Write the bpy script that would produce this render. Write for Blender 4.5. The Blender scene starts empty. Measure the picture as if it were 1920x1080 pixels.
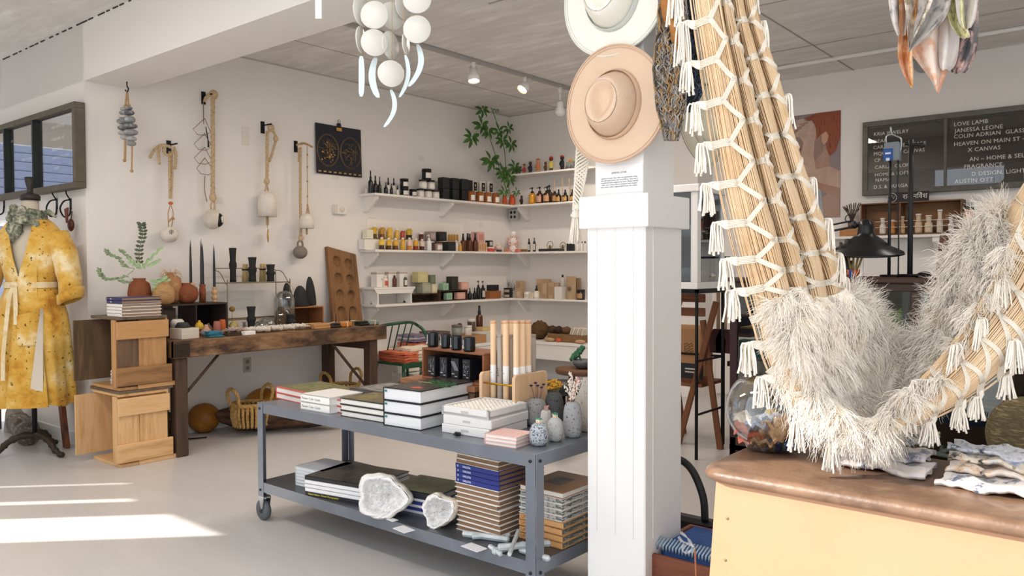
import bpy,math,random
from mathutils import Vector,Matrix,Euler
random.seed(7)
R=math.radians
C=bpy.context.scene.collection
sc=bpy.context.scene
# ---------------------------------------------------------------- camera
F=1491.3;YAW=R(39.6012);PIT=R(-1.5522);ROL=R(-.2063);H=1.3
def _basis():
    cy,sy,cp,sp=math.cos(YAW),math.sin(YAW),math.cos(PIT),math.sin(PIT)
    f=Vector((-sy*cp,cy*cp,sp));r=Vector((cy,sy,0));u=r.cross(f)
    c,s=math.cos(ROL),math.sin(ROL)
    return r*c+u*s,u*c-r*s,f
Rr,Uu,Ff=_basis()
cam=bpy.data.cameras.new('camera');camo=bpy.data.objects.new('camera',cam);C.objects.link(camo)
cam.sensor_width=36;cam.lens=F*36/1920;cam.clip_start=.05;cam.clip_end=100
camo.matrix_world=Matrix(((Rr.x,Uu.x,-Ff.x,0),(Rr.y,Uu.y,-Ff.y,0),(Rr.z,Uu.z,-Ff.z,H),(0,0,0,1)))
sc.camera=camo
# ---------------------------------------------------------------- light
sc.view_settings.view_transform='Standard';sc.view_settings.look='None'
sc.view_settings.gamma=1;sc.view_settings.exposure=0.12
try:sc.view_settings.use_curve_mapping=False
except Exception:pass
w=bpy.data.worlds.new('daylight');sc.world=w;w.use_nodes=True
bg=w.node_tree.nodes['Background'];bg.inputs[0].default_value=(.87,.93,1.0,1);bg.inputs[1].default_value=2.0
sun=bpy.data.lights.new('sun','SUN');sun.energy=9;sun.angle=R(.6);sun.color=(1,.93,.84)
so=bpy.data.objects.new('sun',sun);C.objects.link(so)
so.rotation_euler=Vector((.707,.707,-.65)).to_track_quat('-Z','Y').to_euler()
def area(name,loc,sx,sy,e,col,rot):
    l=bpy.data.lights.new(name,'AREA');l.shape='RECTANGLE';l.size=sx;l.size_y=sy;l.energy=e;l.color=col
    o=bpy.data.objects.new(name,l);C.objects.link(o);o.location=loc;o.rotation_euler=rot;return o
area('ceiling_fill_light',(-4.6,.6,2.95),2.0,.3,30,(1,.93,.85),(0,0,0))  # fill lights added under the ceiling to brighten the room
area('ceiling_fill_light',(-1.5,.5,2.95),2.0,.3,22,(1,.95,.9),(0,0,0))
area('ceiling_fill_light',(-3.2,4.6,2.95),.3,2.4,48,(1,.84,.72),(0,0,0))
area('ceiling_fill_light',(0.2,5.2,2.95),1.5,.3,22,(1,.93,.86),(0,0,0))
sc.cycles.use_denoising=True;sc.cycles.max_bounces=8;sc.cycles.diffuse_bounces=5
sc.cycles.transparent_max_bounces=12;sc.cycles.transmission_bounces=8
sc.cycles.caustics_reflective=False;sc.cycles.caustics_refractive=False;sc.cycles.sample_clamp_indirect=6
# ---------------------------------------------------------------- pixel <-> place
def ray(x,y):return Ff+Rr*((x-960)/F)-Uu*((y-540)/F)
def atz(x,y,z):
    d=ray(x,y);t=(z-H)/d.z;return Vector((d.x*t,d.y*t,z))
def atx(x,y,X):
    d=ray(x,y);t=X/d.x;return Vector((X,d.y*t,H+d.z*t))
def aty(x,y,Y):
    d=ray(x,y);t=Y/d.y;return Vector((d.x*t,Y,H+d.z*t))
def atd(x,y,D):return Vector((0,0,H))+ray(x,y)*D
def proj(p):
    v=Vector(p)-Vector((0,0,H));d=v.dot(Ff);return 960+F*v.dot(Rr)/d,540-F*v.dot(Uu)/d,d
def row(px,z,X=None,Y=None):
    y=540
    for _ in range(4):
        p=atx(px,y,X)if X is not None else aty(px,y,Y)
        p.z=z;y=proj(p)[1]
    return p
def pxm(p):return proj(p)[2]/F
# ---------------------------------------------------------------- materials
def lin(h):
    if isinstance(h,str):
        h=h.lstrip('#');v=[int(h[i:i+2],16)/255 for i in(0,2,4)]
    else:v=h
    return tuple((c/12.92 if c<=.04045 else((c+.055)/1.055)**2.4)for c in v)+(1,)
MC={}
def M(col,rough=.6,metal=0,var=None,vs=8,vt=.5,bump=0,bs=40,trans=0,emit=0,alpha=1,stretch=None,spec=.5,ior=1.45,sss=0,coat=0,sheen=0):
    key=repr((col,rough,metal,var,vs,vt,bump,bs,trans,emit,alpha,stretch,spec,ior,sss,coat,sheen))
    if key in MC:return MC[key]
    m=bpy.data.materials.new('mat');m.use_nodes=True;MC[key]=m
    nt=m.node_tree;b=nt.nodes['Principled BSDF'];L=nt.links.new
    b.inputs['Base Color'].default_value=lin(col);b.inputs['Roughness'].default_value=rough
    b.inputs['Metallic'].default_value=metal;b.inputs['Specular IOR Level'].default_value=spec
    b.inputs['Transmission Weight'].default_value=trans;b.inputs['IOR'].default_value=ior
    b.inputs['Alpha'].default_value=alpha;b.inputs['Coat Weight'].default_value=coat
    b.inputs['Sheen Weight'].default_value=sheen
    if sss:b.inputs['Subsurface Weight'].default_value=sss;b.inputs['Subsurface Radius'].default_value=(.02,.015,.01)
    if emit:b.inputs['Emission Color'].default_value=lin(col);b.inputs['Emission Strength'].default_value=emit
    if var or bump:
        tc=nt.nodes.new('ShaderNodeTexCoord');mp=nt.nodes.new('ShaderNodeMapping')
        L(tc.outputs['Object'],mp.inputs[0])
        if stretch:mp.inputs['Scale'].default_value=stretch
        if var:
            n=nt.nodes.new('ShaderNodeTexNoise');n.inputs['Scale'].default_value=vs;n.inputs['Detail'].default_value=6
            n.inputs['Roughness'].default_value=.65
            L(mp.outputs[0],n.inputs['Vector'])
            r=nt.nodes.new('ShaderNodeValToRGB');cols=[col]+(list(var)if isinstance(var,(list,tuple))else[var])
            els=r.color_ramp.elements;lo,hi=.5-vt*.35,.5+vt*.35
            while len(els)<len(cols):els.new(.5)
            for i,c in enumerate(cols):
                els[i].position=lo+(hi-lo)*i/(len(cols)-1);els[i].color=lin(c)
            L(n.outputs[0],r.inputs[0]);L(r.outputs[0],b.inputs['Base Color'])
        if bump:
            n2=nt.nodes.new('ShaderNodeTexNoise');n2.inputs['Scale'].default_value=bs;n2.inputs['Detail'].default_value=5
            L(mp.outputs[0],n2.inputs['Vector'])
            bp=nt.nodes.new('ShaderNodeBump');bp.inputs['Strength'].default_value=bump;bp.inputs['Distance'].default_value=.01
            L(n2.outputs[0],bp.inputs['Height']);L(bp.outputs[0],b.inputs['Normal'])
    return m
def wood(c1,c2,c3,ax='X',s=6,rough=.65,bump=.25):
    st={'X':(.12,1,1),'Y':(1,.12,1),'Z':(1,1,.12)}[ax]
    return M(c1,rough,var=(c2,c3),vs=s*3,vt=.7,bump=bump,bs=s*6,stretch=st)
def glass(tint='#ffffff',rough=0.0):
    key=('gl',tint,rough)
    if key in MC:return MC[key]
    m=bpy.data.materials.new('glass');m.use_nodes=True;MC[key]=m;nt=m.node_tree;nt.nodes.clear();L=nt.links.new
    o=nt.nodes.new('ShaderNodeOutputMaterial');t=nt.nodes.new('ShaderNodeBsdfTransparent');g=nt.nodes.new('ShaderNodeBsdfGlossy')
    t.inputs[0].default_value=lin(tint);g.inputs['Roughness'].default_value=rough
    mx=nt.nodes.new('ShaderNodeMixShader');lw=nt.nodes.new('ShaderNodeLayerWeight');lw.inputs[0].default_value=.35
    mr=nt.nodes.new('ShaderNodeMapRange');mr.inputs['To Min'].default_value=.05;mr.inputs['To Max'].default_value=.75
    L(lw.outputs['Facing'],mr.inputs[0])
    L(mr.outputs[0],mx.inputs[0]);L(t.outputs[0],mx.inputs[1]);L(g.outputs[0],mx.inputs[2]);L(mx.outputs[0],o.inputs[0])
    return m
# ---------------------------------------------------------------- mesh builder
class MB:
    def __init__(s):s.v=[];s.f=[];s.sm=[]
    def add(s,vs,fs,smooth=False):
        o=len(s.v);s.v+=[tuple(v)for v in vs]
        s.f+=[tuple(i+o for i in f)for f in fs];s.sm+=[smooth]*len(fs);return s
    def box(s,c,d,rot=None,ch=0):
        x,y,z=d[0]/2,d[1]/2,d[2]/2;c=Vector(c);m=Euler(rot).to_matrix()if rot else None
        if ch:
            ch=min(ch,x*.45,y*.45,z*.45);vs=[]
            for sx in(-1,1):
                for sy in(-1,1):
                    for sz in(-1,1):
                        vs+=[(sx*x,sy*(y-ch),sz*(z-ch)),(sx*(x-ch),sy*y,sz*(z-ch)),(sx*(x-ch),sy*(y-ch),sz*z)]
            I=lambda a,b,c_,k:((a*2+b)*2+c_)*3+k
            fs=[]
            for a in(0,1):
                fs.append((I(a,0,0,0),I(a,1,0,0),I(a,1,1,0),I(a,0,1,0))if a else(I(a,0,0,0),I(a,0,1,0),I(a,1,1,0),I(a,1,0,0)))
                fs.append((I(0,a,0,1),I(0,a,1,1),I(1,a,1,1),I(1,a,0,1))if a else(I(0,a,0,1),I(1,a,0,1),I(1,a,1,1),I(0,a,1,1)))
                fs.append((I(0,0,a,2),I(1,0,a,2),I(1,1,a,2),I(0,1,a,2))if a else(I(0,0,a,2),I(0,1,a,2),I(1,1,a,2),I(1,0,a,2)))
            for a in(0,1):
                for b in(0,1):
                    fs.append((I(a,b,0,0),I(a,b,0,1),I(a,b,1,1),I(a,b,1,0)))
                    fs.append((I(a,0,b,0),I(a,0,b,2),I(a,1,b,2),I(a,1,b,0)))
                    fs.append((I(0,a,b,1),I(0,a,b,2),I(1,a,b,2),I(1,a,b,1)))
                    for e in(0,1):fs.append((I(a,b,e,0),I(a,b,e,1),I(a,b,e,2)))
        else:
            vs=[(a*x,b*y,e*z)for a in(-1,1)for b in(-1,1)for e in(-1,1)]
            fs=[(0,1,3,2),(4,6,7,5),(0,4,5,1),(2,3,7,6),(0,2,6,4),(1,5,7,3)]
        vs=[((m@Vector(v))if m else Vector(v))+c for v in vs]
        return s.add(vs,fs)
    def bx(s,x0,x1,y0,y1,z0,z1,ch=0):return s.box(((x0+x1)/2,(y0+y1)/2,(z0+z1)/2),(abs(x1-x0),abs(y1-y0),abs(z1-z0)),None,ch)
    def lathe(s,prof,c=(0,0,0),seg=20,mat=None,wob=None,sq=None,smooth=True):
        vs=[];fs=[];n=len(prof);c=Vector(c)
        for(r,z)in prof:
            for k in range(seg):
                a=2*math.pi*k/seg;q=r*(wob(a,z)if wob else 1)
                v=Vector((q*math.cos(a),q*math.sin(a),z))
                if sq:v.x*=sq[0];v.y*=sq[1]
                if mat:v=mat@v
                vs.append(v+c)
        for i in range(n-1):
            for k in range(seg):
                k2=(k+1)%seg;fs.append((i*seg+k,i*seg+k2,(i+1)*seg+k2,(i+1)*seg+k))
        if prof[0][0]>1e-5:fs.append(tuple(range(seg-1,-1,-1)))
        if prof[-1][0]>1e-5:fs.append(tuple((n-1)*seg+k for k in range(seg)))
        return s.add(vs,fs,smooth)
    def cyl(s,p0,p1,r0,r1=None,seg=12):
        p0,p1=Vector(p0),Vector(p1);q=(p1-p0).to_track_quat('Z','Y').to_matrix();r1=r0 if r1 is None else r1;l=(p1-p0).length
        e=min(r0,r1)*.12
        return s.lathe([(max(r0-e,1e-4),0),(r0,e),(r1,l-e),(max(r1-e,1e-4),l)],p0,seg,q)
    def tube(s,pts,r,seg=6,closed=False,twist=0):
        pts=[Vector(p)for p in pts];n=len(pts);vs=[];fs=[]
        if n<2:return s
        up=Vector((0,0,1));t0=(pts[1]-pts[0]).normalized()
        if abs(t0.dot(up))>.9:up=Vector((1,0,0))
        nrm=t0.cross(up).normalized()
        for i,p in enumerate(pts):
            a=pts[(i+1)%n]if(closed or i<n-1)else p;b=pts[i-1]if(closed or i>0)else p
            t=(a-b).normalized()if(a-b).length>1e-9 else t0
            nrm=(nrm-t*nrm.dot(t));nrm=nrm.normalized()if nrm.length>1e-6 else t.orthogonal().normalized()
            bn=t.cross(nrm);rr=r[i]if isinstance(r,(list,tuple))else r
            for k in range(seg):
                an=2*math.pi*k/seg+twist*i;vs.append(p+nrm*(rr*math.cos(an))+bn*(rr*math.sin(an)))
        for i in range(n if closed else n-1):
            j=(i+1)%n
            for k in range(seg):
                k2=(k+1)%seg;fs.append((i*seg+k,i*seg+k2,j*seg+k2,j*seg+k))
        if not closed:fs+=[tuple(range(seg-1,-1,-1)),tuple((n-1)*seg+k for k in range(seg))]
        return s.add(vs,fs,True)
    def rope(s,pts,r,strands=3,pitch=None,seg=5):
        pts=resample(pts,r*1.1);n=len(pts);pitch=pitch or r*7
        for q in range(strands):
            out=[]
            nrm=(pts[1]-pts[0]).orthogonal().normalized();d=0
            for i,p in enumerate(pts):
                t=(pts[min(i+1,n-1)]-pts[max(i-1,0)]).normalized();nrm=(nrm-t*nrm.dot(t)).normalized();bn=t.cross(nrm)
                if i:d+=(pts[i]-pts[i-1]).length
                a=2*math.pi*(q/strands+d/pitch);out.append(p+(nrm*math.cos(a)+bn*math.sin(a))*r*.5)
            s.tube(out,r*.56,seg)
        return s
    def sph(s,c,r,sc_=(1,1,1),seg=16,rings=10,wob=None):
        vs=[];fs=[];c=Vector(c)
        for i in range(rings+1):
            th=math.pi*i/rings
            for k in range(seg):
                a=2*math.pi*k/seg;d=Vector((math.sin(th)*math.cos(a),math.sin(th)*math.sin(a),math.cos(th)))
                q=r*(wob(d)if wob else 1);vs.append(c+Vector((d.x*q*sc_[0],d.y*q*sc_[1],d.z*q*sc_[2])))
        for i in range(rings):
            for k in range(seg):
                k2=(k+1)%seg;fs.append((i*seg+k,(i+1)*seg+k,(i+1)*seg+k2,i*seg+k2))
        return s.add(vs,fs,True)
    def prism(s,poly,y0,y1,fr=None,smooth=False):
        n=len(poly);f=fr or(lambda x,y,z:Vector((x,y,z)))
        vs=[f(x,y0,z)for x,z in poly]+[f(x,y1,z)for x,z in poly]
        fs=[tuple(range(n)),tuple(range(2*n-1,n-1,-1))]+[(i,n+i,n+(i+1)%n,(i+1)%n)for i in range(n)]
        return s.add(vs,fs,smooth)
    def grid(s,P,close=False,smooth=True):
        n,m=len(P),len(P[0]);vs=[p for r_ in P for p in r_];fs=[]
        for i in range(n-1):
            for j in range(m if close else m-1):
                j2=(j+1)%m;fs.append((i*m+j,i*m+j2,(i+1)*m+j2,(i+1)*m+j))
        return s.add(vs,fs,smooth)
    def slab(s,P,t):
        n,m=len(P),len(P[0]);off=t if callable(t)else(lambda i,j:t)
        Q=[[Vector(P[i][j])+off(i,j)for j in range(m)]for i in range(n)]
        s.grid(P);s.grid([r_[::-1]for r_ in Q])
        for(a,b)in(([P[0][j]for j in range(m)],[Q[0][j]for j in range(m)]),([P[-1][j]for j in range(m)],[Q[-1][j]for j in range(m)]),
([P[i][0]for i in range(n)],[Q[i][0]for i in range(n)]),([P[i][-1]for i in range(n)],[Q[i][-1]for i in range(n)])):
            s.grid([a,b])
        return s
def resample(pts,step):
    pts=[Vector(p)for p in pts];out=[pts[0]];acc=0
    for a,b in zip(pts,pts[1:]):
        l=(b-a).length
        if l<1e-9:continue
        t=step-acc
        while t<=l:out.append(a+(b-a)*(t/l));t+=step
        acc=(acc+l)%step
    out.append(pts[-1]);return out
def spline(pts,n=8):
    pts=[Vector(p)for p in pts];out=[]
    for i in range(len(pts)-1):
        p0=pts[max(i-1,0)];p1=pts[i];p2=pts[i+1];p3=pts[min(i+2,len(pts)-1)]
        for k in range(n):
            t=k/n;out.append(.5*((2*p1)+(p2-p0)*t+(2*p0-5*p1+4*p2-p3)*t*t+(3*p1-p0-3*p2+p3)*t**3))
    out.append(pts[-1]);return out
def tag(o,label=None,cat=None,group=None,kind=None):
    for k,v in(('label',label),('category',cat),('group',group),('kind',kind)):
        if v:o[k]=v
    return o
def obj(name,mb,mat,parent=None,label=None,bev=0):
    me=bpy.data.meshes.new(name);me.from_pydata(mb.v,[],mb.f);me.polygons.foreach_set('use_smooth',mb.sm)
    me.materials.append(mat);me.update()
    o=bpy.data.objects.new(name,me);C.objects.link(o)
    if parent:o.parent=parent
    if label:o['label']=label
    if bev:
        b=o.modifiers.new('b','BEVEL');b.width=bev;b.segments=2;b.limit_method='ANGLE'
    return o
def thing(name,label,cat,loc=(0,0,0),rz=0,group=None,rot=None):
    o=bpy.data.objects.new(name,None);C.objects.link(o);o.location=loc
    o.rotation_euler=rot if rot else(0,0,rz);o.empty_display_size=.05
    return tag(o,label,cat,group)
def solo(name,mb,mat,label,cat,loc=(0,0,0),rz=0,group=None,bev=0,rot=None):
    o=obj(name,mb,mat,None,None,bev);o.location=loc;o.rotation_euler=rot if rot else(0,0,rz);return tag(o,label,cat,group)
def struct(name,mb,mat,parent=None):
    o=obj(name,mb,mat,parent)
    if not parent:o['kind']='structure'
    return o
def text(s,size,mat,parent,loc,rot=(R(90),0,0),align='LEFT',ext=.0006,name='lettering',sp=1,ls=1,xs=1):
    cu=bpy.data.curves.new(name,'FONT');cu.body=s;cu.size=size;cu.align_x=align;cu.extrude=ext;cu.space_line=ls;cu.space_character=sp
    cu.resolution_u=2;tmp=bpy.data.objects.new('tmp',cu);C.objects.link(tmp);bpy.context.view_layer.update()
    me=bpy.data.meshes.new_from_object(tmp);bpy.data.objects.remove(tmp);me.materials.clear();me.materials.append(mat)
    o=bpy.data.objects.new(name,me);C.objects.link(o);o.parent=parent
    o.location=loc;o.rotation_euler=rot;o.scale=(xs,1,1);return o
ORD=['leftmost','second from left','third from left','fourth from left','fifth from left','sixth from left','seventh from left','eighth from left','ninth from left','tenth from left']
WHITE=M('#ece9e4',.55,bump=.08,bs=60)
PAINT=M('#efeeec',.45,bump=.12,bs=90)
BLACK=M('#17171a',.45);IRON=M('#1d1d1f',.5,.6);PAPER=M('#f3f1ec',.7)
XA,YP,YB,YR=-5.925,2.43,7.13,7.45
# ================================================================ room
def wallmat(c,c2):return M(c,.7,var=(c2,),vs=1.5,vt=1,bump=.10,bs=50)
WALL=wallmat('#e9e6e2','#e4e0db')
def floor_mat():
    m=M('#cfccca',.32,var=('#c5c2c0','#d3d0ce'),vs=1.2,vt=1.0,bump=.06,bs=6,stretch=(1,2.5,1));return m
FLOOR=floor_mat()
CEIL=M('#dad8d4',.9,var=('#d2cfcb','#e0dedb','#f4f3f0'),vs=3.5,vt=.8,bump=.28,bs=14,stretch=(.6,2.2,1))
struct('floor',MB().bx(-10.5,3.2,-1.0,8,-.1,0),FLOOR)
struct('ceiling',MB().bx(-10.5,3.2,-.45,YP+.02,3.03,3.13),CEIL)
struct('ceiling',MB().bx(-6.1,3.2,YP+.3,7.8,3.04,3.14),CEIL)

struct('wall_left',MB().bx(XA-.15,XA,YP+.15,YB+.2,0,3.05),WALL)

mb=MB();mb.bx(-7.28,XA,YP,YP+.15,0,3.05).bx(-8.5,-7.28,YP,YP+.15,1.72,3.05).bx(-10.5,-8.5,YP,YP+.15,0,3.05)
struct('wall_partition',mb,WALL)
struct('wall_rear_left',MB().bx(-10.5,-10.4,-.45,YP,0,.5).bx(-10.5,-10.4,-.45,YP,2.75,3.05),WALL)
mb=MB()
for k in range(26):mb.bx(-14.1,-14.0+.01*(k%2)*0,-3,5,-.1+k*.14,.035+k*.14)
for k in range(26):mb.box((-13.99,1,-.03+k*.14),(.02,8,.13),(0,R(8),0))
solo('neighbour_house_wall',mb,M('#8b93ad',.7),'blue-grey clapboard house wall outside the left window, seen only as a reflection','house wall')
solo('white_eave',MB().bx(-13.93,-13.8,-3,5,1.95,2.15),PAINT,'white painted eave board on the clapboard wall outside','eave')
struct('wall_back',MB().bx(XA-.1,-3.55,YB,YB+.5,0,3.05),WALL)
mb=MB();mb.bx(-3.55,3.2,YR,YR+.2,0,3.05)
struct('wall_back_right',mb,WALL)
struct('wall_right',MB().bx(3.1,3.2,1.2,YR,0,3.05),WALL)

mb=MB()
for k in range(24):mb.bx(-3.5+k*.2+.0015,-3.5+(k+1)*.2-.0015,YR-.018,YR,.02,1.53,.003)
struct('trim_1',mb,M('#e6e4e0',.5))

struct('trim_2',MB().bx(-10.5,3.2,YP,YP+.36,2.62,3.12),WALL)
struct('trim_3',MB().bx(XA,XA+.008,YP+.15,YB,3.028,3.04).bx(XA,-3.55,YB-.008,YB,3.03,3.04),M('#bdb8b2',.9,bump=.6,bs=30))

struct('baseboard_left',MB().bx(XA,XA+.015,YP+.15,YB,0,.1,.004),PAINT)
struct('baseboard_back',MB().bx(XA,-3.55,YB-.015,YB,0,.1,.004),PAINT)
struct('baseboard_partition',MB().bx(-7.28,XA,YP-.015,YP,0,.1,.004),PAINT)

YF=-.45
def fx(x,y):return x-(y-YF)
panes=[(-7.03+.45,-6.48+.45),(-7.49+.45,-7.37+.45),(-7.83+.45,-7.62+.45)]
panes=[(fx(-4.05,2.08),fx(-3.5,2.08)),(fx(-4.5,2.08),fx(-4.39,2.08)),(fx(-4.86,2.2),fx(-4.7,2.3))]
lint=(2.08-YF)*1.4142/1.4142*.65/.707
mb=MB();xs=sorted([v for p in panes for v in p]);tops={0:lint,1:lint,2:lint+.13}
for a,b in((-10.5,xs[0]),(xs[1],xs[2]),(xs[3],xs[4]),(xs[5],-3.15)):mb.bx(a,b,YF-.03,YF,0,3.13)
for i,(a,b)in enumerate(panes):mb.bx(a,b,YF-.03,YF,tops[i],3.13)
mb.bx(panes[0][0],panes[0][1],YF-.03,YF,0,.95)
struct('wall_front',mb,WALL)  # unseen wall behind the camera, openings shaped to throw the floor sun patches

struct('door_1',MB().bx(-7.28,-7.24,YP-.01,YP+.16,0,1.74).bx(-8.5,-7.24,YP-.01,YP+.16,1.70,1.76),PAINT)
struct('ground',MB().bx(-14,-6.3,YP+.16,9,-.12,-.02),M('#d8d2c6',.9,var='#c5beb0',vs=4))

mb=MB();mb.cyl((-2.95,6.86,3.02),(3.1,6.86,3.02),.016)
solo('ceiling_conduit',mb,PAINT,'thin white painted conduit running across the ceiling at right','pipe')
mb=MB()
for x in(-2.2,.2):mb.bx(x-.006,x+.006,2.8,YR,3.036,3.041)
for y in(4.0,5.2,6.4):mb.bx(-3.5,3.1,y-.006,y+.006,3.036,3.041)
for x in(-5.2,):mb.bx(x-.003,x+.003,2.8,YB,3.037,3.041)
struct('trim_4',mb,M('#a5a19c',.9))
mb=MB()
for k in range(60):
    x=-10+k*.12+random.uniform(-.03,.03);mb.bx(x,x+random.uniform(.02,.1),YP-.006,YP,3.022,3.031)
struct('trim_5',mb,M('#3a3735',.9))
# ---------------------------------------------------------------- pillar
px0,px1,py0,py1=-1.70,-1.448,2.50,2.775
pl=thing('pillar','white painted square wooden pillar with hats hung on its upper part','pillar',(0,0,0));pl['kind']='structure'
mb=MB();mb.bx(px0,px1,py0,py1,0,1.445,.004)
obj('shaft',mb,PAINT,pl)
mb=MB();bo=.006
for x in(px0+.045,px1-.05,(px0+px1)/2):mb.bx(x-.0015,x+.0015,py0-.0025,py0,.3,1.44)
mb.bx(px1,px1+.0025,py0+.055,py0+.058,.3,1.44)
obj('board_seam',mb,M('#e4e2df',.6),pl)
obj('cap_collar',MB().bx(px0-.022,px1+.022,py0-.022,py1+.022,1.44,1.56,.003),PAINT,pl)
obj('upper_shaft',MB().bx(px0+.022,px1-.022,py0+.022,py1-.022,1.56,2.62,.003),PAINT,pl)
obj('base_trim',MB().bx(px0-.025,px1+.025,py0-.025,py1+.025,0,.1,.004),PAINT,pl)
# ================================================================ wall-hung things, letter boards
ROPE=M('#b79a75',.85,var=('#cdb492','#9c8058'),vs=60,bump=.3,bs=200)
TWINE=M('#b08d64',.85);CERAM=M('#e9e2d8',.55,var=('#ded5c8',),vs=25);BRASS=M('#c9962f',.25,1)
OLDWOOD=wood('#3d352d','#5a4d40','#6d6153','X',4)
LETTER=M('#f2efe6',.6)
def board(name,label,x0,x1,z0,z1,y,fw,mull,fmat,inner,lines,depth=.05):
    t=thing(name,label,'letter board',((x0+x1)/2,y,z0));cx=(x0+x1)/2;w=x1-x0;h=z1-z0
    mb=MB();mb.bx(-w/2,w/2,-depth,0,0,fw,.003).bx(-w/2,w/2,-depth,0,h-fw,h,.003).bx(-w/2,-w/2+fw,-depth,0,fw,h-fw,.003).bx(w/2-fw,w/2,-depth,0,fw,h-fw,.003)
    obj('frame',mb,fmat,t)
    for m in mull:obj('mullion',MB().bx(m-cx-.011,m-cx+.011,-depth,-.01,fw,h-fw,.002),fmat if depth<.06 else M('#1c2622',.5),t)
    mb=MB();mb.bx(-w/2+fw*.5,w/2-fw*.5,-.02,-.005,fw*.5,h-fw*.5)
    n=int(h/.0125)
    for k in range(n):mb.bx(-w/2+fw,w/2-fw,-.0225,-.02,fw+k*(h-2*fw)/n,fw+k*(h-2*fw)/n+.004)
    obj('felt_panel',mb,inner,t)
    obj('glass_pane',MB().bx(-w/2+fw*.6,w/2-fw*.6,-.040,-.037,fw*.6,h-fw*.6),glass(),t)
    for(s,px,py,sz,xs)in lines:
        p=aty(px,py,y-.024);text(s,sz,LETTER,t,(p.x-cx,-.0235,p.z-z0),ext=.0008,xs=xs,sp=1.05)
    return t
FELT=M('#2b2825',.9)
L1=[("KRIA JEWELRY",1638,255,.042,1.0),("DEAR",1638,268.5,.042,1),("CARA        SELF CARE",1637,280,.042,1),("MQUAN      CANVAS",1638,292,.042,1),("CP  .   .I",1639,304,.042,1),
("CARLA  OLOR",1640,317,.042,1),("HOME & LOFT",1640,331,.042,1),("NAMA",1641,341,.042,1),("D.S. & DURGA",1638,354,.042,1)]
L2=[("LOVE LAMB",1788,237,.046,1),("JANESSA LEONE",1790,249,.046,1),("COLIN ADRIAN  GLASS",1788,260,.046,1),("HEAVEN ON MAIN ST \u2013 SELF CARE",1788,274.5,.046,1),("    X CANVAS",1800,286,.046,1),
("    AN \u2013 HOME & SELF CARE",1803,303.5,.046,1),("  FRAGRANCE",1800,317,.046,1),("     D DESIGN, LIGHTING",1803,331,.046,1),("AUSTIN OTT",1790,344,.046,1)]
pr=aty(1620,231,YR-.01);prb=aty(1620,368,YR-.01)
board('letter_board','wide grey framed letter board with two columns of white names above the right shelf',pr.x,.25,prb.z,pr.z,YR-.005,.045,
[aty(1774,280,YR-.02).x],M('#6b6862',.6,var=('#57544e',),vs=12),FELT,L1+L2)
a,b=aty(0,241,YP),aty(157,352,YP)
L3=[("OUR STORE IS A",96,243,.03,1),("CURATION  OF",97,265,.03,1),("BEAUTIFULLY",98,284,.03,1),("HANDCRAFTED GOODS",98,299,.026,1),("  MADE",100,319,.03,1),
("STORE, IS A SHARED",2,273,.028,1),("IN 2012, WITH",2,288,.028,1),("VISION TO KEEP",40,303,.028,1)]
board('letter_board','long weathered wood framed letter board above the yellow robe',-7.85,b.x+.06,1.862,2.462,YP-.005,.042,
[aty(28,300,YP).x,aty(82,300,YP).x],M('#6a6253',.7,var=('#5c5547','#746b5b'),vs=10,vt=1,bump=.3,bs=30),M('#4a4b44',.8),L3,depth=.075)

def hook(px,lab):
    p=aty(px,372,YP);t=thing('coat_hook',lab,'hook',(p.x,YP,p.z-.1),0,'iron hooks under the left letter board')
    obj('plate',MB().bx(-.012,.012,-.006,0,.02,.1),IRON,t)
    obj('hook_arm',MB().tube(spline([(0,-.006,.09),(0,-.05,.075),(0,-.075,.02),(0,-.05,-.035),(0,-.012,-.02),(0,-.004,.04)],5),.006,6),IRON,t)
    obj('upper_prong',MB().tube(spline([(0,-.006,.09),(0,-.03,.13),(0,-.035,.17)],4),.005,6),IRON,t)
hook(8,'black iron coat hook at the left picture edge, under the weathered board')
hook(107,'black iron coat hook just behind the shoulder of the robe')
hook(133,'black iron coat hook nearest the wall corner, with a leather piece on it')
p=aty(126,392,YP-.05)
mb=MB();mb.prism([(-.03,0),(.03,.01),(.012,-.09),(-.004,-.1)],-.01,0)
solo('leather_pouch',mb,M('#6e3527',.6),'reddish brown leather piece hanging on the hook by the corner','pouch',tuple(p))
mb=MB();mb.sph((0,0,0),.035,(1,.6,1.3)).tube([(0,0,.04),(0,.01,.1)],.004)
solo('wooden_pendant',mb,M('#4a2018',.5),'dark red-brown pendant hanging below the leather piece','pendant',tuple(aty(133,422,YP-.05)))
# ---- felt stone garland from the beam
g=atz(238,153,2.62)
t=thing('stone_garland','two strands of grey felted stones hanging from a hook in the beam','garland',tuple(g))
obj('hook',MB().tube(spline([(0,0,.0),(0,0,-.03),(.02,0,-.055),(0,0,-.075),(-.025,0,-.055)],5),.0045,6),IRON,t)
s=pxm(g)
mb=MB();mb.tube(spline([(0,0,-.07),(-7*s,0,-.16),(-8*s,0,-.24)],4),.007).tube(spline([(0,0,-.07),(5*s,0,-.16),(6*s,0,-.24)],4),.007)
mb.sph((-7*s,0,-.17),.013).sph((5*s,0,-.17),.013)
for x0,z0,z1 in((-12*s,-102*s,-148*s),(-15*s,-102*s,-146*s),(13*s,-118*s,-168*s)):mb.tube(spline([(x0+4*s,0,z0+10*s),(x0+2*s,0,(z0+z1)/2),(x0,0,z1)],4),.006)
mb.sph((13*s,0,-168*s),.012).sph((-15*s,0,-146*s),.012)
obj('cord',mb,TWINE,t)
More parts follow.
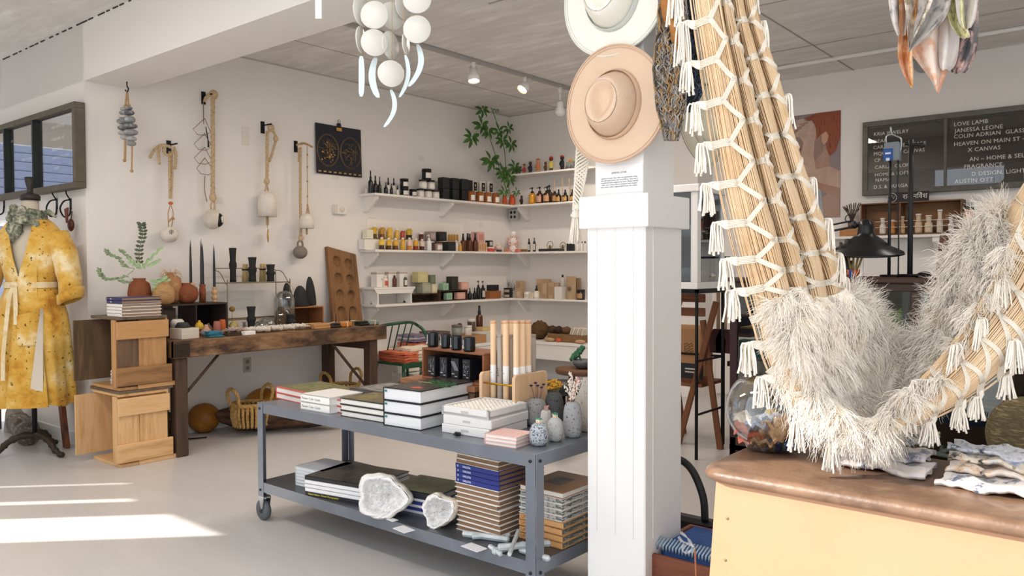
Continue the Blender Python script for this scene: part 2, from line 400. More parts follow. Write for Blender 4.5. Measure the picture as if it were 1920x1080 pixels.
for k,(dx,dy,rx,rz,c)in enumerate([(-9,50,9,4,'#a9a9a7'),(-10,57,11,4,'#8d8f90'),(-12,64,11,4,'#c9c5be'),(-13,73,14,6,'#85878a'),(-14,85,12,5,'#6f7175'),(-12,95,12,5,'#aaa7a3'),(-11,103,9,5,'#b5b1ac'),
(5,50,7,4,'#77797c'),(8,59,9,5,'#5f6164'),(9,72,10,7,'#8f9194'),(11,84,13,5,'#77797c'),(12,96,13,6,'#8a8c90'),(13,108,10,5,'#a3a3a3'),(13,117,9,5,'#8f9194')]):
    obj('felt_stone',MB().sph((dx*s,0,-dy*s+.0),rx*s,(1,1,rz/rx),14,8),M(c,.95,var=(c,'#c9c7c2'),vs=34,vt=.6,bump=.5,bs=90),t)
def peg(name,lab,px,py):
    p=atx(px,py,XA);t=thing(name,lab,'wall hook',tuple(p),R(90),'small black wall hooks above the workbench')
    obj('plate',MB().bx(-.018,.018,-.008,0,-.05,.05,.003),IRON,t)
    obj('rod',MB().cyl((0,0,.015),(0,-.13,.015),.006),IRON,t)
    return Vector(p)
def pt(px,py,off=.06):return atx(px,py,XA+off)
def wallpath(pts,off=.07):return[pt(x,y,off)for x,y in pts]
def hang(name,lab,cat,base):return thing(name,lab,cat,tuple(base))
def child_mb(t):return Vector(t.location)
def rel(t,pts):o=Vector(t.location);return[Vector(p)-o for p in pts]
peg('wall_hook','black wall hook with a thick knot of rope, left of the sconce bells',316,276)
peg('wall_hook','highest black wall hook, holding the long rope with a half-round bell',381,184)
peg('wall_hook','black wall hook holding the rope with the larger white bell',492,239)
peg('wall_hook','black wall hook nearest the star map poster',554,275)

t=hang('rope_bell','white round ceramic bell with a starburst on a tan rope, above the vases','bell',pt(318,440,.09))
obj('rope',MB().rope(rel(t,spline(wallpath([(318,284),(318,330),(319,372)],.09),6)),.011).rope(rel(t,wallpath([(322,290),(323,330),(321,372)],.09)),.009),ROPE,t)
mb=MB()
for pts in([(281,296),(290,280),(305,272),(320,276)],[(326,276),(330,290),(328,317)],[(300,272),(297,290),(299,308)],[(310,272),(306,282),(316,292),(326,282)]):mb.rope(rel(t,spline(wallpath(pts,.11),6)),.012)
obj('knot',mb,ROPE,t)
mb=MB();mb.tube(rel(t,wallpath([(319,385),(315,400),(316,425)],.09)),.004).tube(rel(t,wallpath([(321,385),(325,400),(322,425)],.09)),.004).tube(rel(t,spline(wallpath([(316,416),(324,408),(326,412)],.1),4)),.007)
obj('cord',mb,TWINE,t)
obj('bead',MB().sph(rel(t,[pt(320,381,.09)])[0],.018,(1,1,.7)),M('#c8622f',.6),t)
mb=MB();mb.sph((0,0,0),.066,(1,1,.92),24,14)
obj('ball',mb,M('#e4ddd4',.5,var=('#d3c8bb',),vs=14),t)
mb=MB()
for k in range(8):a=k*math.pi/4;mb.box((.0635,-.018+.013*math.cos(a),.018+.013*math.sin(a)),(.002,.017,.003),(-a if False else a,0,0))
obj('starburst',mb,M('#4a3a30',.7),t)

t=hang('wire_mobile','string of thin wire fan shapes hanging beside the tallest rope','mobile',pt(383,300,.06))
mb=MB();mb.tube(rel(t,wallpath([(381,190),(382,232)],.06)),.004)
for(x0,y0)in((362,234),(364,262),(364,288),(369,308)):
    P_=wallpath([(384,y0-12),(x0,y0+8),(x0+8,y0+18),(x0+22,y0+20),(x0+33,y0+14),(384,y0-12)],.06);mb.tube(rel(t,P_),.0028,5)
mb.tube(rel(t,wallpath([(384,330),(383,355),(388,378)],.06)),.0035)
obj('wire',mb,M('#8a7360',.7),t)
mb=MB();mb.tube(rel(t,wallpath([(386,238),(390,262),(391,276)],.07)),[.004,.005,.009]);obj('black_tip',mb,BLACK,t)

t=hang('rope_bell','black and white round ceramic bell on the tallest thick rope','bell',pt(399,411,.09))
mb=MB();mb.rope(rel(t,wallpath([(399,178),(399,260),(399,365)],.09)),.018)
for pts in([(383,190),(390,180),(402,172),(405,178)],[(384,186),(396,174),(406,180),(400,186)]):mb.rope(rel(t,spline(wallpath(pts,.1),6)),.013)
mb.sph(rel(t,[pt(400,176,.1)])[0],.035,(.8,1,.9)).sph(rel(t,[pt(399,370,.09)])[0],.03,(.8,1,1.2))
for dx in(-4,4):mb.rope(rel(t,wallpath([(399,372),(399+dx,385),(399+dx*.6,396)],.09)),.008)
obj('rope',mb,ROPE,t)
obj('ball',MB().sph((0,0,0),.072,(1,1,1.1),24,14),M('#ded6cb',.5,var=('#c4b9aa',),vs=10),t)
obj('glazed_hollow',MB().sph((.03,.028,-.006),.05,(1,.8,1.15),20,12),M('#1b1917',.3),t)
obj('inner_disc',MB().sph((.055,.036,-.004),.03,(.9,.75,1.15),20,12),M('#d9d0c4',.5),t)

t=hang('rope_bell','large white ceramic bell with a gold disc below, on a knotted rope','bell',pt(501,386,.09))
mb=MB();mb.rope(rel(t,wallpath([(501,246),(501,300),(500,345)],.09)),.015);mb.rope(rel(t,spline(wallpath([(508,240),(517,258),(511,285),(505,303)],.09),6)),.012)
for x,y,r in((508,240,.03),(517,260,.024),(500,340,.026)):mb.sph(rel(t,[pt(x,y,.1)])[0],r,(.9,1,1.1))
for dx in(-3,3):mb.rope(rel(t,wallpath([(500,345),(500+dx,358)],.09)),.008)
obj('rope',mb,ROPE,t)
obj('bell_cup',MB().lathe([(0,.115),(.045,.11),(.066,.09),(.075,.04),(.078,-.09),(.074,-.09),(.07,.03),(.05,.08),(0,.09)],(0,0,0),28),CERAM,t)
obj('clapper',MB().cyl((0,0,-.05),(0,0,-.16),.011),M('#a98f6c',.8),t)
mb=MB();mb.tube([(0,0,-.16),(0,0,-.185)],.003);obj('cord',mb,TWINE,t)
obj('brass_disc',MB().lathe([(.002,-.006),(.036,0),(.042,.006),(.036,.004),(.002,.0)],(0,0,-.25),24,Matrix.Rotation(R(60),3,'Z')@Matrix.Rotation(R(90),3,'Y')@Matrix.Diagonal((1.45,1,1))),BRASS,t)

t=hang('rope_bell','small white bell on a thin beaded cord beside the star map','bell',pt(575,416,.12))
mb=MB();mb.tube(rel(t,spline(wallpath([(556,273),(566,269),(578,272)],.12),4)),.006).tube(rel(t,wallpath([(576,274),(576,320),(577,385),(577,400)],.12)),.0035)
for y in(290,313,340,368,385):mb.sph(rel(t,[pt(576.5,y,.12)])[0],.009)
for dx in(-3,3):mb.tube(rel(t,wallpath([(577,382),(577+dx,402)],.12)),.004)
mb.tube(rel(t,spline(wallpath([(556,272),(570,268),(586,276)],.13),4)),.008)
obj('cord',mb,TWINE,t)
obj('bell_cup',MB().lathe([(0,.072),(.034,.066),(.052,.045),(.06,.01),(.062,-.058),(.058,-.058),(.055,.01),(0,.05)],(0,0,0),26),CERAM,t)
obj('clapper',MB().cyl((.0,0,-.03),(0,0,-.11),.009),M('#a98f6c',.8),t)
t=hang('rope_bell','matte grey-brown ball on a straight rope left of the board of hollows','bell',pt(563,473,.08))
mb=MB();mb.rope(rel(t,wallpath([(563,276),(563,360),(564,445)],.08)),.013);mb.sph(rel(t,[pt(564,447,.08)])[0],.024,(1,1,1.2)).rope(rel(t,wallpath([(560,278),(559,303)],.08)),.006)
obj('rope',mb,ROPE,t)
mb=MB()
mb.tube(spline([(0,-.025,.045),(0,-.022,.085),(0,0,.1),(0,.022,.085),(0,.025,.045)],5),.009,8)
obj('loop',mb,M('#857a72',.8),t)
obj('ball',MB().sph((0,0,0),.062,(1,1,.92),24,14),M('#857a72',.85,bump=.2,bs=60),t)

a,b=atx(589,242,XA),atx(675,322,XA)
t=thing('star_map_poster','dark blue star map poster with gold constellations on the long wall','poster',(XA+.004,(a.y+b.y)/2,(a.z+b.z)/2),R(90));wd=b.y-a.y;hh=.225
P_=[[Vector((-wd/2+wd*i/14,-.004-.012*(math.cos(i/14*6.28)*.3+.3)*(1-j/8)-.02*(abs(i-7)/7)**3*(j/8-.0),-hh+2*hh*(1-j/8)))for j in range(9)]for i in range(15)]
obj('sheet',MB().slab(P_,Vector((0,.0012,0))),M('#1d1f2a',.6),t)
mb=MB();GOLD=M('#c9a15f',.35,.8)
for cx in(-wd*.25,wd*.25):
    for r in(.122,.114):mb.tube([(cx+r*math.cos(a_),-.024,-.01+r*1.2*math.sin(a_))for a_ in[k*math.pi/24 for k in range(48)]],.0008,4,True)
    pp=[(cx+random.uniform(.01,.11)*math.cos(q),random.uniform(.01,.12)*math.sin(q)-.01)for q in[random.uniform(0,6.28)for _ in range(60)]]
    for k,(x,z)in enumerate(pp):
        mb.box((x,-.027,z),((random.uniform(.003,.006)if x>0 or z>-.02 else random.uniform(.008,.018)),.001,random.uniform(.002,.006)if x>0 or z>-.02 else random.uniform(.006,.014)))
        if k%2 and abs(x-pp[k-1][0])+abs(z-pp[k-1][1])<.16:mb.tube([(x,-.026,z),(pp[k-1][0],-.026,pp[k-1][1])],.0009,3)
for k in range(9):mb.box((-wd*.44+k*wd*.11,-.030,-.205),(.03,.001,.012))
mb.box((0,-.02,.195),(.06,.001,.03))
obj('gold_print',mb,GOLD,t)
mb=MB();mb.prism([(-.018,.215),(.018,.215),(.012,.25),(-.012,.25)],-.03,-.004).tube([(-.01,-.02,.25),(-.014,-.02,.275),(0,-.02,.285),(.014,-.02,.275),(.01,-.02,.25)],.0025,5)
obj('binder_clip',mb,BLACK,t)

p=atx(635,393,XA);t=thing('thermostat','white wall thermostat with a round dial left of the shelves','thermostat',tuple(p),R(90))
obj('housing',MB().bx(-.075,.075,-.035,0,-.045,.045,.006),M('#e8e4dd',.5),t)
obj('dial',MB().cyl((.01,-.035,0),(.01,-.043,0),.028,seg=20),M('#d8d2c8',.4),t)
obj('side_block',MB().bx(-.075,-.045,-.04,-.034,-.04,.04,.003),M('#d9d4cb',.5),t)
CARD=M('#ddd8cf',.7)
for px,py,lab in((460,255,'faint tall white switch cover between two hanging ropes'),(410,376,'tiny white price card beside the tallest rope'),(629,332,'tiny white price card under the star map poster'),(696,412,'tiny white price card under the top shelf bracket'),
(790,297,'faint clear card sleeve above the stacked candle jars'),(902,421,'small white price card above the amber spray bottles')):
    p=atx(px,py,XA);big=px==460
    solo('price_card' if not big else 'switch_cover',MB().bx(-.035,.035,-.004,0,-.075 if big else-.022,.075 if big else .022,.002),CARD,lab,'card' if not big else 'switch',tuple(p),R(90))
def outlet(loc,rz,lab,quad=False):
    t=thing('wall_outlet',lab,'outlet',loc,rz);w_=.07 if quad else .038
    obj('cover_plate',MB().bx(-w_,w_,-.006 if not quad else-.05,0,-.062,.062,.003),M('#b9b5b0' if not quad else '#c4c4c6',.4,.3 if quad else 0),t)
    for x in((-.026,.026)if quad else(0,)):
        for z in(-.026,.026):obj('socket',MB().cyl((x,-.006 if not quad else-.05,z),(x,-.009 if not quad else-.054,z),.018,seg=14),M('#2a2826',.5)if quad else M('#8c7f70',.5),t)
outlet(tuple(atx(463,684,XA)),R(90),'grey double outlet plate on the wall under the workbench')
outlet(tuple(aty(967,403,YB)),0,'metal box with four black sockets under the top shelf corner',True)
# ================================================================ mannequin and robe
ROBE=M('#b57c20',.85,var=('#a96d18','#cd9c38','#dbb45c','#eadbb2','#efe4cd'),vs=4.2,vt=.8,bump=.5,bs=9,sheen=.2)
def rob_extra():
    m=ROBE;nt=m.node_tree;b=nt.nodes['Principled BSDF'];L=nt.links.new
    src=b.inputs['Base Color'].links[0].from_socket
    tc=nt.nodes.new('ShaderNodeTexCoord');n=nt.nodes.new('ShaderNodeTexNoise');n.inputs['Scale'].default_value=42;n.inputs['Detail'].default_value=3
    L(tc.outputs['Object'],n.inputs['Vector']);r=nt.nodes.new('ShaderNodeValToRGB');r.color_ramp.elements[0].position=.64;r.color_ramp.elements[1].position=.69
    L(n.outputs[0],r.inputs[0]);mx=nt.nodes.new('ShaderNodeMixRGB');mx.inputs[2].default_value=lin('#5a4a1c');L(r.outputs[0],mx.inputs[0]);L(src,mx.inputs[1]);L(mx.outputs[0],b.inputs['Base Color'])
rob_extra()
mp=atz(66,851,0);MX,MY=mp.x,mp.y
t=thing('dress_form','linen torso dress form on a black branching iron stand, near the left wall','mannequin',(MX,MY,0),R(39))
LINEN=M('#c9bfae',.9)
def ring(cx,cy,z,rx,ry,n=28,f=None):
    return[Vector((cx+rx*math.cos(2*math.pi*k/n)*(f(2*math.pi*k/n,z)if f else 1),cy+ry*math.sin(2*math.pi*k/n)*(f(2*math.pi*k/n,z)if f else 1),z))for k in range(n)]
mb=MB();mb.grid([ring(0,0,z,rx,ry)for z,rx,ry in((.78,.13,.11),(.86,.165,.13),(.98,.155,.12),(1.12,.115,.09),(1.26,.14,.105),(1.40,.165,.11),(1.52,.17,.10),(1.58,.13,.085),(1.63,.07,.065),(1.68,.055,.055),(1.77,.052,.052),(1.775,.01,.01))],True)
obj('torso',mb,LINEN,t)
mb=MB();mb.lathe([(.0,1.77),(.062,1.77),(.064,1.80),(.05,1.812),(.022,1.82),(.018,1.85),(.03,1.9),(.033,1.93),(.0,1.935)],(0,0,0),24,Matrix.Identity(3))
obj('neck_cap',mb,M('#2a2522',.5),t)
obj('pole',MB().cyl((0,0,.12),(0,0,.8),.017),IRON,t)
for k in range(3):
    a_=R(215+120*k);d=Vector((math.cos(a_),math.sin(a_),0));mb=MB()
    mb.tube(spline([(0,0,.13),d*.08+Vector((0,0,.135)),d*.16+Vector((0,0,.10)),d*.21+Vector((0,0,.05)),d*.27+Vector((0,0,.022))],5),[.026-.0005*i+(.006 if i%4==0 else 0)for i in range(21)],8)
    mb.sph(d*.275+Vector((0,0,.022)),.022,(1.2,1,.9))
    obj('foot',mb,M('#3f362c',.6,.5,bump=.6,bs=40),t)

rb=thing('robe','long yellow and rust eco-dyed wrap robe worn by the dress form','robe',(MX,MY,0),R(39))
def fold(a_,z):
    k=max(0,min(1,(1.28-z)/.9));return 1+k*.055*math.sin(a_*9+z*2)+k*.03*math.sin(a_*17+1)+.012*math.sin(a_*5+z*9)
prof=[(.37,.285,.21),(.45,.28,.205),(.6,.27,.195),(.8,.255,.185),(.98,.235,.17),(1.10,.195,.145),(1.17,.17,.128),(1.2,.166,.125),(1.25,.178,.135),(1.36,.205,.15),(1.48,.215,.145),(1.56,.20,.125),(1.61,.16,.1),(1.655,.10,.085)]
def robeP(open_=True):
    rows=[]
    for(z,rx,ry)in prof:
        n=72;a0=R(270);half=0
        if z>1.22:half=R(2+(z-1.22)*95*.62)
        r_=[]
        for k in range(n+1):
            a_=a0+half+(2*math.pi-2*half)*k/n;f=fold(a_,z);zz=z+(.02*math.sin(a_*4)if z<.4 else 0)
            r_.append(Vector((rx*math.cos(a_)*f+.0,ry*math.sin(a_)*f,zz)))
        rows.append(r_)
    return rows
mb=MB();P_=robeP();mb.slab(P_,lambda i,j:Vector((-P_[i][j].x,-P_[i][j].y,0)).normalized()*.006)
obj('robe_body',mb,ROBE,rb)
mb=MB();fp=[]
for i,z in enumerate([.36,.5,.7,.9,1.05,1.17,1.3,1.42,1.54,1.63]):
    r_=[]
    for j in range(8):
        u=j/7
        if z<=1.17:a_=R(262+u*50);rx,ry=.31-.16*(z-.36)/.81+.004,.235-.10*(z-.36)/.81+.01
        else:
            q=(z-1.17)/.46;a_=R(262+u*30+q*42);rx,ry=.19+.035*math.sin(q*2.6)-q*.05,.15+.01*math.sin(q*3)-q*.04
        r_.append(Vector((rx*math.cos(a_),ry*math.sin(a_)*(1+.02*math.sin(u*14)),z)))
    fp.append(r_)
mb.slab(fp,Vector((0,.008,0)));obj('front_lapel',mb,ROBE,rb)
mb=MB();mb.slab([[Vector((.02+.16*u+(.03 if v>.5 else 0)*0,-.205-.028*math.sin(math.pi*u)+.03*u*u+.075*u,.78+.2*v+.02*math.sin(math.pi*u)*(v>.9)))for v in(0,.3,.6,.9,1)]for u in[k/8 for k in range(9)]],Vector((0,.012,0)))
obj('pocket',mb,ROBE,rb)
obj('pale_facing',MB().slab([[Vector((.175+.008*v-.075*(1-u)*(1-v),-.215+.03*u+.005*v,.43+.60*v))for u in(0,.5,1)]for v in[k/6 for k in range(7)]],Vector((0,.006,0))),M('#ded5c6',.9,bump=.4,bs=12),rb)
for sd in(-1,1):
    ctr=[(sd*.17,0,1.53),(sd*.235,-.005,1.40),(sd*.275,-.02,1.25),(sd*.30,-.05,1.13),(sd*.315,-.075,1.07)]
    rad=[.095,.095,.09,.083,.08];rows=[]
    cs=spline(ctr,5)
    for i,c in enumerate(cs):
        q=i/(len(cs)-1);rr=rad[0]+(rad[-1]-rad[0])*q
        rows.append([Vector((c.x+rr*.8*math.cos(a_)*(1+.06*math.sin(a_*5+i)),c.y+rr*math.sin(a_)*(1+.05*math.sin(a_*4+i*.7)),c.z+.35*rr*math.cos(a_)*sd))for a_ in[2*math.pi*k/22 for k in range(22)]])
    mb=MB();mb.grid(rows,True);s_=obj('sleeve',mb,ROBE,rb)
    cs2=rows[-1];up=[v+Vector((0,0,.075))for v in cs2];cc=sum(cs2,Vector())/22
    mb=MB();mb.grid([[cc+(v-cc)*1.02 for v in cs2],[cc+(v-cc)*1.22+Vector((0,0,.01))for v in cs2],[cc+(v-cc)*1.26+Vector((0,0,.07))for v in cs2],[cc+(v-cc)*1.0+Vector((0,0,.08))for v in cs2]],True)
    obj('cuff',mb,ROBE,s_)
mb=MB();mb.grid([[Vector((.180*math.cos(a_),.140*math.sin(a_),z))for a_ in[2*math.pi*k/36 for k in range(36)]]for z in(1.165,1.185,1.205)],True)
mb.sph((-.03,-.15,1.185),.025,(1.2,.7,1))
for pts in([(-.03,-.155,1.18),(-.045,-.175,1.1),(-.05,-.2,.95),(-.055,-.235,.72),(-.05,-.25,.55)],[(-.02,-.155,1.18),(.0,-.18,1.08),(.01,-.2,.92)]):
    sp=spline(pts,4);mb.slab([[p_+Vector((-.014,0,0)),p_+Vector((.014,0,0))]for p_ in sp],Vector((0,-.004,0)))
obj('belt',mb,M('#d3b981',.85,var=('#e8dcc0',),vs=12),rb)
SCARF=M('#4d5446',.95,var=('#2f3330','#7d8270','#c8c2ab','#5b614a'),vs=26,vt=.9,bump=.9,bs=60)
sc_=thing('neck_scarf','grey-green crinkled scarf tied round the neck of the dress form','scarf',(MX,MY,1.6),R(39))
mb=MB()
for q in range(3):
    mb.tube([Vector(((.088+.01*q)*math.cos(a_),(.085+.012*q)*math.sin(a_)-.02,.085-.035*q-.02*math.sin(a_+1)+.008*math.sin(a_*7+q)))for a_ in[2*math.pi*k/40 for k in range(40)]],[.024+.006*math.sin(k*1.9+q)for k in range(40)],8,True)
obj('wrap',mb,SCARF,sc_)
mb=MB();mb.sph((-.04,-.115,-.03),.05,(1.1,.6,1.3),16,10,lambda d:1+.12*math.sin(d.x*12+d.z*9));mb.tube(spline([(-.02,-.1,-.02),(-.05,-.12,-.08),(-.045,-.125,-.12)],4),[.03,.03,.028,.026,.022,.02,.016,.01,.004],8)
obj('drape',mb,SCARF,sc_)
mb=MB();mb.tube(spline([(.07,.02,.06),(.12,.0,.09),(.16,-.02,.075),(.19,-.02,.05)],4),[.02,.024,.02,.022,.018,.02,.016,.018,.014,.014,.01,.008,.004],8)
obj('tail',mb,SCARF,sc_)

a=atz(83,812,0)
t=thing('birch_log','pale grey birch log lying on the floor behind the dress form','log',(-6.72,2.3,0))
mb=MB();dr=(Vector((-.33,.04,0)),Vector((.30,-.10,0)))
mb.tube([dr[0]+(dr[1]-dr[0])*(k/10)+Vector((0,0,.085))for k in range(11)],[.08+.006*math.sin(k*2.1)for k in range(11)],16)
obj('bark',mb,M('#8f8780',.9,var=('#5b534d','#b5ada6'),vs=9,bump=.7,bs=25,stretch=(1,4,4)),t)
obj('branch_stub',MB().cyl((.12,-.07,.13),(.13,-.13,.17),.03,.026),M('#6e655d',.9),t)
solo('river_stone',MB().sph((0,0,.05),.12,(1.05,.8,.42),20,12),M('#6c6a68',.8,bump=.2,bs=50),'flat grey river stone on the floor in front of the birch log','stone',tuple(atz(49,812,0)+Vector((0,.06,0))))
mb=MB();mb.prism([(-.1,0),(.12,0),(.16,.14),(.1,.1),(-.02,.24),(-.07,.16)],-.05,.02)
solo('driftwood_piece',mb,M('#9a948e',.9,var=('#6f6963',),vs=9,bump=.8,bs=20),'pale jagged driftwood piece standing behind the flat stone','driftwood',(-7.02,2.33,0),.2)
mb=MB();mb.box((0,0,.32),(.075,.03,.72),(0,R(-16),0),.004)
solo('leaning_board',mb,wood('#5a2f1c','#7a4529','#3f2114','Z'),'reddish brown board leaning on the wall behind the dress form','board',(-6.23,2.36,.0),R(-4))
mb=MB();mb.box((0,0,.3),(.05,.05,.62),(0,R(-18),0),.004)
solo('wooden_stool_leg',mb,wood('#8a4a33','#a35e44','#6b3726','Z'),'reddish slanted wooden stand leg at the left picture edge','stand',(-7.34,2.22,0))
t=thing('clothes_pile','dark folded clothes on a low shelf at the left picture edge','clothes',(-7.47,2.2,0))
for k,(c,z)in enumerate((('#2d2f3a',.48),('#6d7377',.56),('#3a2a28',.62),('#8a8386',.7),('#23242b',.78))):obj('garment',MB().box((0,0,z),(.4,.22,.075),(0,R(3*((-1)**k)),0),.02),M(c,.9,bump=.5,bs=12),t)
obj('support',MB().bx(-.2,.2,-.1,.1,0,.44),M('#3c2d26',.8),t)
# ================================================================ stacked crates
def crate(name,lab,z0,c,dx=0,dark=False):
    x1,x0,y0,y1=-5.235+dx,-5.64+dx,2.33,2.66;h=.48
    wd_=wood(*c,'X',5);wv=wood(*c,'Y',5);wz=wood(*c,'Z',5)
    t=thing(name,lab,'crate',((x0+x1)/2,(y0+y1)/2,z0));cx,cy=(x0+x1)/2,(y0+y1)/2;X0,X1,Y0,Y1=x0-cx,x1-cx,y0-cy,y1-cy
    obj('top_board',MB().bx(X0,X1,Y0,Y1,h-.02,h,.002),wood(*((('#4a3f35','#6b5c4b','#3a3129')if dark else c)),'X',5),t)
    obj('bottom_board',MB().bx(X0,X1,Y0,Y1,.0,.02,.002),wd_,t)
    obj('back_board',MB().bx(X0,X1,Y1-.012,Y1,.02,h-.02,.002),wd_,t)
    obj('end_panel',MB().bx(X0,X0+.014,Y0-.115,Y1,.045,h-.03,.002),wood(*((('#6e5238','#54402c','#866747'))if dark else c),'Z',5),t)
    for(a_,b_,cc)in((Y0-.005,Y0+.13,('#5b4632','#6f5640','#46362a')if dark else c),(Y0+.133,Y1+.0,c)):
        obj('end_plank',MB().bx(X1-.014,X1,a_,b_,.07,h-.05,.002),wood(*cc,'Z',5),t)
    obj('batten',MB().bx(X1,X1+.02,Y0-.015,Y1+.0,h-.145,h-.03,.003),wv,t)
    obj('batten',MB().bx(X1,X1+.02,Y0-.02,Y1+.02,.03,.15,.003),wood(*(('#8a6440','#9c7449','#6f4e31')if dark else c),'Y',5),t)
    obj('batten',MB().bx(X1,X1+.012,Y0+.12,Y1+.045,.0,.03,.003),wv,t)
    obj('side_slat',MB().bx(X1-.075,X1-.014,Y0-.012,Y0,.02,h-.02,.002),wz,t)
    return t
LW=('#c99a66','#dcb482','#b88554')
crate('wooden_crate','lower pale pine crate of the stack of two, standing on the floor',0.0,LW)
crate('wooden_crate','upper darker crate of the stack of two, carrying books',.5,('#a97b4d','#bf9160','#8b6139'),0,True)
solo('crate_shelf_board',MB().bx(-.21,.215,-.18,.19,0,.018,.003),wood('#55483b','#6b5b4a','#3e342a','X'),'thin dark board lying between the two stacked crates','board',(-5.44,2.5,.481))
for k in range(5):solo('folded_cloth',MB().box((0,0,0),(.12,.10,.018),(0,0,R(random.uniform(-4,4))),.006),M(['#5f7f9c','#8ea7ba','#3f6287','#d8cfd0','#b87f8a'][k],.9,var=('#e8e4e0','#4f5f80'),vs=60),['blue patterned cloth at the bottom of the small pile in the upper crate','pale blue cloth second from the bottom in the upper crate','dark blue cloth in the middle of the upper crate pile','white and pink cloth second from top in the upper crate','pink patterned cloth on top of the upper crate pile'][k],'cloth',(-5.39,2.42,.532+k*.019))
solo('rough_crystal',MB().sph((0,0,.035),.045,(1.1,1,.8),12,8,lambda d:1+.25*math.sin(d.x*17)*math.sin(d.z*13)),M('#5b5a60',.5,var=('#b9b6b8','#2a2a30'),vs=50,bump=1,bs=60),'dark rough crystal rock lying inside the lower crate','rock',(-5.37,2.40,.022))
# ================================================================ books
PAGE=M('#e9e7e2',.8,var=('#dddad3',),vs=3,stretch=(1,1,120),bump=.15,bs=3)
def book(lab,w_,d_,h_,cover,loc,rz=0,group=None,spine='front',page=None,top=None,spinecol=None,art=None,name='book',title=None):
    """lies flat; width along local x, depth along y; spine on the local -y side (front) or -x side (left)"""
    t=thing(name,lab,'book',loc,rz,group);c=min(.004,h_*.12);cm=M(cover,.35)if isinstance(cover,str)else cover
    a=.004
    if spine=='front':obj('pages',MB().bx(-w_/2+a,w_/2-a,-d_/2+.002,d_/2-a,c,h_-c),page or PAGE,t)
    elif spine=='left':obj('pages',MB().bx(-w_/2+.002,w_/2-a,-d_/2+a,d_/2-a,c,h_-c),page or PAGE,t)
    else:obj('pages',MB().bx(-w_/2+a,w_/2-.002,-d_/2+a,d_/2-a,c,h_-c),page or PAGE,t)
    mb=MB();mb.bx(-w_/2,w_/2,-d_/2,d_/2,0,c).bx(-w_/2,w_/2,-d_/2,d_/2,h_-c,h_)
    if spine=='front':mb.bx(-w_/2,w_/2,-d_/2,-d_/2+.003,0,h_)
    elif spine=='left':mb.bx(-w_/2,-w_/2+.003,-d_/2,d_/2,0,h_)
    elif spine=='back':mb.bx(-w_/2,w_/2,d_/2-.003,d_/2,0,h_)
    obj('cover',mb,cm,t)
    if art:art(t,w_,d_,h_)
    if title:
        s_,sz,col,px_=title
        if spine=='front':text(s_,sz,M(col,.5),t,(px_*w_,-d_/2-.0004,h_*.5-sz*.33),ext=.0003)
        else:text(s_,sz,M(col,.5),t,(-w_/2-.0004,-px_*d_,h_*.5-sz*.33),(R(90),0,R(-90)),ext=.0003)
    return t
def flat(t,poly,z,mat,name='cover_art'):return obj(name,MB().prism([(x,y)for x,y in poly],0,.0008,lambda x,y,q:Vector((x,q,z+y))),mat,t)
def artmat(*c,s=30):return M(c[0],.35,var=c[1:],vs=s,vt=.6)
def artpanel(mat,m=.012):return lambda t,w_,d_,h_:obj('cover_art',MB().bx(-w_/2+m,w_/2-m,-d_/2+m,d_/2-m,h_,h_+.0006),mat,t)
def stackpos(pl,pc,z,dd):
    """row of books with base front edge from pixel pl to pixel pc on height z; returns centre, width, rz"""
    a,b=atz(*pl,z),atz(*pc,z);v=b-a;rz=math.atan2(v.y,v.x);n=Vector((-math.sin(rz),math.cos(rz),0));c=(a+b)/2+n*dd/2
    return c,v.length,rz
# ================================================================ steel cart
STEEL=M('#7b818b',.38,.4,var=('#747a84','#858b95'),vs=3,vt=.8,coat=.1)
STEELD=M('#4e5157',.3,.4)
CX0,CX1,CY0,CY1,CT,CL=-3.585,-1.785,2.29,2.87,.607,.205
t=thing('rolling_cart','long blue-grey steel two-shelf cart on casters in the foreground','cart',((CX0+CX1)/2,(CY0+CY1)/2,0));W2,D2=(CX1-CX0)/2,(CY1-CY0)/2
for nm,z,hh in(('top_shelf',CT,.048),('lower_shelf',CL,.05)):
    mb=MB();mb.bx(-W2+.003,W2-.003,-D2+.003,D2-.003,z-.006,z,.001)
    for y in(-D2,D2-.003):mb.bx(-W2,W2,y,y+.003,z-hh,z+.0)
    for x in(-W2,W2-.003):mb.bx(x,x+.003,-D2,D2,z-hh,z+.0)
    obj(nm,mb,STEEL if nm=='top_shelf' else STEELD,t)
    if nm=='lower_shelf':obj('shelf_rim',MB().bx(-W2-.001,W2+.001,-D2-.0015,-D2,z-hh,z).bx(W2,W2+.0015,-D2,D2,z-hh,z),STEEL,t)
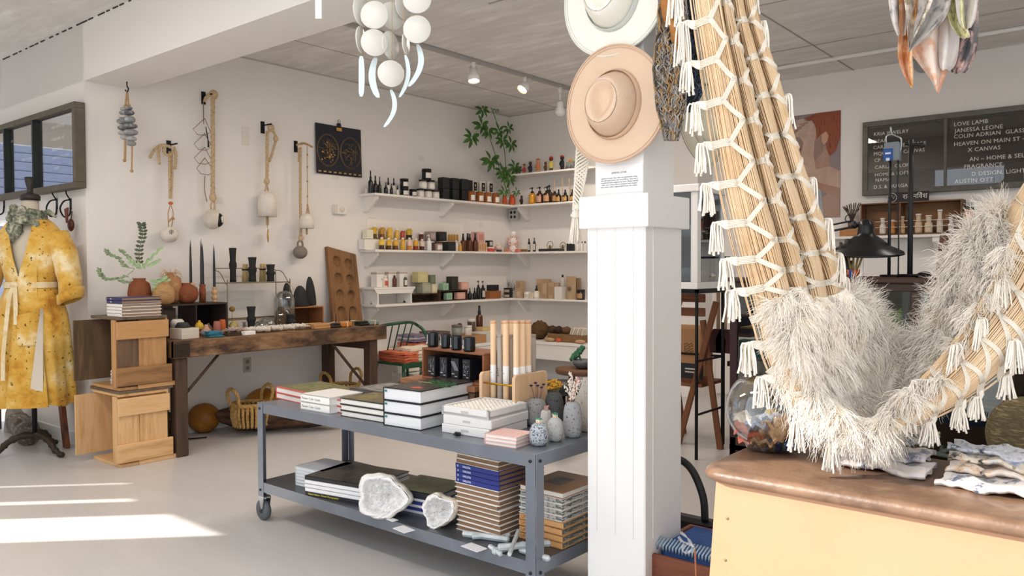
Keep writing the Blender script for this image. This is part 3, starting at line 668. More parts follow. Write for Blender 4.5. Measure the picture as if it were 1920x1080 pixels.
for sx in(-1,1):
    for sy in(-1,1):
        x,y=sx*W2,sy*D2;mb=MB();a=.046
        mb.bx(x,x-sx*a,y,y+sy*.0035,.13,CT+.002,.0008).bx(x,x+sx*.0035,y,y-sy*a,.13,CT+.002,.0008)
        l=obj('leg',mb,STEEL,t)
        mb=MB()
        for z in(.165,CT-.025):mb.cyl((x-sx*.022,y+sy*.0035,z),(x-sx*.022,y+sy*.008,z),.0065,seg=10).cyl((x+sx*.0035,y-sy*.022,z),(x+sx*.008,y-sy*.022,z),.0065,seg=10)
        obj('bolt',mb,M('#33363b',.4,.7),l)
        cw=obj('caster',MB().bx(x-sx*.045,x+sx*.0,y-sy*.04,y,.125,.132).prism([(-.022,.0),(.022,.0),(.012,-.055),(-.004,-.065)],-.022,-.017,lambda X,Y,Z:Vector((x-sx*.02+X,y-sy*.022+Y+.0,.125+Z))).prism([(-.022,.0),(.022,.0),(.012,-.055),(-.004,-.065)],.017,.022,lambda X,Y,Z:Vector((x-sx*.02+X,y-sy*.022+Y,.125+Z))),M('#9da1a6',.25,.9),t)
        q=Matrix.Rotation(R(90),3,'X')
        obj('wheel',MB().lathe([(.012,-.016),(.04,-.015),(.052,-.011),(.054,0),(.052,.011),(.04,.015),(.012,.016)],(x-sx*.008,y-sy*.022,.055),24,q),M('#56595e',.6),cw)
        obj('hub',MB().lathe([(.0,-.019),(.016,-.018),(.02,-.012),(.02,.012),(.016,.018),(0,.019)],(x-sx*.008,y-sy*.022,.055),16,q),M('#2b2d31',.4),cw)
# ---- top shelf books
z=CT
def stack(pl,pc,dd,hs,labs,covers,group=None,spine='front',art=None,jit=0,z=CT,page=None,titles=None,w=None,dx=None):
    c,wd,rz=stackpos(pl,pc,z,dd);wd=w or wd;zz=z;n=len(hs)
    if w:c=c+Vector((math.cos(rz),math.sin(rz),0))*((w-(atz(*pc,z)-atz(*pl,z)).length)/2)
    for i in range(n):
        j=(random.uniform(-1,1)*jit,random.uniform(-1,1)*jit)
        book(labs[i],wd,dd,hs[i],covers[i%len(covers)],(c.x+j[0],c.y+j[1],zz),rz+random.uniform(-1,1)*jit*2,group,spine,page,art=(art if i==n-1 else None),title=(titles[i]if titles else None));zz+=hs[i]+.0006
    return c,rz,zz
def art_garden(t,w_,d_,h_):
    obj('cover_art',MB().bx(-w_/2+.004,w_/2-.004,-d_/2+.02,d_/2-.004,h_,h_+.0006),artmat('#2e2f22','#566237','#7d7a4c','#8d5047',s=26),t)
    mb=MB()
    for k in range(3):mb.bx(.02-w_/2+.05,w_/2-.1,-d_/2+.05+k*.03,-d_/2+.052+k*.03,h_,h_+.001)
    obj('cover_print',mb,M('#b79a6a',.5),t)
stack((517,746),(640,775),.27,[.03,.03],['lower of the two books with red spines at the cart top\'s left end','upper red-spined garden book at the cart top\'s left end'],['#c9564e'],'red-spined books',art=art_garden,spine='left')

wp=M('#ecebe7',.55);
stack((564,767),(620,776.5),.21,[.038,.038],['lower of two white colour guide books at the cart front edge','upper of two white colour guide books at the cart front edge'],['#efeeea'],'white guide books',page=wp,titles=[('Flower Color Guide',.017,'#7a7f86',-.46)]*2,w=.215)
def art_lines(t,w_,d_,h_):
    obj('cover_art',MB().bx(-w_/2+.006,w_/2-.006,-d_/2+.006,d_/2-.006,h_,h_+.0006),artmat('#3b3a39','#55524f','#6b6560',s=12),t)
    mb=MB()
    for k in range(9):
        y=-d_/2+.04+k*(d_-.08)/8;mb.tube([(x,y+.006*math.sin(x*40+k*2),h_+.0004)for x in[(-w_/2+.03)+q*(w_-.06)/14 for q in range(15)]],.0012,4)
    obj('title_scrawl',mb,M('#d8d3c8',.5),t)
c=atz(690,765,CT)
for i in range(3):book(['bottom grey-covered photo book behind the guide books','middle grey-covered photo book behind the guide books','top grey-covered photo book with pale scrawled lines, behind the guide books'][i],.34,.27,.028,'#5a5754',(-3.0,2.68,CT+i*.0286),R(2-2*i),'grey photo books',art=art_lines if i==2 else None)
def art_gold(t,w_,d_,h_):obj('cover_art',MB().bx(-w_/2+.01,w_/2-.01,-d_/2+.01,d_/2-.01,h_,h_+.0006),artmat('#3a352c','#8f7f4a','#4c4637','#b0a067',s=18),t)
stack((638,780),(717,793),.22,[.028,.028,.028],['bottom book of the stack of three with gold covers','middle book of the stack of three with gold covers','top gold-patterned book of the short stack beside the tall one'],['#2c2b2c'],'gold-covered books',spine='back',art=art_gold,w=.285,jit=.002)
def art_tree(t,w_,d_,h_):
    obj('cover_art',MB().bx(-w_/2+.003,w_/2-.003,-d_/2+.003,d_/2-.003,h_,h_+.0006),artmat('#383533','#45403c',s=6),t)
    mb=MB()
    for(x,y,s_)in((.02,.03,1),(.07,-.01,.8),(-.02,.075,.9),(.105,.03,.7),(-.045,.04,.6),(.05,.07,.8),(.12,-.03,.55)):
        for q in range(7):
            a_=q*.9;mb.prism([(x+.03*s_*math.cos(a_)+.022*s_*math.cos(b_),y+.016*s_*math.sin(a_)+.011*s_*math.sin(b_))for b_ in[0,1,2,3,4,5]],h_+.0006,h_+.0012,lambda X,Y,Z:Vector((X,Z,Y)))
    obj('leaf_print',mb,M('#3f7d46',.4,var=('#2c5c33','#64a366'),vs=40),t)
    obj('red_print',MB().prism([(-.01,-.12),(.03,-.135),(.06,-.11),(.02,-.09)],h_+.0006,h_+.0012,lambda X,Y,Z:Vector((X,Z,Y))),M('#d8553f',.4),t)
    obj('title_scrawl',MB().tube([(-.09+q*.008,.02+.006*math.sin(q*1.7),h_+.001)for q in range(12)],.0016,4),M('#b79f60',.4),t)

cD=atz(719,797,CT);cN=atz(789,808,CT);cR_=atz(892,783,CT)
rzD=math.atan2((cN-cD).y,(cN-cD).x)
dl=(cR_-cN).length;cc=cD+(cN-cD)/2+Vector((-math.sin(rzD),math.cos(rzD),0))*dl/2;zz=CT
for i in range(3):
    b_=book(['bottom thick white-paged book of the tallest cart stack','middle thick white-paged book of the tallest cart stack','top thick black book with green leaf cover on the tallest cart stack'][i],(cN-cD).length,dl,.0555,'#1f2125',(cc.x,cc.y,zz),rzD,'thick black art books','left',M('#e4e5e6',.8,var=('#d3d5d8',),vs=3,stretch=(1,1,150)),art=art_tree if i==2 else None)
    obj('spine_emblem',MB().prism([(-.008,0),(-.002,.006),(.008,.003),(.006,-.003),(-.005,-.004)],0,.0006,lambda X,Y,Z:Vector((-(cN-cD).length/2+.016+X,-dl/2-.0004-Y,.04+Z))),M('#2b7f78',.4),b_);zz+=.0562

cE,cF,cG=atz(828,810,CT),atz(917,824,CT),atz(966,813,CT)
rz=math.atan2((cF-cE).y,(cF-cE).x);wE=(cF-cE).length;dE=.27;cc=cE+(cF-cE)/2+Vector((-math.sin(rz),math.cos(rz),0))*dE/2
WB=M('#dcdad8',.6,bump=.05)
for i in range(3):
    t=thing('flat_box',['bottom flat white box of the three at the cart front','middle flat white box of the three at the cart front','top flat white box with glass lid showing rows of white shells'][i],'box',(cc.x+[0,.004,-.004][i],cc.y+[0,.004,.006][i],CT+i*.0375),rz+R([0,1,-1][i]),'flat white boxes')
    if i<2:obj('body',MB().bx(-wE/2,wE/2,-dE/2,dE/2,0,.037,.003),WB,t)
    else:
        mb=MB();mb.bx(-wE/2,wE/2,-dE/2,dE/2,0,.012).bx(-wE/2,wE/2,-dE/2,-dE/2+.014,0,.037,.002).bx(-wE/2,wE/2,dE/2-.014,dE/2,0,.037,.002).bx(-wE/2,-wE/2+.014,-dE/2,dE/2,0,.037,.002).bx(wE/2-.014,wE/2,-dE/2,dE/2,0,.037,.002)
        obj('tray',mb,WB,t);mb=MB()
        for a in range(9):
            for b in range(10):mb.sph((-wE/2+.03+a*(wE-.06)/8,-dE/2+.03+b*(dE-.06)/9,.028),.0115,(1,.8,.7),8,5)
        o=obj('shells',mb,M('#efe9dd',.5),t);o['kind']='stuff'
    obj('thumb_tab',MB().bx(-.02,.02,-dE/2-.001,-dE/2,.014,.024),M('#b9b6b2',.6),t)
solo('binder_clip',MB().box((0,0,.008),(.028,.014,.014),None,.003).tube([(-.008,-.006,.012),(-.006,-.02,.006),(.006,-.02,.006),(.008,-.006,.012)],.0015,5),BLACK,'small black binder clip on the cart edge before the white boxes','clip',tuple(atz(858,817,CT)))

c,wd,rz=stackpos((914,833),(962,840),CT,.12)
cF_,cN_,cR2=atz(914,833,CT),atz(962,840,CT),atz(995,831,CT);rz=math.atan2((cN_-cF_).y,(cN_-cF_).x);dl2=.13;cc=cF_+(cN_-cF_)/2+Vector((-math.sin(rz),math.cos(rz),0))*dl2/2
for i in range(3):book(['bottom of three thin pink-edged notebooks','middle of three thin pink-edged notebooks','top notebook with pale pink cover, by the front stone vase'][i],(cN_-cF_).length+.03,dl2,.0135,M('#d9a39c',.6,var=('#e7c3bd','#cf8f88'),vs=90),(cc.x-.0,cc.y,CT+i*.0138),rz+R(i-1),'pink notebooks','left')
# ---- wooden chest, candle crate, candles
CHW=wood('#6a4a33','#7d5a40','#54382a','X',4);CHD=wood('#4a3a2c','#5c4a38','#372a20','X',4)
x0,x1=row(757,CT,Y=2.66).x,row(893,CT,Y=2.66).x;dz=.115
t=thing('wooden_chest','old low wooden chest with iron latch behind the tall book stack','chest',((x0+x1)/2,2.75,CT));w2=(x1-x0)/2
obj('body',MB().bx(-w2,w2,-.10,.1,0,.122,.003),CHD,t)
obj('lid',MB().bx(-w2-.006,w2+.006,-.108,.105,.124,.15,.003),wood('#85583c','#9a6a49','#6b442e','X',4),t)
obj('corner_post',MB().bx(-w2+.0,-w2+.03,-.104,-.09,0,.112,.002).bx(w2-.03,w2,-.104,-.09,0,.112,.002),CHW,t)
obj('latch',MB().box((.0,-.105,.119),(.03,.006,.03),None,.003).cyl((0,-.106,.119),(0,-.116,.119),.007),M('#5a5348',.4,.8),t)
chz=CT+.15
xa,xb=row(792,chz,Y=2.70).x,row(909,chz,Y=2.68).x;ch=.15
t=thing('wooden_crate','small reddish wooden crate holding four black candle boxes','crate',((xa+xb)/2,2.77,chz+.0005),R(-3));w2=(xb-xa)/2
CW=wood('#7a4a30','#8f5c3d','#5f3825','X',5);CWZ=wood('#7a4a30','#8f5c3d','#5f3825','Z',5)
obj('top_board',MB().bx(-w2,w2,-.08,.08,ch-.011,ch,.002),CW,t);obj('bottom_board',MB().bx(-w2,w2,-.08,.08,0,.011,.002),CW,t)
for s_ in(-1,1):obj('end_panel',MB().bx(s_*w2,s_*(w2-.011),-.08,.08,.011,ch-.011,.001),CWZ,t)
obj('back_panel',MB().bx(-w2+.011,w2-.011,.072,.08,.011,ch-.011),M('#33241b',.8),t)
CB=M('#1b1c21',.35)
for k,px in enumerate((816,838.5,860,881.5)):
    p=row(px,chz,Y=2.735);s_=pxm(p)
    b_=thing('candle_box','%s of the four black printed candle boxes inside the small crate'%ORD[k],'box',(p.x,2.745,chz+.0125),R(-3),'black candle boxes')
    bw=19.5*s_;obj('carton',MB().bx(-bw/2,bw/2,-.035,.035,0,.098,.001),CB,b_)
    mb=MB()
    if k in(0,1):
        for q in range(16):mb.box((random.uniform(-.3,.35)*bw,-.0356,.03+random.uniform(0,.055)),(.0008,.0006,random.uniform(.008,.026)),(0,random.uniform(-.3,.3),0))
    elif k==2:
        for q in range(7):mb.box((-.012+q*.004,-.0356,.062),(.0015,.0006,.05),(0,R(-32),0))
    else:
        for q in range(26):mb.box((random.uniform(-.38,.38)*bw,-.0356,random.uniform(.03,.09)),(.0015,.0006,random.uniform(.003,.009)),(0,random.uniform(-1,1),0))
    obj('line_print',mb,M('#9fa3ab',.5),b_)
    obj('small_print',MB().bx(-bw*.4,-bw*.05,-.0356,-.035,.022,.026).bx(-bw*.0,bw*.32,-.0356,-.035,.011,.0145),M('#c5c7ca',.5),b_)
zt=chz+ch
for k,(px,wpx,nm)in enumerate(((812,21,'8'),(836,19,'1924'),(856,21,'1969'),(880,23,'1925'))):
    p=row(px,zt,Y=[2.75,2.74,2.71,2.70][k]);s_=pxm(p);r_=wpx*s_/2;h_=27*s_
    b_=thing('candle_jar','%s of four black glass candles with white lettering on the small crate'%ORD[k],'candle',(p.x,p.y,zt+.0008),0,'black candles on the crate')
    obj('jar',MB().lathe([(r_*.8,0),(r_*.96,.003),(r_,.01),(r_,h_-.002),(r_*.97,h_),(r_*.9,h_),(r_*.9,h_-.02),(0,h_-.02)],(0,0,0),20),M('#16171c',.18),b_)
    o=text(nm,.014,M('#e6e6e6',.5),b_,(-r_*.72,-r_*1.0,h_*.2),(R(90),0,R(12)),ext=.0003,xs=.8)
    obj('rim_line',MB().bx(-r_*.5,-r_*.42,-r_*1.0,-r_*.96,h_*.25,h_*.85),M('#e6e6e6',.5),b_)
solo('label_card',MB().box((0,0,.001),(.10,.045,.0015)),PAPER,'small white card with a clip on the chest before the candle crate','card',tuple(row(822,chz+.0,Y=2.672)+Vector((0,.0,.001))))
solo('label_clip',MB().box((0,0,.007),(.02,.012,.013),None,.003),BLACK,'tiny black clip standing on the white card before the candle boxes','clip',tuple(row(815,chz,Y=2.69)+Vector((0,0,.002))))
# ---- tube rack
BIR=wood('#d3ac84','#e0bd97','#c79e74','Z',3,.55,.1)
rx1=-2.165;rx0=-2.355
t=thing('tube_rack','birch plywood rack with brass rods holding rolled paper tubes','rack',((rx0+rx1)/2,2.74,CT));w2=(rx1-rx0)/2
rh=atx(966,704,rx1).z-CT
rd_=.115
mb=lambda s_:MB().prism([(-rd_,0),(rd_,0),(rd_,rh-.012),(rd_-.012,rh),(-rd_+.012,rh),(-rd_,rh-.012)],s_*w2-.008,s_*w2+.008,lambda X,Y,Z:Vector((Y,X,Z)))
for s_ in(-1,1):obj('end_plate',mb(s_),BIR,t)
obj('base_board',MB().bx(-w2+.008,w2-.008,-rd_+.01,rd_-.01,.008,.02),BIR,t)
for y in(-rd_+.012,rd_-.012):
    for zz in(.045,rh*.79):obj('brass_rod',MB().cyl((-w2,y,zz),(w2,y,zz),.0045),BRASS,t)

tb=CT+.021
TUB=[(912,0,2.70),(930.5,1,2.675),(945,0,2.685),(943,1,2.77),(957,1,2.675),(967,0,2.69),(968,1,2.77),(981,1,2.68),(994,1,2.745),(1002,1,2.70),(1015,0,2.78)]
TUB=[(912.5,0,2.695),(925,1,2.68),(937,0,2.675),(936,1,2.765),(948.5,1,2.68),(957,0,2.72),(960,1,2.79),(968,1,2.672),(980.5,1,2.712),(990.5,1,2.76),(1000,0,2.81)]
for k,(px,pe,yy)in enumerate(TUB):
    p=row(px,1.0,Y=yy);s_=pxm(p);p.z=tb
    if not(rx0+.02<p.x<rx1-.018):p.x=min(max(p.x,rx0+.02),rx1-.02)
    lab=('%s pale wood-coloured paper tube with white band in the rack' if pe else '%s slim grey paper tube with black print in the rack')%ORD[sum(1 for q in TUB[:k]if q[1]==pe)]
    top=aty(px,601 if pe else 627,yy).z-tb;r_=.0135 if pe else .0115
    b_=thing('paper_tube',lab,'tube',tuple(p),0,'wood-coloured paper tubes' if pe else 'grey paper tubes')
    obj('tube_body',MB().cyl((0,0,0),(0,0,top-.012),r_,seg=18),M('#e8c7a0' if pe else '#a79d94',.6),b_)
    obj('end_cap',MB().cyl((0,0,top-.014),(0,0,top),r_*1.06,seg=18),M('#d9a983' if pe else '#a0968d',.6),b_)
    if pe:
        obj('label_band',MB().cyl((0,0,.145),(0,0,.235),r_*1.025,seg=18),M('#eceae7',.6),b_)
        obj('label_print',MB().box((-.002,-r_*1.03,.20),(.011,.0008,.002)).box((-.002,-r_*1.03,.17),(.009,.0008,.0015)).box((0,-r_*1.03,.163),(.012,.0008,.001)),M('#8b8d92',.6),b_)
    else:
        o=text('ATTY',.016,M('#2b2a2a',.6),b_,(.005,-r_*1.02,.185),(R(90),R(-90),0),ext=.0003)
# ---- vases
def stone(c1,c2,sc_):return M(c1,.85,var=(c1,c2,c1),vs=sc_,vt=.42,bump=.35,bs=sc_)
def speck(c1,c2,sc_=90,lo=.60,hi=.64):
    key=('sp',c1,c2,sc_,lo)
    if key in MC:return MC[key]
    m=M(c1,.85,bump=.25,bs=sc_*.9,var=(c1,),vs=1).copy();MC[key]=m;nt=m.node_tree
    for n in nt.nodes:
        if n.type=='TEX_NOISE' and n.inputs['Scale'].default_value==1:n.inputs['Scale'].default_value=sc_;n.inputs['Detail'].default_value=3
        if n.type=='VALTORGB':e=n.color_ramp.elements;e[0].position=lo;e[0].color=lin(c1);e[1].position=hi;e[1].color=lin(c2)
    return m
def vase(lab,px,yb,ytop,wpx,mat,prof,neck=None,sq=(1,1),X=None):
    p=atz(px,yb-4,CT);s_=pxm(p);h_=(yb-ytop)*s_*1.0;r_=wpx*s_/2
    t=thing('stone_vase',lab,'vase',(p.x,p.y,CT+.0005),0)
    obj('body',MB().lathe([(a*r_,b*h_)for a,b in prof]+[(prof[-1][0]*.7*r_,prof[-1][1]*h_),(prof[-1][0]*.6*r_,h_*.8),(0,h_*.78)],(0,0,0),32,sq=sq),mat,t)
    return t,s_,r_,h_
EGG=[(.55,0),(.75,.03),(.92,.18),(1,.42),(.95,.68),(.78,.88),(.52,.975),(.42,1)]
TALL=[(.72,0),(.85,.02),(.95,.15),(1,.45),(.97,.7),(.82,.9),(.55,.985),(.42,1)]
def stems(t,pts,r_,mat,name='flower_stems'):
    mb=MB()
    for a,b in pts:mb.tube(spline([a,((a[0]+b[0])/2+.004,(a[1]+b[1])/2,(a[2]+b[2])/2),b],3),r_,5)
    return obj(name,mb,mat,t)
def bunch(name,lab,t,cat='dried flowers'):return thing(name,lab,cat,t.location)
v,s_,r_,h_=vase('grey speckled stone vase with purple button flowers, left of the vases',1005,802,750,44,speck('#8f8e8c','#3a3a3c',110),EGG)
f=bunch('dried_flowers','five dark purple button flowers on thin stems in the speckled vase',v);hd=[(-11,-33),(5,-38),(17,-32),(9,-26),(26,-45),(20,-30)]
hd=[(993-1005,721-743),(1004-1005,715-743),(1019-1005,722-743),(1009.5-1005,719.5-743),(1024-1005,716-743)]
E_=[(a*s_*.95,.0,h_-b*s_)for a,b in hd];stems(f,[((a[0]*.25,0,h_-.03),a)for a in E_],.0012,M('#6b4a52',.8))
for a in E_:obj('flower_head',MB().sph(a,.0075,(1,1,.6),10,6),M('#33203c',.9,bump=.5,bs=200),f)
v,s_,r_,h_=vase('dark charcoal stone vase holding yellow dried flowers',1039,798,738,37,speck('#525253','#2a2a2b',60),EGG)
f=bunch('dried_flowers','mustard yellow dried flower clusters in the dark vase',v);E_=[]
for k in range(26):
    a_=random.uniform(0,6.28);q=random.uniform(.2,1);E_.append((q*.034*math.cos(a_),q*.022*math.sin(a_),h_+.012+random.uniform(0,1)*.046*(1-q*.4)))
stems(f,[((0,0,h_-.03),a)for a in E_],.001,M('#7d7040',.8))
mb=MB()
for a in E_:
    for q in range(7):mb.sph((a[0]+random.uniform(-.007,.007),a[1]+random.uniform(-.007,.007),a[2]+random.uniform(-.004,.004)),.0042,(1,1,.8),6,4)
o=obj('flower_clusters',mb,M('#d9a233',.9),f);o['kind']='stuff'
v,s_,r_,h_=vase('tall light grey speckled stone vase with white dried sprigs',1073.5,823,757,35,speck('#9b9c9e','#4a4a4c',100),TALL)
f=bunch('dried_sprigs','white and pink dried sprigs leaning out of the tall grey vase',v);mb=MB();m2=MB();m3=MB()
for k in range(9):
    dx,dy,dz=random.uniform(-.042,.045),random.uniform(-.02,.02),random.uniform(.045,.12);base=Vector((0,0,h_-.03));tip=Vector((dx,dy,h_+dz));pts=spline([base,base.lerp(tip,.55)+Vector((-dx*.25,0,0)),tip],5);m2.tube(pts,.0009,4)
    for p_ in pts[4:]:
        for q in range(5):(m3 if dx>.022 and dz>.09 else mb).sph(p_+Vector((random.uniform(-.007,.007),random.uniform(-.006,.006),random.uniform(-.005,.005))),.0026,(1,1,1.6),5,4)
obj('stems',m2,M('#8c6f58',.8),f);o=obj('blossom',mb,M('#e9ded2',.9),f);o['kind']='stuff';o=obj('pink_blossom',m3,M('#d99a8a',.9),f);o['kind']='stuff'
v,s_,r_,h_=vase('pale speckled stone vase half hidden behind the pillar edge',1100,812,712,44,speck('#b9b3aa','#7d766d',120),[(.6,0),(.8,.03),(1,.3),(.9,.6),(.5,.85),(.3,1)])
def match(t,lab,x0,y0,z0,n,sp,col,hcol,lean=0):
    f=thing('match_bundle',lab,'matches',(t.location.x,t.location.y,t.location.z));mb=MB();m2=MB()
    for k in range(n):
        a_=random.uniform(0,6.28);q=math.sqrt(random.uniform(0,1))*sp;x,y=q*math.cos(a_),q*math.sin(a_);hh=random.uniform(0,.004)
        mb.cyl((x*.8,y*.8,z0-.012),(x+lean,y,z0+.012+hh),.0013,seg=5);m2.sph((x+lean,y,z0+.0135+hh),.0022,(1,1,1.3),6,4)
    obj('matchsticks',mb,M(col,.7),f);obj('match_heads',m2,M(hcol,.6),f)
v,s_,r_,h_=vase('small blue-grey speckled stone match holder at the cart\'s front corner',1010.5,839,797,36,speck('#b3b8bd','#4d5967',150,.52,.57),[(.5,0),(.75,.03),(.95,.2),(1,.45),(.95,.7),(.75,.9),(.52,.99),(.48,1)])
match(v,'green-tipped matches in the small blue-grey speckled holder',0,0,h_,30,.013,'#eadfc8','#4f8f73')
v,s_,r_,h_=vase('light grey speckled stone match holder right of the smallest one',1041,831,787,31,speck('#b4b5b4','#77787a',120),EGG)
match(v,'green-tipped matches in the light grey holder',0,0,h_,26,.012,'#eadfc8','#3f8a6c')
v,s_,r_,h_=vase('tiny pale stone match holder behind the two speckled ones',1024,818,773,24,speck('#b9b4ae','#8d8882',120),[(.5,0),(.9,.3),(1,.55),(.8,.9),(.6,1)])
match(v,'pink matches leaning in the tiny pale holder',0,0,h_,16,.009,'#d9b3a3','#d59a8c',.004)
# ================================================================ lower shelf
z=CL
def art_photo(t,w_,d_,h_):
    obj('cover_art',MB().bx(-w_/2+.003,w_/2-.003,-d_/2+.003,d_/2-.003,h_,h_+.0006),artmat('#2d2c2b','#59554f','#38332e','#7e7a74',s=9),t)
a0=atz(551,905,CL)
for i in range(6):book('%s pale grey paperback of the stack at the cart\'s lower left'%['bottom','second','third','fourth','fifth','top'][i],.2,.2,.0155,'#c9cdd3',(a0.x+.13,a0.y+.09,CL+i*.016),R(5),'pale grey paperbacks',page=M('#d5d8dc',.8),spine='left')
stack((572,928),(645,941),.30,[.0185]*5,['%s photography book of the dark stack on the lower shelf'%q for q in('bottom','second','third','fourth','top')],['#2b2b30','#e7e8ea','#e7e8ea','#e7e8ea','#2a2a2b'],'photography books',spine='front',art=art_photo,z=CL,w=.40,jit=.002,
titles=[('Naked Nature  Flower Photographer',.0125,'#d9cc4a',-.45)]+[('',.01,'#888888',0)]*4)
c,rz,zz=stack((727,952),(840,975),.24,[.013]*5+[.03],['%s thin blue-spined book under the garden cover book'%q for q in('bottom','second','third','fourth','fifth')]+['thick dark garden cover book on the blue-spined books'],['#dfe0e6','#36408a','#dfe0e6','#36408a','#dfe0e6','#33323a'],'blue and white spined books',
art=lambda t,w_,d_,h_:obj('cover_art',MB().bx(-w_/2+.003,w_/2-.003,-d_/2+.003,d_/2-.003,h_,h_+.0006),artmat('#26301f','#4c5a33','#6d6f4a','#5a4a6b',s=22),t),z=CL,w=.285,titles=[('Art & Garden',.008,'#3a418c',-.4),('LIGHT OF DAY',.008,'#e8e8f0',-.4)]*2+[('Art & Garden',.008,'#3a418c',-.4),('',.01,'#ffffff',0)],jit=.002)

p=atz(895,986,CL);zz=CL+.001;nb=13
cB=atz(838,963,CL)
pb=(-2.16,2.53)
for i in range(19):
    hh=.0205;blue=10<=i<=13
    if i>=19:break
    if blue:book('blue-spined book in the tall brown stack, %s of four'%['lowest','second','third','highest'][i-10],.24,.29,hh,'#27357f',(pb[0]+random.uniform(-.002,.002),pb[1]+random.uniform(-.002,.002),zz),R(-1),'blue-spined books in the tall stack','left' if False else 'front',page=M('#8e7057',.7),title=('8       UALSXA',.0125,'#e9ebf5',-.46))
    else:book('%s brown and white book from the bottom of the tall lower-shelf stack'%['first','second','third','fourth','fifth','sixth','seventh','eighth','ninth','tenth','','','','','fifteenth','sixteenth','seventeenth','eighteenth','nineteenth'][i],.24+random.uniform(-.003,.003),.29,hh if i<17 else .017,'#e4e2dd',(pb[0]+random.uniform(-.004,.004),pb[1]+random.uniform(-.003,.003),zz),R(-1+random.uniform(-1,1)),'brown paper books','back',page=M('#8e7057',.75,var=('#7d6149',),vs=3,stretch=(1,1,90)))
    zz+=.0198 if i<17 else .016

pu=(-1.90,2.60);zz=CL+.001
for i in range(9):
    last=i==8
    if i<4:book('tan-spined book in the right lower-shelf stack, %s of four'%['lowest','second','third','highest'][i],.215,.27,.0255,'#d3a06a',(pu[0]+random.uniform(-.003,.003),pu[1],zz),R(random.uniform(-1,1)),'tan-spined books','front',page=M('#8b8c86',.8,var=('#4d5148','#c9c8c2'),vs=30,stretch=(1,1,3)),title=('UPSTATE',.019,'#8a5a36',-.46))
    else:book('%s of five books with multicoloured page edges, right end of lower shelf'%['lowest','second','third','fourth','topmost'][i-4],.215,.27,.0225,'#dddad6' if not last else '#a57a52',(pu[0]+random.uniform(-.003,.003),pu[1],zz),R(random.uniform(-1,1)),'books with coloured edges','back',page=M('#8b8c86',.8,var=('#4d5148','#c9c8c2','#8f6f6a'),vs=30,stretch=(1,1,3))if not last else PAGE,
art=(lambda t,w_,d_,h_:obj('cover_art',MB().bx(-.05,.03,-.05,.06,h_,h_+.0008),M('#8f8880',.5,var=('#6d6a68',),vs=20),t))if last else None)
    zz+=.0262 if i<4 else .023

def geode(lab,px,py,wpx,hpx,rzz,flip=1,ext='#d9c9ae',tilt=0):
    p=atz(px,py,CL);s_=pxm(p);rw,rh_=wpx*s_/2,hpx*s_/2
    t=thing('geode',lab,'crystal',(p.x,p.y+.02,CL),rzz)
    n=40;rnd=[1+.10*math.sin(k*2*math.pi/n*3+flip)+.06*math.sin(k*2*math.pi/n*5+1)+.03*math.sin(k*2*math.pi/n*11)for k in range(n)]
    def pt_(k,q,y,wob=0):
        a_=2*math.pi*k/n;g_=random.uniform(-wob,wob);return Vector((rw*rnd[k]*q*math.cos(a_)+g_,y+g_+random.uniform(-wob,wob),rh_*rnd[k]*q*math.sin(a_)*(1 if math.sin(a_)>-0.75 else .9)+g_+rh_*.93))
    mb=MB();D_=rw*.95
    mb.grid([[pt_(k,q,y,.0016)for k in range(n)]for q,y in((.93,-.0),(1,.006),(1.02,D_*.3),(.95,D_*.6),(.75,D_*.85),(.4,D_),(.02,D_*1.03))],True)
    obj('shell',mb,M(ext,.85,var=('#f2ece0',ext),vs=18,bump=.6,bs=60),t)
    mb=MB();rows=[]
    for i in range(16):
        q=.93*(1-i/15)+.01*(i/15);dep=.9*D_*math.sqrt(max(0,1-(q/.75)**2))if q<.75 else 0
        rows.append([pt_(k,q,(dep*.75 if q<.75 else-.003)+random.uniform(-.003,.003)*(2 if q<.75 else 1)*(1 if i<15 else 0),0)for k in range(n)])
    mb.grid(rows,True,smooth=False)
    for _ in range(170):
        k=random.randrange(n);q=random.uniform(.15,.8);dep=.68*D_*math.sqrt(max(0,1-(q/.75)**2))if q<.75 else 0
        c_=pt_(k,q,dep-.002);r0=random.uniform(.003,.0065);d_=(Vector((-c_.x,-rw*1.4,rh_-c_.z))).normalized()
        mb.add([c_+Vector((r0*math.cos(b_),.002,r0*math.sin(b_)))for b_ in[k_*math.pi/3 for k_ in range(6)]]+[c_+d_*r0*1.6],[(j_,(j_+1)%6,6)for j_ in range(6)])
    obj('crystal_hollow',mb,M('#e6e4e3',.22,bump=.3,bs=120,sss=.2),t)
    return t
g=geode('larger white crystal geode with deep hollow, front of the lower shelf',700,976,100,88,R(24),1,'#e0ddd8')
g.rotation_euler=(R(-10),R(8),R(28))
g=geode('smaller crystal geode with tan rough rind, front of the lower shelf',826,996,72,66,R(8),2,'#cdb48c')
g.rotation_euler=(R(-6),R(-28),R(18));g.location.z+=.012
def card(px,py,w_,d_,rz,lab):solo('label_card',MB().box((0,0,.001),(w_,d_,.0018)),M('#e9e8ea',.6),lab,'card',tuple(atz(px,py,CL)+Vector((0,0,.0005))),rz)
card(757,993,.085,.055,R(-8),'blank white card between the two geodes');card(889,1027,.095,.055,R(-6),'blank white card in front of the selenite sticks');card(735,975,.05,.03,R(-5),'white card tucked under the larger geode')
SEL=M('#e6ecee',.2,var=('#cfd9dd','#f5f8f8'),vs=30,trans=.25,bump=.4,bs=60,stretch=(.15,1,1),sss=.2)
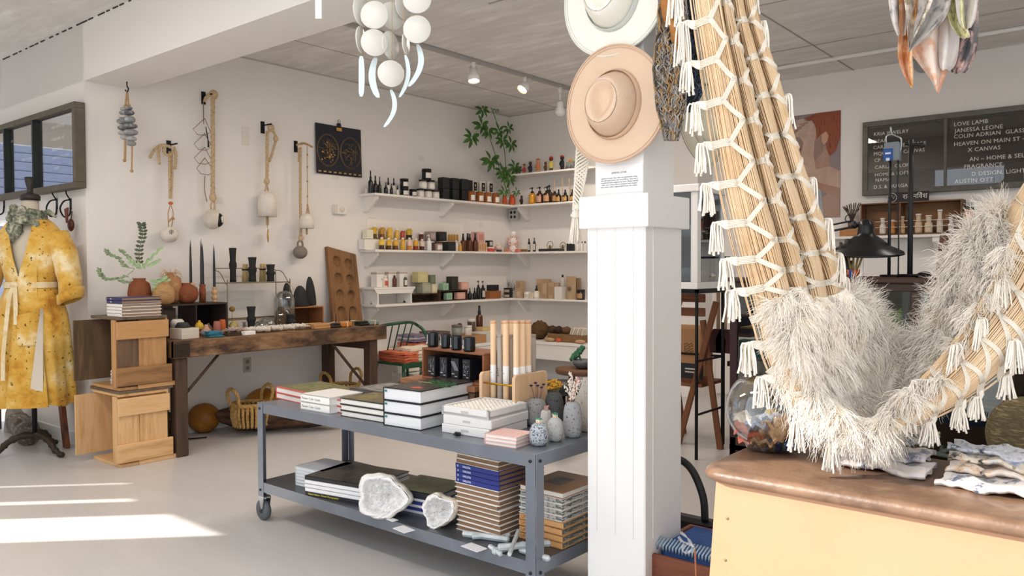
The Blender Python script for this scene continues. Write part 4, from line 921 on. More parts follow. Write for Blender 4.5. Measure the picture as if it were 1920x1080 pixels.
for k,(xa,ya,xb,yb,zz,r_)in enumerate([(868,1000,955,1012,.013,.013),(885,1006,957,1003,.014,.011),(924,1034,985,1020,.013,.013),(934,1026,1032,1018,.034,.013),(955,1040,972,995,.057,.009),(975,1030,1030,1048,.013,.012),(918,1024,940,1040,.012,.010)]):
    a,b=atz(xa,ya,CL+zz),atz(xb,yb,CL+zz);mb=MB();q=(b-a).to_track_quat('Z','Y').to_matrix();l=(b-a).length
    mb.lathe([(r_*.7,0),(r_,.004),(r_*.95,l*.5),(r_,l-.006),(r_*.6,l)],(0,0,0),6,q,smooth=False)
    solo('selenite_stick',mb,SEL,['long white selenite stick at the left of the pile','selenite stick lying behind the longest one','selenite stick pointing toward the front card','selenite stick crossing the pile, its end behind the cart leg','upright-leaning selenite stick on top of the pile','selenite stick running behind the cart\'s corner leg','short selenite stub at the front of the pile'][k],'crystal',tuple(a),0,'selenite sticks')
# ================================================================ workbench along the left wall
TW=wood('#4d3524','#6e4c31','#33251b','Y',4,.6,.6);TWZ=wood('#3b2a20','#503a2b','#2a1f18','Z',4,.7,.5)
TOPW=wood('#6a4a30','#8a6a4c','#4a3424','Y',4,.5,.4)
TZ=.80;TX0,TX1,TY0,TY1=-5.88,-5.19,2.685,4.56
t=thing('workbench','long rustic dark wooden workbench with worn edge against the left wall','table',((TX0+TX1)/2,(TY0+TY1)/2,0));a,b=(TX1-TX0)/2,(TY1-TY0)/2
mb=MB()
for k in range(4):mb.bx(-a+k*a/2+.002,-a+(k+1)*a/2-.002,-b,b,TZ-.05,TZ,.003)
obj('tabletop',mb,TOPW,t)
obj('edge_rail',MB().bx(a-.03,a+.012,-b-.012,b+.012,TZ-.118,TZ+.002,.006),M('#5c412c',.6,var=('#3a2a1f','#7d5d40','#a08a70'),vs=7,vt=.62,bump=.8,bs=22,stretch=(2,.35,1)),t)
for y_ in(-b-.012,b-.03):obj('edge_rail',MB().bx(-a,a+.01,y_,y_+.042,TZ-.118,TZ+.001,.005),TW,t)
obj('corner_iron',MB().bx(a+.012,a+.016,-b-.014,-b+.10,TZ-.11,TZ-.02).bx(a+.016,a+.021,-b+.04,-b+.06,TZ-.075,TZ-.055),M('#3a2e25',.6,.5),t)
for x in(-a+.05,a-.06):
    for y,nm in((-b+.05,'leg'),(b-.12,'leg')):
        obj('leg',MB().bx(x-.045,x+.045,y-.035,y+.05,0,TZ-.118,.006),TWZ,t)
for y in(-b+.05,b-.12):
    for z_ in(.16,TZ-.2):obj('stretcher',MB().bx(-a+.09,a-.10,y-.02,y+.03,z_,z_+.08,.004),TWZ,t)
obj('brace',MB().cyl((a-.06,-b+.08,.40),(a-.06,-b+.36,TZ-.118),.010),M('#4b3b30',.6,.4),t);obj('brace',MB().cyl((a-.06,b-.14,.26),(a-.06,b-.52,TZ-.118),.012),M('#4b3b30',.6,.4),t)

def T(px,off,z=TZ):return row(px,z,X=XA+off)
def bev(lst):return lst
def lth(name,lab,cat,p,prof,mat,rs,hs,group=None,seg=28,extra=None,z=None,sq=(1,1)):
    t=thing(name,lab,cat,tuple(p),0,group);obj('body',MB().lathe([(a_*rs,b_*hs)for a_,b_ in prof],(0,0,0),seg,sq=sq),mat,t)
    if extra:extra(t)
    return t
BLK=M('#1e1e20',.75,bump=.1,bs=80);TERRA=M('#8f4f2e',.75,var=('#7c4226','#a15f3a'),vs=14,bump=.15,bs=90)

DBW=wood('#2a211c','#3a2d25','#1d1714','Y',4)
y0,y1=T(296,.33).y,T(419,.33).y;rz_=TZ+.235
t=thing('box_riser','low dark wooden box lying on its side, open front, on the bench left end','box',(XA+.26,(y0+y1)/2,TZ));b2=(y1-y0)/2
obj('top_board',MB().bx(-.13,.13,-b2,b2,.222,.235,.002),DBW,t);obj('bottom_board',MB().bx(-.13,.13,-b2,b2,0,.012,.002),DBW,t)
for yy in(-b2,.0,b2-.012):obj('partition',MB().bx(-.13,.13,yy,yy+.012,.012,.222,.001),wood('#2a211c','#3a2d25','#1d1714','Z',4),t)
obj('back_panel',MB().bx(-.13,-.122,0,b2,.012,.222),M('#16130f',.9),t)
RZ=rz_
def onR(px,off):return row(px,RZ,X=XA+off)
def pxr(p):return pxm(p)
p=onR(350,.28);s_=pxm(p)
lth('terracotta_vase','round dark terracotta vase with short neck on the dark box','vase',p,[(.4,0),(.55,.02),(.88,.2),(1,.48),(.88,.75),(.5,.9),(.36,.93),(.38,1),(.3,1),(.28,.9),(0,.88)],TERRA,21.5*s_,38*s_)
p=onR(380,.26);lth('candle_holder','straight terracotta candle holder holding the middle tall taper','candle holder',p,[(1,0),(1,.75),(.85,.8),(.85,.86),(.95,.9),(.95,1),(.6,1),(.6,.8),(0,.8)],TERRA,6*s_,35*s_)
p=onR(402.5,.26);lth('candle_holder','beaded pale wood candle holder at the dark box right end','candle holder',p,[(.95,0),(1,.05),(.55,.1),(.9,.2),(1.05,.3),(.9,.4),(.55,.48),(.95,.56),(1.05,.66),(.95,.76),(.5,.84),(.85,.9),(.9,1),(.4,1),(0,.95)],wood('#b58d63','#cfaa80','#a07a52','Z'),6*s_,29*s_)
p=onR(361,.22);lth('candle_holder','pale wood candle holder half hidden behind the round vase','candle holder',p,[(1,0),(1,.9),(.9,1),(.5,1),(0,.95)],wood('#c69c78','#d8b391','#b0855f','Z'),5*s_,38*s_)
def taper(px,off,lab,zb,top,c='#23262d'):
    p=row(px,zb,X=XA+off);h_=atx(px,top,XA+off).z-zb
    t=solo('taper_candle',MB().lathe([(.0095,0),(.0105,.02),(.0095,h_*.5),(.006,h_*.85),(.0015,h_),(0,h_)],(0,0,0),16).tube([(0,0,h_-.002),(.001,0,h_+.012)],.001,4),M(c,.4),lab,'candle',tuple(p),0,'dark taper candles')
taper(358,.22,'tall dark taper candle behind the round terracotta vase',RZ+.12,452);taper(380.5,.26,'pair-thick dark taper candle in the terracotta holder',RZ+.10,458);taper(402,.26,'dark taper candle in the beaded wood holder',RZ+.085,460)
taper(378,.25,'slim dark taper just behind the middle one',RZ+.10,450,'#3a3638')

TER2=M('#8e5030',.8,var=('#774026',),vs=12,bump=.2,bs=60);TANV=M('#b98a5f',.6,var=('#a3734a','#c99b70'),vs=9)
p=onR(262,.26);lth('terracotta_vase','rough terracotta pot holding the eucalyptus, behind the striped books','vase',(p.x,p.y,RZ-.0),[(.6,0),(.95,.15),(1,.45),(.85,.8),(.5,.92),(.55,1),(.45,1),(.4,.9),(0,.88)],TER2,20*s_,48*s_)
POTP=Vector((p.x,p.y,RZ+48*s_))
solo('riser_board',MB().bx(-.11,.11,-.17,.17,-.03,0,.003),DBW,'small dark board raising the vases left of the dark box','board',(p.x,p.y+.02,RZ))
solo('riser_block',MB().bx(-.09,.09,-.12,.12,0,RZ-.03-.8,.002),DBW,'dark block under the vase board on the bench left end','block',(p.x,p.y+.1,.8))
p=onR(307,.36);lth('gourd_vase','striped tan vase with twig and round belly in front','vase',p,[(.5,0),(.85,.12),(1,.42),(.9,.72),(.45,.93),(.3,1),(.2,1),(0,.95)],M('#9c7446',.55,var=('#b98f5e','#7d5833'),vs=6,stretch=(1,1,5)),20*s_,41*s_)
p=onR(321,.24);lth('gourd_vase','taller tan vase wrapped in raffia behind the striped one','vase',p,[(.55,0),(.9,.15),(1,.5),(.85,.82),(.42,.92),(.46,1),(.36,1),(0,.9)],TANV,20*s_,58*s_)
mb=MB()
for k in range(14):
    a_=k*.9;mb.tube(spline([(.02*math.cos(a_),.02*math.sin(a_),0),(.045*math.cos(a_),.045*math.sin(a_),.02+.01*(k%3)),(.075*math.cos(a_),.075*math.sin(a_),-.01+.02*(k%4))],4),.0025,4)
solo('raffia',mb,M('#d3b489',.9),'loose raffia strands tied round the taller tan vase neck','raffia',(p.x,p.y,RZ+52*s_))

def leaf(mb,base,d,up,l,w_,curl=.15):
    d=Vector(d).normalized();up=Vector(up);sd=d.cross(up);sd=sd.normalized()if sd.length>1e-4 else Vector((1,0,0));nn=sd.cross(d)
    P=[]
    for i in range(5):
        u=i/4;ww=w_*math.sin(math.pi*min(1,max(0,u*.94+.04)))**.7;c_=Vector(base)+d*l*u-nn*curl*l*u*u
        P.append([c_-sd*ww*.5+nn*ww*.12,c_,c_+sd*ww*.5+nn*ww*.12])
    mb.slab(P,nn*.0006)
GRN=M('#6f8560',.7,var=('#8fa57f','#55694a'),vs=14);GRD=M('#4c5a44',.7,var=('#6f7c62',),vs=14);GRL=M('#8fae7a',.7,var=('#a8c494','#6f9160'),vs=18)
e=thing('eucalyptus_stem','tall upright dark green eucalyptus sprig in the terracotta pot','plant',tuple(POTP));mb=MB();m2=MB()
X_=XA+.26
def wp(px,py,off=.26):return atx(px,py,XA+off)-POTP
top=[wp(262,497),wp(261,470),wp(268,440),wp(265,420)]
sp=spline(top,8);m2.tube(sp,[.003-.00007*i for i in range(len(sp))],5)
for i,q in enumerate(sp[2:]):
    for sg in(-1,1):
        if i%2==0:leaf(mb,q,(random.uniform(-.2,.4),sg*1,.3),(1,0,-.35),.034,.022)
obj('stem',m2,M('#6d5c48',.8),e);obj('leaves',mb,GRD,e)['kind']='stuff'
e=thing('succulent_stems','pale green curling succulent stems spreading left from the pot','plant',tuple(POTP));mb=MB();m2=MB()
for pts in([(252,505),(232,520),(205,525),(190,518),(186,505)],[(252,503),(235,500),(222,485),(205,478),(200,470)],[(250,520),(240,530),(226,528)],[(256,500),(242,485),(226,470)]):
    sp=spline([wp(x,y,.30)for x,y in pts],7);m2.tube(sp,.0028,5)
    for i,q in enumerate(sp[6:]):
        for sg in(-1,1):leaf(mb,q,(random.uniform(-.5,.5),sg*.8,random.uniform(-.2,.9)),(1,0,.3),.022,.012)
obj('stem',m2,M('#9aa986',.8),e);obj('leaves',mb,GRN,e)['kind']='stuff'
e=thing('staghorn_leaf','pale green lobed fern fronds reaching right over the tan vases','plant',tuple(POTP));mb=MB()
for base,tip in(((268,500),(305,462)),((272,505),(240,488)),((290,530),(310,520)),((275,500),(298,488)),((285,535),(300,545)),((280,528),(318,526))):
    b_,t_=wp(*base,.36),wp(*tip,.38);n_=7
    for k in range(n_):
        q=b_.lerp(t_,k/n_);leaf(mb,q,(t_-b_).normalized()+Vector((0,(-1)**k*.5,.35*(-1)**k)),(1,0,.2),.05*(1-k/n_*.4),.02)
obj('fronds',mb,GRL,e)

CT2=.98
for i in range(2):book('%s small white book on the upper crate, back corner'%['lower','upper'][i]if False else['bottom of three pale books at the crate\'s back left','middle of three pale books at the crate\'s back left'][i],.30,.14,.027,'#d5cfc5',(-5.6,2.60,CT2+.003+i*.028),R(3),'pale books on the crate','left')
book('top of three pale books at the crate\'s back left',.29,.14,.027,'#cdc6ba',(-5.6,2.60,CT2+.003+2*.028),R(-2),'pale books on the crate','left')
zz=CT2+.001
for i in range(6):
    bl=i>=4
    book(['bottom brown and white book on the crate top','second brown and white book on the crate','third brown and white book on the crate','fourth brown and white book on the crate','lower blue-spined book on top of the crate stack','upper blue-spined book on top of the crate stack'][i],.2,.27,.0205,'#22295f' if bl else '#e8e6e1',(-5.335+random.uniform(-.004,.004),2.485,zz),R(2+random.uniform(-1,1)),'books on the upper crate','front',page=M('#a08871',.75,var=('#8a7059',),vs=3,stretch=(1,1,90)),
title=('1        USA',.012,'#e9ebf5',-.42)if bl else None);zz+=.0212
solo('amber_jar',MB().lathe([(.032,0),(.045,.02),(.047,.06),(.035,.085),(.028,.1),(0,.1)],(0,0,0),16),M('#4a3630',.4),'dark brown lumpy jar between the two book piles on the crate','jar',(-5.5,2.46,CT2+.003))

p=T(346,.58);solo('paper_block',MB().bx(-.07,.07,-.07,.07,0,.075,.003),M('#d9d2c6',.7,var=('#cbbfae',),vs=3,stretch=(1,1,60)),'block of small cream cards at the bench\'s front left corner','cards',(p.x,p.y,TZ+.001),R(8))
p=T(343,.55);solo('dark_bowl',MB().lathe([(.055,0),(.035,.035),(.0,.035)],(0,0,0),20),M('#3a3b3b',.7),'small dark upturned bowl on the cream card block','bowl',(p.x-.01,p.y+.005,TZ+.0765))
p=T(333,.42);solo('white_dish',MB().lathe([(.05,0),(.045,.05),(.03,.065),(0,.065)],(0,0,0),20),M('#d8d4cc',.6),'white upturned dish behind the dark bowl','dish',(p.x,p.y,TZ+.065))
solo('dish_stand',MB().bx(-.05,.05,-.05,.05,0,.064),DBW,'small dark block under the white dish','block',(p.x,p.y,TZ))
def mini(px,off,w_,h_,c,lab,prof=None,base=None,lift=0,z=TZ):
    p=row(px,z,X=XA+off);s_=pxm(p);pr=prof or[(.5,0),(.9,.15),(1,.45),(.75,.7),(.3,.85),(.28,1),(.2,1),(0,.9)]
    t=thing('mini_vase',lab,'vase',(p.x,p.y,z+lift),0,'miniature vases');
    obj('body',MB().lathe([(a_*w_*s_/2,b_*h_*s_)for a_,b_ in pr],(0,0,0),20),M(c,.6,bump=.1,bs=90),t)
    if base:obj('glazed_base',MB().lathe([(pr[0][0]*w_*s_/2*1.03,-.0003),(pr[1][0]*w_*s_/2*1.03,pr[1][1]*h_*s_*1.01),(pr[1][0]*w_*s_/2*.9,pr[1][1]*h_*s_*1.02)],(0,0,0),20),M(base,.4),t)
    return t
CYLP=[(.85,0),(1,.3),(.95,.6),(.8,.95),(.7,1),(0,.9)]
mini(362,.34,12,20,'#4f4480','small violet mini vase with a tall spiky neck',[(.6,0),(1,.3),(.9,.55),(.2,.75),(.15,1.6),(0,1.6)])
mini(374,.40,16,19,'#d8b13a','bright yellow mini vase in front of the dark box',None,'#8a3a30',.035)
solo('mini_stand',MB().lathe([(.022,0),(.024,.034),(0,.034)],(0,0,0),16),M('#8a4034',.6),'dark red round block under the yellow mini vase','block',tuple(row(374,TZ,X=XA+.40)))
mini(387,.52,21,22,'#b9937c','speckled pinkish mini vase with grey base, at the front',[(.6,0),(1,.25),(.95,.45),(.4,.75),(.28,1),(0,1)],'#6f706c')
mini(391,.34,15,20,'#6d5045','round brown mini vase behind the pinkish one')
mini(407,.44,15,25,'#a5675a','dusty rose cylinder mini vase',CYLP,'#7a5a4e')
mini(418,.36,15,26,'#c2602c','orange cylinder mini vase at the dark box edge',CYLP,'#9c4a2a')
mini(419,.50,10,10,'#9a6f60','low pinkish mini cup in front of the orange vase',CYLP)
mini(438,.36,17,22,'#b5a665','yellow-olive mini bottle holding a dried pod',[(.7,0),(1,.2),(1,.6),(.6,.85),(.2,1),(0,1)],'#2e2f4a')
solo('dried_pod',MB().tube([(0,0,-.03),(0,0,.04)],.0015,5).sph((0,0,.055),.022,(1,1,1),14,8),M('#8a6d35',.9,bump=.6,bs=120),'round brown dried pod on a stem in the olive mini bottle','dried pod',tuple(row(438,TZ,X=XA+.36)+Vector((-.0,-.01,.125))))
mini(458,.36,19,17,'#6b625c','low grey-brown mini vase with flared mouth',[(1,0),(.9,.1),(.3,.7),(.15,.85),(.45,1),(.4,1),(0,.9)])

p=T(403,.64);t=thing('tile_stack','stack of teal-blue ceramic tiles at the bench\'s front edge','tiles',tuple(p),R(5))
for k in range(6):obj('tile',MB().box((random.uniform(-.006,.006),random.uniform(-.012,.012)-.02*(k//3),.006+k*.0075),(.07,.12-.01*(k%3),.0065),(0,0,R(random.uniform(-8,8))),.002),M('#2f6f86',.3,var=('#4b93a8','#24566b'),vs=30),t)
def rosette(px,off,w_,lab,c='#eadfd8'):
    p=T(px,off);s_=pxm(p);r_=w_*s_/2;mb=MB()
    for k in range(34):
        a_=k*2.4;q=math.sqrt(k/34);leaf(mb,(q*r_*.5*math.cos(a_),q*r_*.5*math.sin(a_),.006+.02*(1-q)),(math.cos(a_),math.sin(a_),.9-.7*q),(0,0,1),r_*.7,r_*.35,.1)
    solo('crystal_cluster',mb,M(c,.35),lab,'crystal',(p.x,p.y,TZ+.015))
t_=T(443,.60);solo('wooden_tray',MB().bx(-.05,.05,-.10,.10,0,.012,.003),M('#3b2a22',.6),'small dark tray with pink-white clusters','tray',(t_.x,t_.y,TZ+.0005),R(4))
rosette(436,.56,30,'pale pink crystal cluster on the left of the small dark tray','#ecdcd6');rosette(452,.58,26,'pale pink crystal cluster on the right of the small dark tray','#e8d2cc')
p=T(466,.66);solo('white_box',MB().bx(-.025,.025,-.045,.045,0,.028,.002),PAPER,'small white card box at the bench edge, beside the sage bundles','box',tuple(p),R(4))
for k,px in enumerate((484,508,532,553)):
    p=T(px,.58-.01*(k%2));s_=pxm(p);mb=MB()
    P=spline([(-.09,-.02,.026),(-.02,.0,.030),(.09,.015,.026)],5);mb.tube(P,[.020+.004*math.sin(i*2.2)for i in range(len(P))],10)
    t=thing('sage_bundle','%s of four white wrapped sage bundles on the bench'%ORD[k],'sage bundle',(p.x,p.y,TZ+.002),R(55+8*k),'sage bundles')
    obj('leaves',mb,M('#cfc8bb',.95,var=('#e3ddd2','#a59a86'),vs=45,bump=1,bs=80),t)
    mb=MB();mb.tube([P[i//2]+Vector((0,.026*math.cos(i*1.4),.026*math.sin(i*1.4)))for i in range(2*len(P)-2)],.0016,4);obj('thread',mb,M('#e8dfd0',.8),t)
    obj('cut_end',MB().sph((.093,.0155,.026),.021,(.25,1,1),10,6),M('#a08a63',.9,var=('#6e5a3c',),vs=90),t)

RK=M('#8c7a55',.4,.6)
ya,yb=T(413,.2).y,T(530,.2).y;za=atx(520,529,XA+.25).z;
t=thing('wire_rack','thin brass wire shelf rack holding sculpted black candles','rack',(XA+.2,(ya+yb)/2,TZ));b2=(yb-ya)/2;zs=za-TZ;zt_=atx(430,503,XA+.12).z-TZ
mb=MB()
for y in(-b2,b2):
    for x in(-.09,.11):mb.tube(spline([(x,y,0),(x,y,zs),(x,y*.99,zt_-.02 if x<0 else zs)],3),.004,6)
mb.tube([(-.09,-b2,zt_-.02),(-.09,-b2+.03,zt_),(-.09,b2-.03,zt_),(-.09,b2,zt_-.02)],.004,6)
for z in(zs,.09):
    for x in(-.09,.0,.11):mb.tube([(x,-b2,z),(x,b2,z)],.0035,6)
    for y in(-b2,b2):mb.tube([(-.09,y,z),(.11,y,z)],.0035,6)
for y in(-b2,b2):mb.tube(spline([(-.09,y,zt_-.02),(.0,y,zt_-.03),(.09,y,zt_-.12),(.11,y,zs)],4),.0035,6)
obj('wire_frame',mb,RK,t)
obj('shelf_glass',MB().bx(-.088,.108,-b2+.003,b2-.003,zs+.003,zs+.006),glass('#e8f0ee'),t)
CAN=[(.88,0),(.8,.1),(.78,.35),(.95,.43),(1,.49),(.95,.55),(.74,.62),(.85,.85),(.98,.985),(.9,1),(0,.99)]
ZR=TZ+zs+.007
def bcand(px,off,w_,h_,lab,z=None,prof=CAN):
    z=ZR if z is None else z;p=row(px,z,X=XA+off);s_=pxm(p)
    t=thing('sculpted_candle',lab,'candle',(p.x,p.y,z),0,'sculpted black candles');obj('body',MB().lathe([(a_*w_*s_/2,b_*h_*s_)for a_,b_ in prof],(0,0,0),24),BLK,t)
    obj('wick',MB().tube([(0,0,h_*s_-.003),(.001,0,h_*s_+.012)],.0011,4),M('#c9a15f',.6),t)
bcand(437,.22,14,64,'tallest sculpted black candle, left on the wire rack');bcand(473.5,.22,16,46,'mid-height sculpted black candle in the middle of the rack');bcand(507.5,.24,17,32,'shortest sculpted black candle at the rack\'s right side')
bcand(471.5,.42,17,47,'sculpted black candle standing on the bench below the rack',TZ+.001);bcand(546,.44,19,27,'blue-black squat candle in front of the glass dome',TZ+.001)
for px,lab in((460,'left bundle of pale matchsticks tied with black on the rack'),(492.5,'right bundle of pale matchsticks tied with black on the rack')):
    p=row(px,ZR,X=XA+.16);s_=pxm(p);t=thing('match_bundle',lab,'matches',(p.x,p.y,ZR),0,'tied matchstick bundles');mb=MB()
    for k in range(40):
        a_=k*2.4;q=math.sqrt(k/40)*6.2*s_;mb.cyl((q*1.12*math.cos(a_),q*1.12*math.sin(a_),0),(q*math.cos(a_)*.8,q*math.sin(a_)*.8,33*s_),.0022,seg=4)
    obj('matchsticks',mb,M('#d9bf8c',.7),t)['kind']='stuff'
    obj('tie',MB().cyl((0,0,21*s_),(0,0,24*s_),6.3*s_,seg=18),BLACK,t)

def dome(px,off,w_,h_,lab,knob=False,base=True):
    p=T(px,off);s_=pxm(p);r_=w_*s_/2;hh=h_*s_;n=10
    t=thing('glass_dome',lab,'cloche',(p.x,p.y,TZ+.002));mb=MB()
    prof=[(r_,.012),(r_,hh-r_)]+[(r_*math.cos(k*math.pi/2/n),hh-r_+r_*math.sin(k*math.pi/2/n))for k in range(1,n)]+[(.001,hh)]
    mb.lathe(prof+[(max(a_-.0025,.0005),b_-.0025)for a_,b_ in prof[::-1]][:len(prof)],(0,0,0),32);obj('glass_shell',mb,glass('#f2f5f5'),t)
    if base:obj('base_disc',MB().lathe([(r_*1.1,0),(r_*1.1,.008),(r_*1.05,.012),(0,.012)],(0,0,0),32),M('#4a3a2d',.5),t)
    return t
dome(534,.34,38,70,'tall round-topped glass dome beside the wire rack');dome(500,.46,36,26,'low wide glass dome in front of the rack',base=False)
dome(487,.5,22,20,'smallest clear glass dome behind the sage bundles',base=False)

CRW=wood('#8a5a35','#a06c42','#734829','Y',4)
ya,yb=T(548,.3).y,T(607,.3).y
t=thing('wooden_crate','small orange-brown open crate under the three black ridged pieces','crate',(XA+.20,(ya+yb)/2,TZ));b2=(yb-ya)/2;hc=.165
obj('top_board',MB().bx(-.1,.1,-b2,b2,hc-.01,hc,.001),CRW,t);obj('bottom_board',MB().bx(-.1,.1,-b2,b2,0,.01,.001),CRW,t)
for s_ in(-1,1):obj('end_panel',MB().bx(-.1,.1,s_*b2,s_*(b2-.01),.01,hc-.01),CRW,t)
obj('back_panel',MB().bx(-.1,-.09,-b2,b2,.01,hc-.01),M('#6d4529',.8),t)
def ridged(px,off,w_,h_,lab,z,lean=0):
    p=row(px,z,X=XA+off);s_=pxm(p);W_,H_=w_*s_/2,h_*s_;rows=[]
    for i in range(13):
        v=i/12;ww=W_*math.sqrt(max(0,1-(v*.98)**2.2))*(1 if v>.15 else .92+.5*v)
        rows.append([Vector((ww*.35*math.sin(a_)*(1+.14*math.cos(a_*26)),ww*math.cos(a_)*(1+.04*math.cos(a_*26)),H_*v))for a_ in[2*math.pi*k/104 for k in range(104)]])
    solo('ridged_candle',MB().grid(rows,True),M('#18181a',.5),lab,'candle',(p.x,p.y,z),0,'black ridged dome shapes',rot=(R(lean),R(-6),0))
zc_=TZ+hc+.001
ridged(541,.14,23,51,'left black ridged dome shape behind the glass dome',zc_-.03);ridged(565,.24,33,39,'wide front black ridged dome shape on the small crate',zc_);ridged(584,.15,22,54,'tall right black ridged dome shape on the small crate',zc_)
solo('ridged_stand',MB().bx(-.03,.03,-.04,.04,0,zc_-.03-TZ),DBW,'dark block behind the glass dome under the left ridged piece','block',(XA+.14,row(541,TZ,X=XA+.14).y,TZ))

ya,yb=T(622,.1).y,T(676,.1).y;hb=atx(612,468,XA+.04).z-TZ
t=thing('hollowed_board','tall worn wooden board with eight carved round hollows leaning on the wall','board',(XA+.13,(ya+yb)/2,TZ),0,rot=(0,R(-7.5),0));b2=(yb-ya)/2
HB=wood('#6b4a2c','#8a6440','#4f3822','Z',4,.7,.5)
holes=[(y,z)for z in(hb*.83,hb*.60,hb*.37,hb*.14)for y in(-b2*.42+.005,b2*.42-.003)];rr=.046
def hfun(y,z):
    d=0
    for hy,hz in holes:
        q=math.hypot(y-hy,(z-hz)/1.05)/rr
        if q<1:d=max(d,.038*math.sqrt(1-q*q))
    return d
ny,nz=60,150;P=[]
for i in range(nz+1):
    r_=[]
    for j in range(ny+1):
        z=hb*i/nz;y=-b2+2*b2*j/ny;sk=.0+(1-z/hb)*.0;
        r_.append(Vector((-hfun(y,z),y*(1-.03*z/hb)+.0,z+(-.035*(y/b2)if i==nz else-.035*(y/b2)*z/hb))))
    P.append(r_)
mb=MB();mb.grid(P);Q=[[Vector((-.04,p_.y,p_.z))for p_ in r_]for r_ in P]
mb.grid([r_[::-1]for r_ in Q][::50]if False else[Q[0][::-1],Q[-1][::-1]]);mb.grid([[p_ for p_ in P[-1]],[p_ for p_ in Q[-1]]]);mb.grid([[P[i][0]for i in range(nz+1)],[Q[i][0]for i in range(nz+1)]]);mb.grid([[P[i][-1]for i in range(nz+1)],[Q[i][-1]for i in range(nz+1)]])
obj('carved_panel',mb,HB,t)

WS=wood('#a5794d','#b98c5e','#8c6340','Y',4)
p=T(601,.60);solo('wood_slab',MB().bx(-.05,.05,-.10,.10,0,.02,.003),WS,'lower of two light wood slabs near the bench\'s right half','wood slab',(p.x,p.y,TZ+.001),R(5),'light wood slabs');solo('wood_slab',MB().bx(-.045,.045,-.085,.085,0,.02,.003),WS,'upper of two light wood slabs near the bench\'s right half','wood slab',(p.x-.01,p.y+.0,TZ+.0215),R(-4),'light wood slabs')
def bundle(px,lab,c1,c2):
    p=T(px,.62);t=thing('incense_bundle',lab,'bundle',(p.x,p.y,TZ+.001),R(3));mb=MB()
    for k in range(9):mb.cyl((-.035+.011*(k%5)*1.4,-.13,.012+.017*(k//5)),(-.035+.011*(k%5)*1.4,.09,.012+.017*(k//5)),.0085,seg=7)
    obj('sticks',mb,M(c1,.7),t);obj('paper_band',MB().bx(-.047,.04,-.03,.09,-.0,.04,.01),M(c2,.7),t);obj('tie',MB().bx(-.049,.042,.03,.038,-.0,.042,.01),M('#e9dcc0',.7),t)
bundle(640,'dark stick bundle with an orange paper band at the bench right half','#2a211c','#b5702f');bundle(692,'black stick bundle with a grey-green band at the bench\'s right end','#1d1b1a','#7d8a86')
t=thing('wood_stick_pile','loose pale palo sticks lying in front of the small crate','sticks',tuple(T(583,.42)))
for k in range(6):obj('stick',MB().box((random.uniform(-.03,.03),random.uniform(-.04,.06),.008+.010*(k//2)),(.014,.13,.012),(0,0,R(random.uniform(-25,25))),.002),wood('#c39a5c','#d8b378','#a67f47','Y'),t)
p=T(606,.50);solo('slate_dish',MB().lathe([(.03,0),(.075,.006),(.08,.012),(.05,.02),(0,.026)],(0,0,0),24,sq=(.8,1.3)),M('#5b5750',.6),'low grey leaf-shaped dish behind the wood slabs','dish',(p.x,p.y,TZ+.001))
for k,(px,off,c,l,lab)in enumerate(((620,.3,'#b8ad92',.14,'pale flat spatula-like piece near the hollowed board'),(636,.38,'#8f8258',.12,'olive flat wooden piece before the hollowed board'),(652,.34,'#c7b994',.13,'cream flat wooden piece before the hollowed board'),(628,.48,'#6b6a5a',.11,'grey-green flat piece left of the orange bundle'),(663,.45,'#8a7a4f',.1,'brownish flat piece behind the orange bundle'))):
    p=T(px,off);solo('wooden_utensil',MB().box((0,0,.012+.003*k),(.035,l*1.2,.012),(R(3),0,R(20-12*k)),.004),M(c,.6),lab,'utensil',(p.x,p.y,TZ+.0))
for px,lab,hh in((656,'thin black upright incense stick before the hollowed board',.125),(630,'shorter thin black spike left of the upright stick',.09)):
    p=T(px,.52 if px>640 else .3);t=thing('incense_holder',lab,'incense',(p.x,p.y,TZ));obj('base',MB().cyl((0,0,0),(0,0,.012),.02),BLACK,t);obj('stick',MB().cyl((0,0,.01),(0,0,hh),.0045,.003),BLACK,t)
p=T(585,.60);solo('brass_bell',MB().lathe([(.02,0),(.018,.012),(.008,.022),(.003,.03),(.006,.036),(0,.04)],(0,0,0),16),BRASS,'tiny brass bell between sage bundles and wood slabs','bell',tuple(p))
p=T(557,.62);s_=1
mb=MB()
for k in range(30):
    a_=k*2.4;q=math.sqrt(k/30);leaf(mb,(q*.03*math.cos(a_),q*.045*math.sin(a_),.012),(math.cos(a_),math.sin(a_),1.2-.8*q),(0,0,1),.03,.014,.1)
p=T(568,.58);solo('crystal_cluster',mb,M('#e8e8ea',.3),'white spiky crystal cluster right of the sage bundles','crystal',(p.x,p.y,TZ+.006))
p=T(540,.67)
mb=MB()
for k in range(10):mb.box((random.uniform(-.02,.02),random.uniform(-.06,.06),.004),(.012,.02,.006),(0,0,random.uniform(0,3)))
o=solo('wood_chips',mb,M('#b9824f',.8),'small scatter of orange wood chips at the bench edge','wood chips',tuple(p));o['kind']='stuff'
